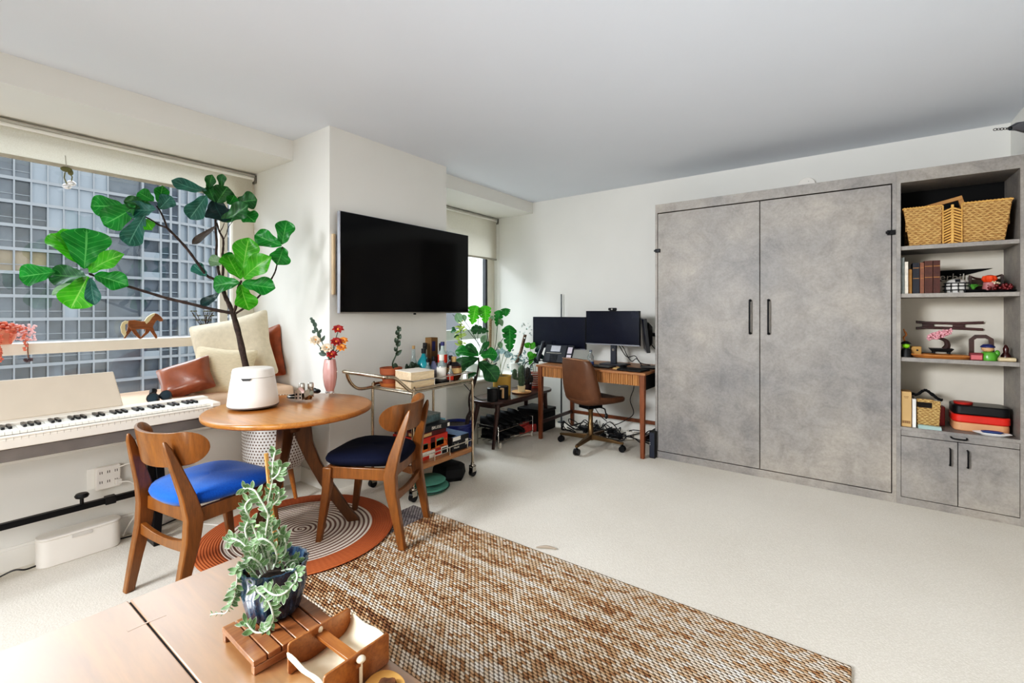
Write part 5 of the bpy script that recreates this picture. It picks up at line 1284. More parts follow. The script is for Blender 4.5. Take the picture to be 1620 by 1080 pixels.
# ================= desk =================
wood('desk_wood', (140, 92, 58), (178, 126, 82), 'x', 0.4, 14, 0.15)
wood('desk_leg_wood', (112, 64, 38), (142, 84, 50), 'z', 0.4, 14, 0.15)
dx0, dx1, dy0, dy1 = -2.60, -1.46, 3.93, 4.66
t = thing('desk', 'walnut writing desk with fluted front apron against the back wall', 'desk', ((dx0+dx1)/2, (dy0+dy1)/2, 0))
build('desk_top', MB().box((dx0, dy0, .735), (dx1, dy1, .757)), MATS['desk_wood'], t, bev=0.003)
nf = 46; fl_ = MB()
for i in range(nf):
    x = dx0+.06+(dx1-dx0-.12)*(i+.5)/nf; fl_.cyl((x, dy0+.032, .638), (x, dy0+.032, .734), .0112, n=10)
build('fluted_apron', fl_, mat('flute_wood', (170, 122, 78), 0.4, var=0.42, vscale=1, stretch=(75, 1, 1)), t)
build('apron_backing', MB().box((dx0+.05, dy0+.03, .638), (dx1-.05, dy0+.045, .735)), MATS['desk_leg_wood'], t)
build('side_panel', MB().box((dx0+.03, dy0+.05, .64), (dx0+.045, dy1-.05, .735)), MATS['desk_leg_wood'], t)
build('side_panel', MB().box((dx1-.04, dy0+.055, .60), (dx1-.02, dy1-.05, .735)), MATS['matt_black'], t)
for x in (dx0+.035, dx1-.035):
    for y in (dy0+.035, dy1-.035):
        build('leg', MB().loft([[(x+a*.017, y+b*.017, 0) for a, b in ((-1,-1),(1,-1),(1,1),(-1,1))], [(x+a*.023, y+b*.023, .735) for a, b in ((-1,-1),(1,-1),(1,1),(-1,1))]]), MATS['desk_leg_wood'], t, bev=0.003)
    build('side_stretcher', MB().box((x-.010, dy0+.05, .15), (x+.010, dy1-.05, .185)), MATS['walnut_dark'], t, bev=0.002)
build('rear_stretcher', MB().box((dx0+.05, dy1-.05, .15), (dx1-.05, dy1-.03, .185)), MATS['desk_leg_wood'], t, bev=0.002)
DZ = .7575
scr = mat('monitor_screen', (15, 19, 38), 0.25, var=0.35, vscale=2.5, spec=0.5)
def screen(name, label, c, w_, h, rz, stand, tilt=0, cat='monitor'):
    t = thing(name, label, cat, (c[0], c[1], DZ), rz, local=True)
    z0 = c[2]-DZ
    M = Matrix.Translation((0, 0, z0)) @ Matrix.Rotation(tilt, 4, 'X')
    build('housing', MB().box((-w_/2, -.012, -h/2), (w_/2, .018, h/2), M), MATS['black_plastic'], t, bev=0.003)
    build('display', MB().box((-w_/2+.006, -.0135, -h/2+.012), (w_/2-.006, -.012, h/2-.006), M), scr, t)
    build('chin_strip', MB().box((-w_/2, -.0145, -h/2-.002), (w_/2, -.012, -h/2+.010), M), MATS['tv_edge'], t)
    return t
m1 = screen('monitor', 'smaller black monitor at the left end of the desk above the phone', (-2.585, 4.36, 1.065), .645, .345, R(3), None)
build('stand_neck', MB().box((.05, .03, .02), (.11, .05, .28)), MATS['black_plastic'], m1, bev=0.003)
build('stand_base', MB().prism(rrect(.24, .18, .03), .012, Tm((.08, .05, 0))), MATS['black_plastic'], m1, bev=0.003)
m2 = screen('monitor', 'larger black monitor with webcam on top in the middle of the desk', (-1.965, 4.37, 1.13), .59, .345, R(-2), None)
build('stand_neck', MB().box((-.03, .02, .012), (.03, .05, .34)), mat('dark_grey_plastic', (58, 60, 68), 0.4), m2, bev=0.003)
build('stand_base', MB().prism(rrect(.26, .19, .01), .012, Tm((.02, .02, 0))), MATS['dark_grey_plastic'], m2, bev=0.003)
build('brand_ring', MB().lathe([(.008, 0), (.013, 0), (.013, .002), (.008, .002)], (0, 0, 0), 20, Tm((0, .0195, .15), 0, R(90))), MATS['steel'], m2)
t = thing('webcam', 'small black webcam clipped on the larger monitor', 'webcam', (-1.955, 4.35, 1.303))
build('body', MB().obox((-1.955, 4.355, 1.320), (.085, .03, .026), R(-2)), MATS['black_plastic'], t, bev=0.006)
build('lens', MB().cyl((-1.956, 4.338, 1.320), (-1.956, 4.341, 1.320), .008, n=16), MATS['steel'], t)
build('clip', MB().obox((-1.955, 4.365, 1.305), (.05, .05, .006), R(-2)), MATS['black_plastic'], t)
m3 = screen('monitor', 'third monitor seen nearly edge on against the tall cabinet on an arm', (-1.60, 4.30, 1.075), .48, .31, R(-66), None, R(6))
build('back_shell', MB().loft([[(-.20, .018, .20), (.20, .018, .20), (.20, .018, .44), (-.20, .018, .44)], [(-.12, .06, .24), (.12, .06, .24), (.12, .06, .40), (-.12, .06, .40)]]), MATS['black_plastic'], m3, bev=0.004)
build('monitor_arm', MB().tube([(0, .05, .32), (0, .12, .32)], .018, 8).tube([(0, .13, .37), (0, .13, .01)], .02, 8), MATS['black_metal'], m3)
build('stand_base', MB().prism(rrect(.22, .16, .02), .012, Tm((-.02, .04, 0))), MATS['black_metal'], m3, bev=0.003)
# desk phone
t = thing('desk_phone', 'black office telephone with side display standing below the smaller monitor', 'telephone', (-2.53, 4.14, DZ), R(2), local=True)
Mp = Tm((0, 0, .01), 0, R(62))
build('base', MB().box((-.13, 0, -.03), (.13, .20, .0), Mp), mat('phone_black', (46, 48, 54), 0.4), t, bev=0.008)
build('phone_screen', MB().box((-.055, .12, .001), (.055, .185, .004), Mp), mat('phone_lcd', (176, 178, 186), 0.3), t)
build('trim_arc', MB().box((-.10, .098, .001), (.08, .106, .004), Mp), MATS['steel'], t)
kb = MB()
for i in range(4):
    for j in range(4): kb.box((-.05+i*.024, .012+j*.02, .001), (-.034+i*.024, .024+j*.02, .004), Mp)
build('keypad', kb, MATS['black_plastic'], t)
build('side_module', MB().box((.135, 0, -.02), (.205, .20, .0), Mp), MATS['phone_black'], t, bev=0.005)
build('side_screen', MB().box((.145, .02, .001), (.195, .09, .003), Mp).box((.145, .105, .001), (.195, .175, .003), Mp), mat('phone_lcd_lilac', (206, 196, 206), 0.3), t)
h_ = build('handset', MB().tube(smoothpts([(-.17, -.01, .02), (-.17, .0, .06), (-.17, .055, .13), (-.17, .09, .19), (-.17, .085, .21)], 4), .022, 12), MATS['phone_black'], t)
build('coiled_cord', MB().tube(smoothpts([(-.17, -.01, .02), (-.19, -.09, .03), (-.20, -.22, .0), (-.20, -.235, -.10), (-.17, -.235, -.155), (-.135, -.235, -.10), (-.13, -.22, -.01), (-.12, -.08, .02), (-.12, 0, .02)], 5), .005, 8), MATS['phone_black'], t)
# small desk things
c = at(946, 575, 'z', DZ); c = V((-2.11, 4.18, 0))
t = thing('water_bottle', 'small clear plastic bottle standing on the desk between the monitors', 'bottle', (c.x, c.y, DZ))
build('bottle_body', MB().lathe([(0, DZ), (.030, DZ), (.032, DZ+.02), (.030, DZ+.09), (.014, DZ+.12), (.013, DZ+.135), (0, DZ+.135)], c, 24), MATS['bottle_glass'], t)
build('cap', MB().lathe([(0, DZ+.136), (.014, DZ+.136), (.014, DZ+.155), (0, DZ+.157)], c, 16), mat('grey_cap', (120, 124, 134), 0.4), t)
build('blue_band', MB().lathe([(.0325, DZ+.012), (.033, DZ+.012), (.032, DZ+.04), (.0315, DZ+.04)], c, 24), mat('band_blue', (60, 80, 130), 0.4), t)
solo('notebook', MB().obox((-1.98, 4.13, DZ+.006), (.26, .16, .012), R(-3)), MATS['black_plastic'], 'dark closed notebook lying on the desk in front of the larger monitor', 'notebook', bev=0.002)
solo('laptop_stand', MB().obox((-1.62, 4.06, DZ+.008), (.24, .17, .016), R(-8)), MATS['matt_black'], 'thin black tablet at the right end of the desk', 'tablet', bev=0.003)
t = thing('wireless_mouse', 'black mouse resting on a small yellow pad near the third monitor', 'mouse', (-1.76, 4.12, DZ))
build('pad', MB().obox((-1.76, 4.13, DZ+.004), (.14, .10, .008), R(5)), mat('pad_tan', (206, 176, 120), 0.6), t)
build('shell', MB().ell((-1.75, 4.13, DZ+.022), (.035, .055, .016), 20), MATS['black_plastic'], t)
cord('monitor_cable', [(-1.93, 4.42, .98), (-1.88, 4.45, .93), (-1.84, 4.44, .86), (-1.78, 4.42, .80), (-1.72, 4.40, .83), (-1.66, 4.38, .77)], .004, MATS['black_plastic'], 'black cable dropping from the larger monitor onto the desk')
cord('monitor_cable', [(-1.92, 4.44, .95), (-1.85, 4.46, .84), (-1.76, 4.46, .85), (-1.70, 4.44, .79), (-1.60, 4.45, .77)], .004, MATS['black_plastic'], 'second thin black cable looping on the desk behind the mouse')
cord('monitor_cable', [(-1.56, 4.36, .98), (-1.52, 4.38, .93), (-1.47, 4.40, .90)], .004, MATS['black_plastic'], 'short cable hanging from the third monitor beside the tall cabinet')
# pole floor lamp / antenna
t = thing('pole_stand', 'thin grey upright pole rising behind the smaller monitor', 'pole', (-2.72, 4.62, 0))
pl = at(876, 467, 'y', 4.52)
build('pole', MB().cyl((pl.x, 4.69, .02), (pl.x, 4.69, 1.50), .0095, n=12), mat('pole_grey', (104, 108, 110), 0.4, 0.5), t)
build('pole_base', MB().lathe([(0, 0), (.045, 0), (.045, .008), (.012, .02), (0, .02)], (pl.x, 4.69, 0), 24), MATS['pole_grey'], t)

# ================= office chair =================
t = thing('office_chair', 'brown leather swivel chair on a brass four star base at the desk', 'chair', (-2.03, 4.02, 0), R(-20.5), local=True)
LB = mat('brown_leather', (98, 66, 46), 0.45, var=0.12, vscale=14, bmp=0.12, bscale=60)
def shellrow(z, y, w, wrapv, th, crown=.0):
    a = []; n = 14
    for i in range(n+1):
        q = -1+2*i/n; a.append((w*math.sin(q*1.45)/math.sin(1.45), y + wrapv*(abs(q)**2.4), z+crown*(1-q*q)))
    b = [(x*.93, yy+th, zz) for (x, yy, zz) in a][::-1]
    return a + b
rows = [(.415, .24, .225, -.0, .0), (.405, .10, .235, .0, .0)]
rings = []
for (z, y, w, wr, th, cr) in ((.855, -.235, .150, .035, .022, .010), (.845, -.238, .185, .05, .034, .006), (.80, -.238, .205, .065, .045, 0), (.70, -.235, .220, .085, .05, 0), (.60, -.228, .226, .10, .055, 0), (.52, -.215, .228, .105, .06, 0), (.46, -.185, .222, .10, .07, 0), (.425, -.13, .21, .08, .08, -.0)):
    rings.append(shellrow(z, y, w, wr, th, cr))
build('backrest', MB().loft(rings), LB, t, angle=80, sub=1)
def seatrow(y, z, w, th, up):
    n = 14; a = []
    for i in range(n+1):
        q = -1+2*i/n; a.append((w*q, y, z+up*abs(q)**3))
    return a + [(x*.96, yy, zz-th) for (x, yy, zz) in a][::-1]
rings = [seatrow(*r) for r in ((-.19, .50, .205, .07, .05), (-.12, .475, .222, .065, .06), (-.02, .468, .232, .06, .045), (.10, .472, .238, .06, .03), (.20, .482, .235, .06, .02), (.245, .478, .22, .05, .01), (.262, .462, .19, .02, .0))]
build('seat', MB().loft(rings), LB, t, angle=80, sub=1)
seam = MB().tube([(x, y-.001, z) for (x, y, z) in shellrow(.848, -.2385, .186, .05, .034, .006)[:15]], .003, 6)
build('seam', seam, mat('leather_seam', (170, 130, 100), 0.5), t)
BR = mat('aged_brass', (120, 98, 70), 0.35, 0.85, var=0.15)
build('mechanism', MB().box((-.07, -.09, .375), (.07, .09, .408)), MATS['black_metal'], t, bev=0.005)
lv = MB().tube(smoothpts([(.06, .02, .39), (.16, .02, .39), (.20, .0, .37), (.215, -.01, .35)], 4), .006, 8)
build('lever', lv, MATS['black_metal'], t); build('lever_paddle', MB().ell((.222, -.012, .335), (.012, .018, .028), 12), MATS['black_plastic'], t)
build('column', MB().lathe([(0, .10), (.026, .10), (.026, .22), (.021, .225), (.021, .34), (.028, .35), (.028, .376), (0, .376)], (0, 0, 0), 24), BR, t, angle=50)
hb = MB().lathe([(0, .07), (.035, .07), (.035, .125), (0, .125)], (0, 0, 0), 24); build('hub', hb, BR, t, angle=50)
for k in range(4):
    a = R(90*k + 24); ca, sa = math.cos(a), math.sin(a)
    def LP(r, s, z): return (ca*r - sa*s, sa*r + ca*s, z)
    build('star_arm', MB().loft([[LP(.02, -.022, .075), LP(.02, .022, .075), LP(.02, .022, .122), LP(.02, -.022, .122)], [LP(.325, -.012, .068), LP(.325, .012, .068), LP(.325, .012, .088), LP(.325, -.012, .088)]]), BR, t, bev=0.003)
    w = build('caster', MB().cyl(LP(.315, -.024, .028), LP(.315, -.006, .028), .028, n=20).cyl(LP(.315, .006, .028), LP(.315, .024, .028), .028, n=20), MATS['black_plastic'], t)
    build('caster_stem', MB().cyl(LP(.315, 0, .03), LP(.315, 0, .07), .008, n=10).ell(LP(.315, 0, .045), (.022, .022, .018), 12), MATS['black_metal'], w)
# cables under the desk
cr = random.Random(11)
CW = MATS['black_plastic']
t = thing('cable_tangle', 'tangle of black cables and adaptors lying under the desk', 'cables', (-2.0, 4.55, 0))
cb = MB()
for i in range(16):
    p = V((cr.uniform(-2.5, -1.6), cr.uniform(4.40, 4.64), .012)); pts = [p]
    for j in range(7):
        p = V((min(-1.5, max(-2.55, p.x+cr.uniform(-.16, .16))), min(4.66, max(4.36, p.y+cr.uniform(-.09, .09))), cr.choice([.01, .02, .05, .10]))); pts.append(p)
    cb.tube(smoothpts(pts, 4), .005, 6)
o = build('cable_coil', cb, CW, t, angle=80)
for (x, y, sx, sy, sz, m) in ((-2.2, 4.48, .12, .06, .04, CW), (-2.05, 4.55, .10, .07, .05, CW), (-1.82, 4.46, .06, .06, .08, whitep), (-1.74, 4.5, .09, .06, .07, whitep), (-1.95, 4.42, .14, .05, .035, CW), (-2.35, 4.5, .13, .07, .04, CW), (-1.66, 4.5, .08, .05, .05, CW)):
    build('adaptor_block', MB().obox((x, y, sz/2+.01), (sx, sy, sz), cr.uniform(-.6, .6)), m, t, bev=0.006)
cord('hanging_cable', [(-1.83, 4.60, .62), (-1.83, 4.60, .50), (-1.86, 4.58, .38), (-1.82, 4.57, .25), (-1.90, 4.56, .17), (-2.02, 4.54, .10)], .004, CW, 'black cable hanging beneath the desk right of the swivel chair')
cord('hanging_cable', [(-2.36, 4.64, .40), (-2.30, 4.62, .28), (-2.22, 4.6, .18), (-2.12, 4.58, .12)], .004, CW, 'black cable hanging beneath the desk left of the chair column')
cord('hanging_cable', [(-1.42, 4.30, .62), (-1.425, 4.25, .45), (-1.43, 4.2, .25), (-1.50, 4.22, .12), (-1.62, 4.4, .05)], .004, CW, 'black cable running down beside the right desk leg')
t = thing('computer_tower', 'slim black computer case on the carpet between the desk and tall cabinet', 'computer', (-1.44, 4.15, 0))
build('case', MB().box((-1.468+.012, 4.02, 0), (-1.405, 4.30, .235)), MATS['matt_black'], t, bev=0.004)
build('front_panel', MB().box((-1.452, 4.014, .01), (-1.409, 4.02, .225)), mat('dark_panel', (44, 48, 60), 0.4), t, bev=0.002)
build('power_light', MB().cyl((-1.447, 4.0135, .12), (-1.447, 4.0145, .12), .003, n=10).cyl((-1.447, 4.0135, .135), (-1.447, 4.0145, .135), .003, n=10), whitep, t)

# ================= fold-down bed cabinet =================
CO = MATS['concrete_laminate']; BH = mat('handle_black', (20, 20, 22), 0.4, 0.5); GAP = mat('gap_shadow', (26, 24, 24), 0.9)
YFc = 4.07; X0, XM, X1 = -1.42, -.59, .235; ZTOP = 2.245
t = thing('wall_bed_cabinet', 'tall grey concrete look wall bed cabinet with two doors and black handles', 'cabinet', ((X0+X1)/2, 4.4, 0))
cs = MB().box((X0, YFc, 0), (X0+.02, 4.74, ZTOP)).box((X1-.022, YFc, 0), (X1, 4.74, ZTOP)).box((X0+.02, YFc, 2.17), (X1-.022, 4.74, ZTOP)).box((X0+.02, YFc, 0), (X1-.022, YFc+.02, .058)).box((X0+.02, 4.70, .05), (X1-.022, 4.74, 2.17))
build('carcass', cs, CO, t, smooth=False)
for i, (a, b_) in enumerate(((X0+.024, XM-.0025), (XM+.0025, X1-.027))):
    d = build('door', MB().box((a, YFc+.001, .064), (b_, YFc+.022, 2.162)), CO, t, bev=0.0012)
    hx = -.657 if i == 0 else -.528
    build('handle', MB().tube(smoothpts([(hx, YFc, 1.385), (hx, YFc-.028, 1.382), (hx, YFc-.034, 1.36), (hx, YFc-.034, 1.15), (hx, YFc-.028, 1.128), (hx, YFc, 1.125)], 4), .0065, 10).cyl((hx, YFc, 1.385), (hx, YFc-.012, 1.385), .010, n=12).cyl((hx, YFc, 1.125), (hx, YFc-.012, 1.125), .010, n=12), BH, d, angle=80)
for (hx, hz) in ((X0+.024, 1.835), (X1-.027, 1.835)):
    build('latch', MB().box((hx-.022, YFc-.012, hz-.016), (hx+.022, YFc, hz+.016)).box((hx-.03, YFc-.018, hz-.008), (hx-.01, YFc-.012, hz+.008)), BH, t, bev=0.002)
build('door_gap_shade', MB().box((X0+.022, YFc+.03, .06), (X1-.024, YFc+.035, 2.165)), GAP, t, smooth=False)  # dark sheet behind the doors, shade of their gaps put into its colour
# ================= bookcase =================
BX0, BX1 = .2355, .835; OX0, OX1 = .258, .812; YBK = 4.456
t = thing('bookcase', 'grey concrete look built in bookcase with open shelves above two small doors', 'bookcase', ((BX0+BX1)/2, 4.3, 0))
cs = MB().box((BX0, YFc, 0), (OX0, 4.74, ZTOP)).box((OX1, YFc, 0), (BX1, 4.74, ZTOP)).box((OX0, YFc, 2.165), (OX1, 4.74, ZTOP)).box((OX0, YFc, 0), (OX1, YFc+.02, .048))
build('carcass', cs, CO, t, smooth=False)
build('back_panel', MB().box((OX0, YBK, .47), (OX1, YBK+.012, 1.72)), mat('back_white', (214, 206, 192), 0.7, var=0.03), t, smooth=False)
build('upper_back_panel', MB().box((OX0, YBK-.02, 1.72), (OX1, YBK+.012, 2.165)), mat('back_black', (14, 13, 14), 0.8), t, smooth=False)
for z in (1.712, 1.392, .962): build('shelf', MB().box((OX0, YFc+.012, z), (OX1, YBK, z+.026)), CO, t, smooth=False)
build('counter', MB().box((OX0, YFc, .50), (OX1, YBK, .521)), CO, t, smooth=False)
dr = build('drawer', MB().box((OX0+.002, YFc-.001, .4635), (OX1-.002, YFc+.02, .4995)), CO, t, bev=0.0012)
build('handle', MB().tube(smoothpts([(.505, YFc, .492), (.507, YFc-.022, .490), (.52, YFc-.026, .486), (.565, YFc-.026, .486), (.577, YFc-.022, .49), (.579, YFc, .492)], 4), .0045, 8), BH, dr, angle=80)
for i, (a, b_) in enumerate(((OX0+.002, .536), (.540, OX1-.002))):
    d = build('door', MB().box((a, YFc, .052), (b_, YFc+.02, .4595)), CO, t, bev=0.0012)
    hx = .500 if i == 0 else .582
    build('handle', MB().tube(smoothpts([(hx, YFc, .416), (hx, YFc-.022, .413), (hx, YFc-.026, .40), (hx, YFc-.026, .325), (hx, YFc-.022, .311), (hx, YFc, .308)], 4), .0045, 8), BH, d, angle=80)
build('cupboard_gap_shade', MB().box((OX0, YFc+.022, .048), (OX1, YFc+.03, .50)), GAP, t, smooth=False)  # sheet coloured dark for the shade between drawer and doors

# ---- top cubby: woven basket ----
def weave_mat(name, c1, c2, sc=60):
    m, nt, b = newmat(name); tc = nd(nt, 'ShaderNodeTexCoord'); sx = nd(nt, 'ShaderNodeSeparateXYZ'); nt.links.new(tc.outputs['Object'], sx.inputs[0])
    zz = math_(nt, 'MULTIPLY', sx.outputs[2], sc); row = math_(nt, 'FLOOR', zz)
    hor = math_(nt, 'ADD', sx.outputs[0], sx.outputs[1])
    xx = math_(nt, 'ADD', math_(nt, 'MULTIPLY', hor, sc*.45), math_(nt, 'MULTIPLY', math_(nt, 'MODULO', row, 2.0), .5))
    cm = nd(nt, 'ShaderNodeCombineXYZ'); nt.links.new(xx, cm.inputs[0]); nt.links.new(zz, cm.inputs[1])
    n = noise(nt, cm.outputs[0], 1.3, 5, .7, .6)
    s = math_(nt, 'ABSOLUTE', math_(nt, 'SINE', math_(nt, 'MULTIPLY', math_(nt, 'ADD', zz, math_(nt, 'MULTIPLY', math_(nt, 'SINE', math_(nt, 'MULTIPLY', xx, 2*PI)), .22)), PI)))
    c = ramp(nt, n, [(0.3, rgb(*c1)), (0.7, rgb(*c2))]); k = ramp(nt, s, [(0.0, (.30, .24, .18, 1)), (0.45, (1, 1, 1, 1))])
    mm = nd(nt, 'ShaderNodeMix', data_type='RGBA', blend_type='MULTIPLY'); mm.inputs[0].default_value = .85
    nt.links.new(c, mm.inputs[6]); nt.links.new(k, mm.inputs[7]); nt.links.new(mm.outputs[2], b.inputs['Base Color']); b.inputs['Roughness'].default_value = .7
    bump(nt, b, s, .8, .006)
weave_mat('seagrass', (150, 106, 56), (220, 180, 120), 70); weave_mat('seagrass_small', (150, 112, 62), (220, 186, 128), 85)
S1 = 1.7385; t = thing('woven_basket', 'large tapered seagrass basket filling the top cubby of the bookcase', 'basket', (.53, 4.23, S1))
def taper(x0, x1, y0, y1, z0, z1, e, tilt=0):
    return [[(x0, y0, z0), (x1, y0, z0), (x1, y1, z0), (x0, y1, z0)], [(x0-e, y0-.01, z1), (x1+e, y0-.01, z1+tilt), (x1+e, y1, z1+tilt), (x0-e, y1, z1)]]
a0, a1, a2, a3 = .288, .485, .567, .752
h = .25
lo = lambda x: S1
build('left_side', MB().loft([[(.305, 4.105, S1), (.468, 4.105, S1), (.468, 4.125, S1), (.305, 4.125, S1)], [(.272, 4.088, S1+h), (.468, 4.088, S1+h), (.468, 4.108, S1+h), (.272, 4.108, S1+h)]]), MATS['seagrass'], t, bev=.006)
build('right_side', MB().loft([[(.562, 4.105, S1), (.755, 4.105, S1), (.755, 4.125, S1), (.562, 4.125, S1)], [(.562, 4.088, S1+h), (.785, 4.088, S1+h), (.785, 4.108, S1+h), (.562, 4.108, S1+h)]]), MATS['seagrass'], t, bev=.006)
sg = mat('seagrass_strap', (206, 158, 92), .7, var=.2, vscale=60)
ct = MB()
for i in range(13):
    z = S1+.012+i*.018
    for s_, x0 in ((-1, .515), (1, .515)):
        ct.tube([(x0, 4.099-.0000-.016*(z-S1)/h, z+.0), (x0+s_*.042, 4.100-.016*(z-S1)/h, z+(-.026 if s_ > 0 else -.020) if False else z+(-.0 if False else (-.022)))], .0062, 6)
build('herringbone_panel', ct, sg, t, angle=80)
build('centre_strap', MB().box((.508, 4.083, S1), (.522, 4.095, S1+h)).box((.467, 4.085, S1), (.474, 4.100, S1+h)).box((.556, 4.085, S1), (.563, 4.100, S1+h)), sg, t, bev=.003)
build('panel_backing', MB().box((.47, 4.112, S1), (.56, 4.118, S1+h-.02)), mat('basket_dark', (92, 66, 40), .9), t)
build('back_side', MB().box((.30, 4.40, S1), (.76, 4.415, S1+h)).box((.285, 4.12, S1+.1), (.297, 4.40, S1+h)).box((.765, 4.12, S1+.1), (.777, 4.40, S1+h)).box((.305, 4.12, S1), (.755, 4.40, S1+.015)), MATS['seagrass'], t)
rm = MB()
for (p, q) in (((.272, 4.096, S1+h), (.468, 4.096, S1+h)), ((.562, 4.096, S1+h), (.785, 4.096, S1+h)), ((.272, 4.096, S1+h), (.29, 4.41, S1+h)), ((.785, 4.096, S1+h), (.77, 4.41, S1+h))):
    p = V(p); q = V(q); n_ = 26
    for k in range(2): rm.tube([p+(q-p)*(i/n_)+V((0, .005*math.cos(i*1.6+k*PI), .005*math.sin(i*1.6+k*PI))) for i in range(n_+1)], .0055, 6)
build('rim_braid', rm, sg, t, angle=80)
t = thing('wooden_tray', 'angled wooden frame sticking out of the large basket', 'frame', (.50, 4.28, S1+.10))
fm = Tm((.49, 4.22, S1+.14), 0, 0, R(-14)); tan_ = wood('tray_wood', (170, 120, 66), (200, 150, 92), 'x', .5, 12, 0)
build('frame_bar', MB().box((-.15, 0, .135), (.13, .02, .16), fm).box((-.15, 0, -.09), (-.125, .02, .135), fm).box((.105, 0, -.09), (.13, .02, .135), fm), tan_, t, bev=.002)
# ---- second cubby ----
S2 = 1.4185
bkc = [('thin grey spined booklet at the far left of the second shelf', (118, 122, 118), .016, .245, 4.10), ('cream hardback second from the left on the second shelf', (216, 206, 190), .017, .215, 4.10), ('short tan book with black band on the second shelf', (156, 112, 54), .018, .165, 4.12), ('black hardback standing beside the brown leather books', (26, 28, 38), .034, .205, 4.10), ('slim brown leather book with worn spine between black and tall books', (120, 76, 56), .020, .205, 4.10), ('thick dark brown leather book with gilt band', (76, 40, 30), .040, .215, 4.10), ('dark brown leather book at the right end of the row', (74, 38, 30), .034, .215, 4.10)]
x = .262
for i, (lab, c, w_, h_, y) in enumerate(bkc):
    t = thing('book', lab, 'book', (x+w_/2, y+.07, S2), group='books on the second shelf')
    m = mat('book_cover_%d' % i, c, .5, var=.2, vscale=40)
    build('cover', MB().box((x, y, S2), (x+.002, y+.14, S2+h_)).box((x+w_-.002, y, S2), (x+w_, y+.14, S2+h_)).box((x, y-.001, S2), (x+w_, y+.002, S2+h_)), m, t, smooth=False)
    build('page_block', MB().box((x+.002, y+.002, S2+.003), (x+w_-.002, y+.137, S2+h_-.004)), mat('paper', (214, 202, 176), .8), t, smooth=False)
    if i >= 3: build('spine_band', MB().box((x+.001, y-.0018, S2+h_*.82), (x+w_-.001, y-.001, S2+h_*.84)).box((x+.001, y-.0018, S2+h_*.48), (x+w_-.001, y-.001, S2+h_*.50)), mat('gilt', (166, 120, 70), .4, .5), t, smooth=False)
    x += w_+.0028
pn = thing('pennant', 'black felt pennant with white script lettering behind the books', 'pennant', (.55, YBK-.01, 1.5))
ph = [(.30, 1.44), (.30, 1.60), (.735, 1.622)]
A1 = at(1478, 429, 'y', YBK-.008); A2 = at(1571, 424, 'y', YBK-.008); A3 = at(1510, 447, 'y', YBK-.008)
tl = V((.26, YBK-.008, 1.60)); 
mb = MB(); y_ = YBK-.008
mb.add([(.30, y_, A1.z-.002), (A2.x, y_, A2.z), (.30, y_, A1.z-.135), (.30, y_+.003, A1.z-.002), (A2.x, y_+.003, A2.z), (.30, y_+.003, A1.z-.135)], [(0,1,2), (5,4,3), (0,3,4,1), (1,4,5,2), (2,5,3,0)])
build('felt', mb, mat('black_felt', (20, 20, 22), .95), pn, smooth=False)
tx = text('lettering', 'Vanderbilt', .072, ((.30+A2.x)/2-.035, y_-.002, A1.z-.045), facing((0, -1, 0)) @ Matrix.Rotation(R(3), 3, 'Z') @ Matrix(((1, .25, 0), (0, 1, 0), (0, 0, 1))), whitep, pn)
# helmet-like wire bowl
c = V((.548, 4.20, 0))
t = thing('toy_helmet', 'small black and white striped helmet with wire face guard beside the books', 'ornament', (c.x, c.y, S2))
build('shell', MB().lathe([(0, S2), (.05, S2), (.062, S2+.03), (.058, S2+.06), (.04, S2+.085), (.015, S2+.095), (0, S2+.096)], c, 28), mat('helmet_white', (212, 208, 202), .4), t)
st = MB()
for z, r in ((S2+.02, .065), (S2+.045, .068), (S2+.065, .060)): st.tube([(c.x+r*math.cos(2*PI*i/24), c.y+r*math.sin(2*PI*i/24), z) for i in range(24)], .0035, 6, closed=True)
for a in (-150, -120, -90, -60, -30): st.tube([(c.x+.068*math.cos(R(a)), c.y+.068*math.sin(R(a)), S2+.005), (c.x+.066*math.cos(R(a)), c.y+.066*math.sin(R(a)), S2+.068)], .003, 6)
st.box((c.x-.012, c.y-.05, S2+.07), (c.x+.012, c.y+.05, S2+.09))
build('face_guard', st, MATS['black_metal'], t, angle=80)
c = V((.625, 4.18, 0))
t = thing('succulent', 'bright green rosette succulent in a low black dish on the second shelf', 'plant', (c.x, c.y, S2))
build('dish', MB().lathe([(0, S2), (.05, S2), (.06, S2+.02), (.055, S2+.02), (0, S2+.015)], c, 24), MATS['black_plastic'], t)
lf = MB(); b0 = c+V((0, 0, S2+.018))
for k in range(3):
    for i in range(8):
        a = 2*PI*(i+.5*k)/8; dd_ = V((math.cos(a), math.sin(a), .6+.6*k)).normalized(); lf.leaf(b0, b0+dd_*(.055-.006*k), .022, V((0, 0, 1))+dd_*-.3, 'oval', .4, .15, n=5)
build('foliage', lf, mat('lime_succulent', (120, 190, 90), .4, var=.25, vscale=50), t, angle=180)
c = V((.70, 4.19, 0))
t = thing('candle_jar', 'dusky pink jar topped with an orange pumpkin shaped lid', 'jar', (c.x, c.y, S2))
build('jar_body', MB().lathe([(0, S2), (.03, S2), (.034, S2+.03), (.028, S2+.065), (0, S2+.065)], c, 24), mat('dusky_pink', (176, 116, 116), .4), t)
build('pumpkin_lid', MB().lathe([(0, S2+.066), (.025, S2+.068), (.036, S2+.085), (.03, S2+.105), (.008, S2+.112), (0, S2+.112)], c, 48, wob=lambda a, z: 1+.07*math.cos(a*9)), mat('bright_orange', (226, 78, 34), .5), t)
t = thing('ornament_dish', 'low dish of dark red berries and cream blossoms on the second shelf', 'ornament', (.735, 4.16, S2))
build('dish', MB().lathe([(0, S2), (.07, S2), (.085, S2+.014), (.08, S2+.014), (0, S2+.01)], (.735, 4.16, 0), 28, sy=.6), MATS['black_plastic'], t)
lf = MB()
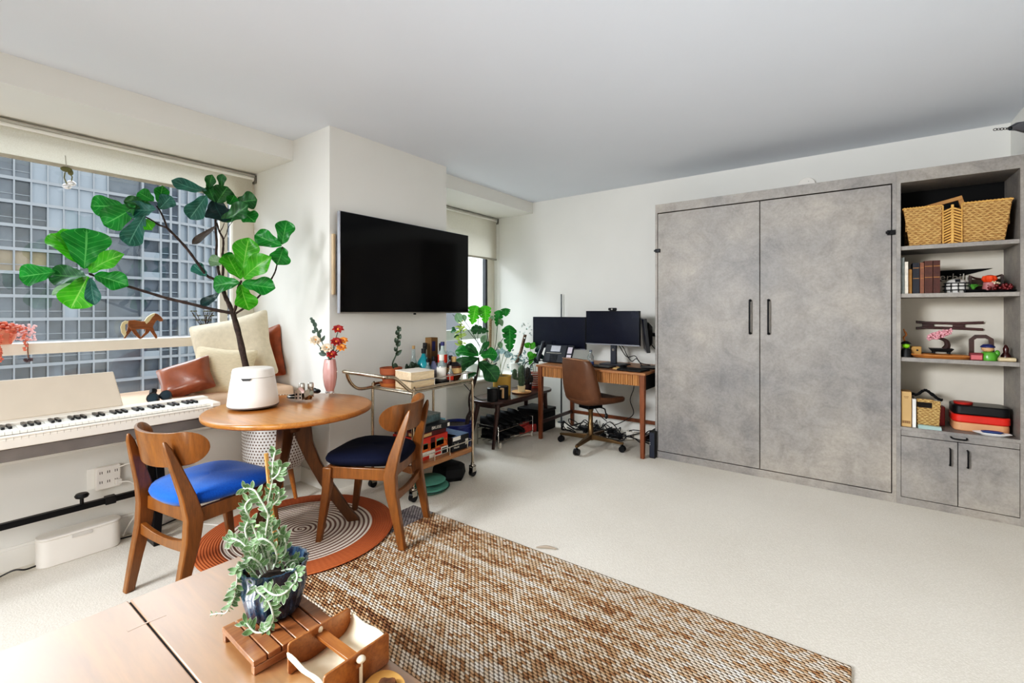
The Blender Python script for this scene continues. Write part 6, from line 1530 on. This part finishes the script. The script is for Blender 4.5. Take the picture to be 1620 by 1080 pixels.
for i in range(40): lf.ell((.735+rr.uniform(-.06, .06), 4.16+rr.uniform(-.035, .035), S2+.018+rr.uniform(0, .03)), .009, 8)
build('berry', lf, mat('berry_red', (104, 28, 30), .35, var=.3, vscale=40), t)
lf = MB()
for i in range(9): lf.ell((.725+rr.uniform(-.02, .02), 4.18+rr.uniform(-.02, .02), S2+.055+rr.uniform(0, .015)), .007, 8)
build('blossom', lf, MATS['cream_petal'], t)
t = thing('dark_stand', 'dark wooden display stand with curved rails at the right of the second shelf', 'stand', (.71, 4.36, S2))
build('rail', MB().tube(smoothpts([(.63, 4.36, S2+.12), (.67, 4.36, S2+.10), (.72, 4.36, S2+.095), (.76, 4.36, S2+.11), (.79, 4.36, S2+.12)], 4), .006, 8).box((.78, 4.35, S2), (.794, 4.37, S2+.12)).box((.63, 4.35, S2), (.644, 4.37, S2+.12)), MATS['walnut_dark'], t)
build('panel', MB().box((.644, 4.358, S2+.01), (.78, 4.362, S2+.095)), mat('stand_brown', (66, 48, 36), .6), t)
# ---- third cubby ----
S3 = .9885
t = thing('wooden_rack', 'dark red wooden crossed rack mounted on the back of the third cubby', 'rack', (.53, YBK-.02, 1.15))
rk = mat('lacquer_dark', (66, 22, 20), .3, var=.3, coat=.4)
K = YBK-.014
L1 = at(1449, 509, 'y', K); L2 = at(1556, 510, 'y', K); L3 = at(1449, 519, 'y', K); L4 = at(1555, 521, 'y', K)
def bar(pts, hh, nm): build(nm, MB().loft([[(p[0], K-.01, p[1]-hh), (p[0], K+.004, p[1]-hh), (p[0], K+.004, p[1]+hh), (p[0], K-.01, p[1]+hh)] for p in pts]), rk, t, bev=.002)
zc = (L1.z+L3.z)/2
bar([(L1.x, L1.z), (.42, zc+.018), (.58, zc+.016), (L2.x, L2.z)], .0085, 'upper_bar'); bar([(L3.x, L3.z), (.42, zc-.016), (.58, zc-.018), (L4.x, L4.z)], .0085, 'lower_bar')
build('centre_block', MB().box((.40, K-.008, zc-.02), (.46, K+.004, zc+.02)).box((.56, K-.008, zc-.02), (.62, K+.004, zc+.02)), rk, t, bev=.002)
c = V((.29, 4.15, 0))
t = thing('bell_ornament', 'black bell shaped ornament with a lime green ball and curling orange twig', 'ornament', (c.x, c.y, S3))
build('black_bell', MB().lathe([(0, S3), (.035, S3), (.03, S3+.03), (.02, S3+.055), (.0, S3+.06)], c, 28), MATS['matt_black'], t)
build('green_ball', MB().ell(c+V((.0, 0, S3+.078)), .022, 20), mat('lime_gloss', (140, 206, 40), .3), t)
build('black_cap', MB().lathe([(.030, S3+.088), (.026, S3+.094), (.012, S3+.105), (0, S3+.108)], c, 24), MATS['matt_black'], t)
build('orange_twig', MB().tube(smoothpts([c+V((-.005, 0, S3+.105)), c+V((-.012, 0, S3+.13)), c+V((.002, 0, S3+.15)), c+V((-.008, 0, S3+.175)), c+V((-.012, 0, S3+.19))], 4), [.006]*12+[.004]*5, 8), mat('twig_orange', (150, 96, 50), .6), t)
t = thing('wooden_toy', 'small pale wooden block toy next to the black bell ornament', 'toy', (.345, 4.20, S3))
build('block', MB().obox((.345, 4.20, S3+.035), (.055, .03, .07), R(10)), mat('toy_wood', (180, 140, 84), .6), t, bev=.004)
build('peg', MB().cyl((.352, 4.183, S3+.045), (.352, 4.19, S3+.045), .006, n=12), MATS['matt_black'], t)
solo('wooden_platter', MB().lathe([(0, S3+.0), (.14, S3), (.17, S3+.018), (.165, S3+.024), (.13, S3+.014), (0, S3+.012)], (.47, 4.16, 0), 40, sy=.42), wood('platter_wood', (150, 92, 44), (190, 128, 70), 'x', .35, 14, .3), 'long oval wooden platter on the third shelf under the bonsai', 'platter')
c = V((.475, 4.22, 0)); Z3 = S3+.026
t = thing('bonsai', 'tiny bonsai with pink blossoms in a dark footed dish on the third shelf', 'plant', (c.x, c.y, Z3))
build('bonsai_dish', MB().loft([[(c.x-.045, c.y-.03, Z3+.012), (c.x+.045, c.y-.03, Z3+.012), (c.x+.045, c.y+.03, Z3+.012), (c.x-.045, c.y+.03, Z3+.012)], [(c.x-.062, c.y-.04, Z3+.035), (c.x+.062, c.y-.04, Z3+.035), (c.x+.062, c.y+.04, Z3+.035), (c.x-.062, c.y+.04, Z3+.035)]]).box((c.x-.045, c.y-.025, Z3), (c.x-.03, c.y+.025, Z3+.013)).box((c.x+.03, c.y-.025, Z3), (c.x+.045, c.y+.025, Z3+.013)), MATS['matt_black'], t, bev=.003)
build('trunk', MB().tube(smoothpts([c+V((.02, 0, Z3+.03)), c+V((.032, 0, Z3+.055)), c+V((.025, 0, Z3+.085)), c+V((0, 0, Z3+.10)), c+V((-.03, 0, Z3+.105))], 4), [.02-.015*i/16 for i in range(17)], 8), mat('bonsai_bark', (54, 34, 30), .7), t)
lf = MB()
for i in range(150):
    q = rr.random(); x_ = -.065+.115*q; lf.ell(c+V((x_, rr.uniform(-.03, .03), Z3+.105+(.045*q)+rr.uniform(-.022, .022)*(1.2-abs(q-.5)))), .0065, 6)
build('blossom', lf, mat('blossom_pink', (226, 160, 168), .6, var=.35, vscale=90), t)
t = thing('red_box', 'small dark red box with pink front beside the bonsai', 'box', (.63, 4.14, S3))
build('body', MB().box((.60, 4.115, S3), (.66, 4.165, S3+.045)), mat('wine_red', (110, 36, 44), .5), t, bev=.002)
build('pink_front', MB().box((.605, 4.1145, S3+.004), (.655, 4.115, S3+.032)), mat('rose_pink', (196, 104, 108), .5), t)
t = thing('wooden_arch', 'dark polygonal wooden arch standing at the right of the third shelf', 'arch', (.68, 4.24, S3))
ar = smoothpts([(.625, 4.24, S3+.02), (.625, 4.24, S3+.125), (.645, 4.24, S3+.145), (.69, 4.24, S3+.147), (.715, 4.24, S3+.13), (.72, 4.24, S3+.02)], 1)
build('arch_band', MB().tube(ar, 1.0, 4, sq=(.009, .012)), MATS['walnut_dark'], t, smooth=False)
build('arch_foot', MB().box((.605, 4.21, S3), (.74, 4.27, S3+.02)), MATS['walnut_dark'], t, bev=.002)
c = V((.69, 4.15, 0))
t = thing('ceramic_figurine', 'small green ceramic figurine with a blue cap near the arch', 'figurine', (c.x, c.y, S3))
build('green_body', MB().lathe([(0, S3), (.04, S3), (.044, S3+.025), (.032, S3+.05), (.015, S3+.058), (0, S3+.058)], c, 24).ell(c+V((.038, 0, S3+.045)), (.014, .014, .022), 12), mat('figurine_green', (84, 150, 50), .35, coat=.4), t)
build('pale_head', MB().ell(c+V((-.004, 0, S3+.072)), (.030, .027, .020), 18), mat('figurine_tan', (206, 160, 120), .4), t)
build('blue_cap', MB().lathe([(.034, S3+.082), (.034, S3+.088), (.022, S3+.10), (0, S3+.103)], c+V((-.004, 0, 0)), 24), mat('figurine_blue', (44, 50, 100), .4), t)
t = thing('paper_roll', 'pale rolled paper bundle lying at the right edge of the third shelf', 'paper roll', (.765, 4.13, S3))
build('roll', MB().cyl((.725, 4.10, S3+.012), (.80, 4.11, S3+.012), .012, n=16).cyl((.73, 4.13, S3+.012), (.80, 4.14, S3+.012), .012, n=16), mat('roll_cream', (206, 186, 150), .7), t)
solo('pepper_mill', MB().lathe([(0, S3), (.022, S3), (.024, S3+.03), (.012, S3+.05), (.014, S3+.075), (.006, S3+.095), (0, S3+.10)], (.775, 4.20, 0), 20), rk, 'dark red turned wooden finial at the back right of the third shelf', 'finial')
solo('narrow_tray', MB().box((.36, 4.27, S3), (.45, 4.33, S3+.022)), MATS['matt_black'], 'flat black lacquer tray behind the wooden platter', 'tray', bev=.003)
# ---- counter items ----
S4 = .5215
t = thing('cardboard_box', 'tall tan cardboard box at the left of the bookcase counter', 'box', (.285, 4.14, S4))
build('carton', MB().box((.262, 4.09, S4), (.315, 4.20, S4+.235)), mat('kraft', (190, 154, 108), .8, var=.06), t, bev=.002)
bc_ = MB()
for i in range(10): bc_.box((.268+i*.0042, 4.0893, S4+.022), (.268+i*.0042+(.0022 if i % 3 else .003), 4.0899, S4+.04))
bc_.box((.275, 4.0893, S4+.20), (.30, 4.0899, S4+.203)).box((.278, 4.0893, S4+.192), (.297, 4.0899, S4+.194))
build('print', bc_, mat('print_brown', (92, 66, 44), .8), t, smooth=False)
solo('white_book', MB().box((.319, 4.09, S4), (.338, 4.22, S4+.19)), mat('white_cover', (226, 222, 216), .6), 'slim white book standing between the cardboard box and small basket', 'book', bev=.002)
t = thing('woven_basket', 'small rectangular woven basket with dark cloth on the counter', 'basket', (.40, 4.20, S4))
build('basket_wall', MB().loft([[(.345, 4.12, S4), (.455, 4.12, S4), (.455, 4.30, S4), (.345, 4.30, S4)], [(.342, 4.115, S4+.14), (.462, 4.115, S4+.14), (.462, 4.305, S4+.14), (.342, 4.305, S4+.14)]]).box((.42, 4.113, S4+.13), (.462, 4.125, S4+.185)).box((.342, 4.113, S4+.17), (.43, 4.122, S4+.192)), MATS['seagrass_small'], t, bev=.003)
build('handle_gap', MB().box((.35, 4.1135, S4+.135), (.418, 4.1145, S4+.17)), mat('basket_hole', (30, 24, 20), .9), t)
mb = MB(); rows = []
for j in range(7):
    rows.append([V((.268+.20*i/12+.004*j, 4.13+.025*j, S4+.19+.06*math.exp(-((i-7)/2.6)**2)+.035*math.exp(-((i-1.5)/2)**2)+.006*math.sin(i*2+j*1.4)-.003*j)) for i in range(13)])
solo('black_cloth', mb.grid(rows), mat('black_velvet', (14, 12, 14), .95), 'crumpled black cloth draped over the cardboard box and small basket', 'cloth', thick=.008, angle=180)
solo('red_tin', MB().box((.47, 4.26, S4), (.50, 4.32, S4+.13)), mat('tin_red', (150, 40, 38), .4), 'narrow red tin behind the small basket', 'tin', bev=.004)
t = thing('paper_stack', 'pale teal papers lying on the counter before the small basket', 'papers', (.40, 4.09, S4))
for k in range(4): build('sheet', MB().obox((.405, 4.092, S4+.003+k*.0055), (.115, .04, .004), R(2-3*k)), mat('teal_paper', (170, 196, 192), .7), t)
t = thing('bento_box', 'stacked lunch box in tan red and black with a round red lid', 'lunch box', (.68, 4.28, S4))
def rr_prism(z0, z1, w_, d_, m, nm, b=.008): build(nm, MB().prism(rrect(w_, d_, .04, 6), z1-z0, Tm((.66, 4.26, z0))), m, t, bev=b)
rr_prism(S4, S4+.055, .262, .20, mat('bento_tan', (206, 150, 112), .5), 'lower_tier'); rr_prism(S4+.056, S4+.105, .270, .205, mat('bento_red', (204, 48, 36), .4), 'middle_tier'); rr_prism(S4+.106, S4+.165, .266, .20, MATS['black_plastic'], 'upper_tier')
build('round_lid', MB().lathe([(0, S4+.166), (.045, S4+.166), (.048, S4+.18), (0, S4+.182)], (.585, 4.24, 0), 28), mat('lid_red', (176, 48, 40), .5), t)
t = thing('oval_plate', 'oval white plate with blue centre lying on the counter at the right', 'plate', (.70, 4.12, S4))
build('plate_rim', MB().lathe([(0, S4), (.06, S4), (.09, S4+.014), (.086, S4+.017), (.055, S4+.006), (0, S4+.005)], (.70, 4.12, 0), 40, sy=.45), mat('china', (226, 224, 222), .25), t)
build('blue_dish', MB().lathe([(0, S4+.010), (.04, S4+.012), (.052, S4+.022), (.048, S4+.026), (.02, S4+.018), (0, S4+.018)], (.70, 4.12, 0), 32, sy=.45), mat('indigo_glaze', (52, 74, 120), .25, coat=.5), t)
# ---- sensor above cabinet ----
t = thing('wall_sensor', 'round white sensor fixed on the back wall above the tall cabinet', 'sensor', (-.33, 4.74, 2.36))
build('base_disc', MB().cyl((-.325, 4.75, 2.39), (-.325, 4.725, 2.39), .065, n=36), MATS['white_plastic'], t, bev=.004)
build('screw', MB().cyl((-.31, 4.7245, 2.42), (-.31, 4.7255, 2.42), .004, n=10).cyl((-.355, 4.7245, 2.395), (-.355, 4.7255, 2.395), .004, n=10), MATS['steel'], t)
# ---- chrome fitting near the right edge ----
t = thing('ceiling_spotlight', 'chrome spotlight head with small chain reaching in at the upper right corner', 'light', (.56, 2.70, CE))
P0 = dp(1572, 205, 2.6); P1 = dp(1598, 203, 2.6); P2 = dp(1608, 200, 2.6); P3 = dp(1650, 193, 2.6)
build('shade', MB().tube([P1, P2, dp(1622, 201, 2.6), P3], [.012, .022, .032, .05], 24), mat('dark_chrome', (120, 120, 126), .12, 1.0), t)
build('arm', MB().tube([P3, P3+V((.05, 0, .05)), V((P3.x+.05, P3.y, CE))], .012, 12), MATS['chrome'], t)
ch = MB()
for k in range(5):
    q = P0+(P1-P0)*(k+.5)/5; ch.tube([q+V((.008*math.cos(2*PI*i/12), .004*math.sin(2*PI*i/12) if k % 2 else 0, .006*math.sin(2*PI*i/12))) for i in range(12)], .0018, 6, closed=True)
build('chain', ch, mat('dark_chain', (60, 56, 50), .3, .8), t)

# ================= coffee table and what stands on it =================
def top_mat():
    m, nt, b = newmat('coffee_top'); co = objco(nt, (1.0, 9, 9))
    n1 = noise(nt, co, 1.6, 6, .6, 1.0); n2 = noise(nt, co, 14, 3)
    a = ramp(nt, n1, [(.3, rgb(134, 88, 48)), (.7, rgb(168, 118, 68))]); d = ramp(nt, n2, [(.35, (.8, .8, .8, 1)), (.6, (1, 1, 1, 1))])
    mm = nd(nt, 'ShaderNodeMix', data_type='RGBA', blend_type='MULTIPLY'); mm.inputs[0].default_value = .6
    nt.links.new(a, mm.inputs[6]); nt.links.new(d, mm.inputs[7]); nt.links.new(mm.outputs[2], b.inputs['Base Color'])
    b.inputs['Roughness'].default_value = .38; b.inputs['IOR'].default_value = 1.8
    b.inputs['Coat Weight'].default_value = 1.0; b.inputs['Coat Roughness'].default_value = .36; b.inputs['Coat IOR'].default_value = 3.4
top_mat()
TX0, TX1, TY0_, TY1_ = -1.715, -.42, -.50, .73; SY = .424
t = thing('coffee_table', 'low wooden coffee table with a dark seam in the foreground', 'table', (-1.07, .12, 0))
build('table_top', MB().box((TX0, TY0_, .41), (TX1, SY-.0025, .45)).box((TX0, SY+.0025, .41), (TX1, TY1_, .45)).box((TX0+.003, SY-.003, .41), (TX1-.003, SY+.003, .444)), MATS['coffee_top'], t, bev=.003)
build('seam_shade', MB().box((TX0+.01, SY-.0022, .444), (TX1-.01, SY+.0022, .4465)), GAP, t)  # dark strip, shade of the seam groove put into its colour
b1 = at(201, 998, 'z', .45); b2 = at(262, 972, 'z', .45)
build('dovetail_key', MB().prism([(b1.x-.006, b1.y), (b1.x+.006, b1.y), ((b1.x+b2.x)/2+.0025, (b1.y+b2.y)/2), (b2.x+.006, b2.y), (b2.x-.006, b2.y), ((b1.x+b2.x)/2-.0025, (b1.y+b2.y)/2)], .0012, Tm((0, 0, .4495))), MATS['coffee_top'], t, smooth=False)
for x in (TX0+.07, TX1-.07):
    for y in (TY0_+.07, TY1_-.07): build('leg', MB().box((x-.03, y-.03, 0.0125), (x+.03, y+.03, .41)), MATS['dark_table_wood'], t, bev=.004)
build('apron', MB().box((TX0+.06, TY1_-.08, .34), (TX1-.06, TY1_-.06, .41)).box((TX0+.06, TY0_+.06, .34), (TX0+.08, TY1_-.06, .41)), MATS['dark_table_wood'], t, bev=.002)
ZK = .4505
# slatted stand: corners from the photograph, on the table plane
cA = at(350, 992, 'z', .485); cB = at(400, 1047, 'z', .485); cC = at(535, 985, 'z', .485)
cen = V((-1.20, .615, 0)); ang = math.atan2(cB.y-cA.y, cB.x-cA.x)
t = thing('slatted_plant_stand', 'small slatted hardwood plant stand under the blue glazed pot', 'stand', (cen.x, cen.y, ZK))
wood('teak', (108, 64, 38), (150, 98, 60), 'y', .35, 14, .3)
W1 = (cB-cA).length
ux = (cB-cA).normalized(); uy = V((-ux.y, ux.x, 0))
LEN = .20
for k in range(6):
    y0 = k*(LEN/6)+.0015; y1 = (k+1)*(LEN/6)-.0015
    o_ = V((cA.x, cA.y, 0))
    q = [o_+uy*y0, o_+ux*W1+uy*y0, o_+ux*W1+uy*y1, o_+uy*y1]
    build('slat', MB().loft([[p+V((0, 0, .471)) for p in q], [p+V((0, 0, .485)) for p in q]]), MATS['teak'], t, bev=.002)
for s_ in (.0, W1-.018):
    q = [o_+ux*s_+uy*.003, o_+ux*(s_+.018)+uy*.003, o_+ux*(s_+.018)+uy*(LEN-.003), o_+ux*s_+uy*(LEN-.003)]
    build('runner', MB().loft([[p+V((0, 0, ZK)) for p in q], [p+V((0, 0, .4705)) for p in q]]), MATS['teak'], t, bev=.002)
# glazed pot: waisted, ridged
pc = at(434, 962, 'z', .49); pc = V((pc.x, pc.y, 0)); PZ = .4855
t = thing('trailing_plant', 'fuzzy silver green trailing plant on a bamboo stake in a ridged blue pot', 'plant', (pc.x, pc.y, PZ))
def glaze_mat():
    m, nt, b = newmat('reactive_glaze'); co = objco(nt, (1, 1, .25))
    n = noise(nt, co, 55, 4, .6); n2 = noise(nt, objco(nt), 6, 2)
    a = ramp(nt, n, [(.32, rgb(16, 20, 32)), (.52, rgb(38, 56, 76)), (.70, rgb(104, 116, 126))]); c_ = ramp(nt, n2, [(.4, (1, .85, .85, 1)), (.6, (.7, 1.0, 1.1, 1))])
    mm = nd(nt, 'ShaderNodeMix', data_type='RGBA', blend_type='MULTIPLY'); mm.inputs[0].default_value = .8
    nt.links.new(a, mm.inputs[6]); nt.links.new(c_, mm.inputs[7]); nt.links.new(mm.outputs[2], b.inputs['Base Color']); b.inputs['Roughness'].default_value = .2; b.inputs['Coat Weight'].default_value = .6
    bump(nt, b, n, .2, .003)
glaze_mat()
wb = lambda a, z: 1+.03*math.cos(a*18+25*math.sin((z-PZ)*38)*.06)
build('glazed_pot', MB().lathe([(0, PZ), (.056, PZ), (.064, PZ+.008), (.072, PZ+.04), (.080, PZ+.075), (.077, PZ+.10), (.082, PZ+.125), (.086, PZ+.133), (.080, PZ+.133), (.075, PZ+.118), (.072, PZ+.105), (0, PZ+.105)], pc, 90, wob=wb), MATS['reactive_glaze'], t, angle=60)
build('soil', MB().lathe([(0, PZ+.112), (.074, PZ+.110), (.073, PZ+.104)], pc, 24), MATS['soil'], t)
bam = wood('bamboo', (176, 120, 58), (206, 156, 88), 'z', .4, 20, .1)
def cpt(u, v, off=0.0): return dp(u, v, FW[0]*pc.x+FW[1]*pc.y+off)
build('bamboo_stake', MB().tube([cpt(441, 890, .0), cpt(434, 840), cpt(427, 780), cpt(421, 717)], .0055, 8), bam, t)
build('bamboo_stake', MB().tube([cpt(396, 925, -.02), cpt(395, 905, -.02)], .005, 8), bam, t)
build('plant_tie', MB().tube(smoothpts([cpt(400, 832), cpt(415, 830, -.01), cpt(428, 822, -.012), cpt(432, 815)], 4), .004, 8), mat('tie_green', (150, 200, 120), .6), t)
fz = mat('fuzzy_leaf', (96, 128, 82), .75, var=.3, vscale=30, sheen=.6); fz2 = mat('fuzzy_edge', (196, 206, 186), .8, var=.12, sheen=.8)
dP = FW[0]*pc.x+FW[1]*pc.y
sm = MB(); lf = MB(); le = MB(); rp = random.Random(5)
vines = [[(432,905,0),(425,870,-.01),(430,840,-.015),(424,800,-.015),(430,765,-.01),(432,730,-.005),(436,712,0)],
 [(425,905,0),(415,870,-.03),(405,845,-.03),(395,820,-.03),(388,800,-.03),(400,785,-.025)],
 [(428,900,0),(420,850,-.04),(424,815,-.04),(412,790,-.04),(402,775,-.04),(385,772,-.04)],
 [(430,905,0),(440,870,.01),(445,850,.01),(432,830,.02),(420,838,.02)],
 [(415,908,-.03),(400,880,-.05),(385,860,-.05),(370,852,-.05),(362,855,-.05)],
 [(410,915,-.04),(392,895,-.06),(378,900,-.065),(374,925,-.065),(370,945,-.06),(358,968,-.06),(345,970,-.06),(333,972,-.06)],
 [(412,910,-.05),(405,930,-.085),(424,950,-.09),(432,975,-.09),(425,995,-.09),(405,1000,-.09),(390,985,-.09)],
 [(445,905,.01),(455,890,.02),(468,885,.03),(474,895,.03)], [(440,905,0),(462,900,-.03),(470,915,-.06),(450,938,-.09),(432,940,-.095),(418,930,-.09)],
 [(432,900,0),(438,880,-.03),(430,860,-.045),(415,852,-.05),(405,858,-.05),(400,872,-.05)], [(420,905,-.02),(408,888,-.05),(395,882,-.06),(388,896,-.06)],
 [(430,800,-.02),(440,790,-.02),(441,778,-.02)], [(428,760,-.01),(440,750,-.01),(444,738,-.01)], [(440,890,0),(452,872,.0),(450,850,.0)], [(418,880,-.03),(398,868,-.04),(388,840,-.04),(392,825,-.04)]]
for vi, vn in enumerate(vines):
    P_ = smoothpts([cpt(u, v, o) for u, v, o in vn], 5)
    thin = vi == 5
    sm.tube(P_, .0024 if not thin else .0015, 6)
    for j in range(2, len(P_)):
        if thin and j > 24 and j % 3: continue
        tg_ = (P_[j]-P_[j-1]).normalized()
        for s_ in (-1, 1):
            if rp.random() < .12: continue
            sd = tg_.cross((V((0, 0, EYE))-P_[j]).normalized()).normalized()
            dr_ = (sd*s_*rp.uniform(.5, 1)+tg_*rp.uniform(.3, .9)+V((rp.uniform(-.5, .5), rp.uniform(-.5, .5), rp.uniform(-.2, .4)))).normalized()
            sz = rp.uniform(.014, .026)*(1 if not (thin and j > 22) else .6)
            nr_ = (V((0, 0, EYE))-P_[j]).normalized()+V((rp.uniform(-.5, .5), rp.uniform(-.5, .5), rp.uniform(-.2, .6)))
            wd = sz*rp.uniform(.36, .52)*(1 if not (thin and j > 22) else .4)
            le.leaf(P_[j], P_[j]+dr_*sz*1.06, wd*1.16, nr_, 'thin', .25, -.14, n=5)
            lf.leaf(P_[j]+nr_.normalized()*.0008, P_[j]+dr_*sz+nr_.normalized()*.0008, wd*.98, nr_, 'thin', .25, -.14, n=5)
build('stem', sm, fz2, t, angle=80); build('foliage', lf, fz, t, angle=180); build('leaf_margins', le, fz2, t, angle=180)
# ---- napkin / magazine holder ----
t = thing('sling_holder', 'wooden ended holder with cream fabric sling at the table edge', 'holder', (-.985, .637, ZK))
hwod = wood('holder_wood', (130, 76, 36), (168, 106, 54), 'x', .35, 14, .35)
def board(x, y0, y1):
    M = Matrix(((0, 0, 1, x), (1, 0, 0, (y0+y1)/2), (0, 1, 0, ZK+.0375), (0, 0, 0, 1)))
    build('end_board', MB().prism(rrect(y1-y0, .0745, .008, 4), .006, M), hwod, t, bev=.0015)
board(-1.064, .556, .722); board(-.908, .551, .722)
build('crossbar', MB().box((-1.066, .624, .500), (-.892, .650, .508)), hwod, t, bev=.001)
build('wedge_pin', MB().cyl((-.895, .637, .455), (-.895, .637, .516), .004, n=10).ell((-.895, .637, .514), (.011, .011, .007), 14), mat('pin_pale', (226, 206, 180), .5), t)
build('wedge_pin', MB().ell((-1.060, .637, .514), (.006, .007, .009), 12), MATS['pin_pale'], t)
rows = []
for k in range(9):
    q = k/8; sagx = 1-.06*math.sin(PI*q)
    rows.append([V((-1.057+.148*q, .639-.086*math.cos(PI*i/20), .508-.052*math.sin(PI*i/20)**.8*sagx + .003*math.sin(q*9+i*.7))) for i in range(21)])
build('fabric_sling', MB().grid(rows), mat('cream_canvas', (230, 214, 186), .85, var=.05, vscale=12, bmp=.15), t, thick=.003, angle=180)
ob = at(606, 1084, 'z', ZK+.02)
t = thing('wood_coaster', 'round live edge wood slice coaster at the bottom edge of the table', 'coaster', (ob.x, ob.y, ZK))
build('slice', MB().lathe([(0, ZK), (.045, ZK), (.048, ZK+.006), (.046, ZK+.018), (0, ZK+.018)], (ob.x, ob.y, 0), 32, wob=lambda a, z: 1+.05*math.sin(a*3)), mat('slice_wood', (196, 146, 84), .5, var=.15), t)
build('dark_knot', MB().lathe([(0, ZK+.0182), (.025, ZK+.0182), (.022, ZK+.026), (0, ZK+.028)], (ob.x+.01, ob.y, 0), 24, wob=lambda a, z: 1+.12*math.sin(a*5)), mat('bark_dark', (88, 56, 34), .8, var=.5, vscale=60), t)
# crumb on the carpet
p = at(865, 868, 'z', 0.0)
solo('carpet_scrap', MB().tube(smoothpts([V((p.x-.05, p.y-.03, .006)), V((p.x, p.y, .012)), V((p.x+.05, p.y+.02, .007))], 5), [.003, .004, .006, .007, .008, .008, .008, .007, .006, .005, .003], 8), mat('feather_grey', (160, 146, 130), .9), 'small curled grey brown scrap lying on the carpet beside the jute rug', 'scrap')
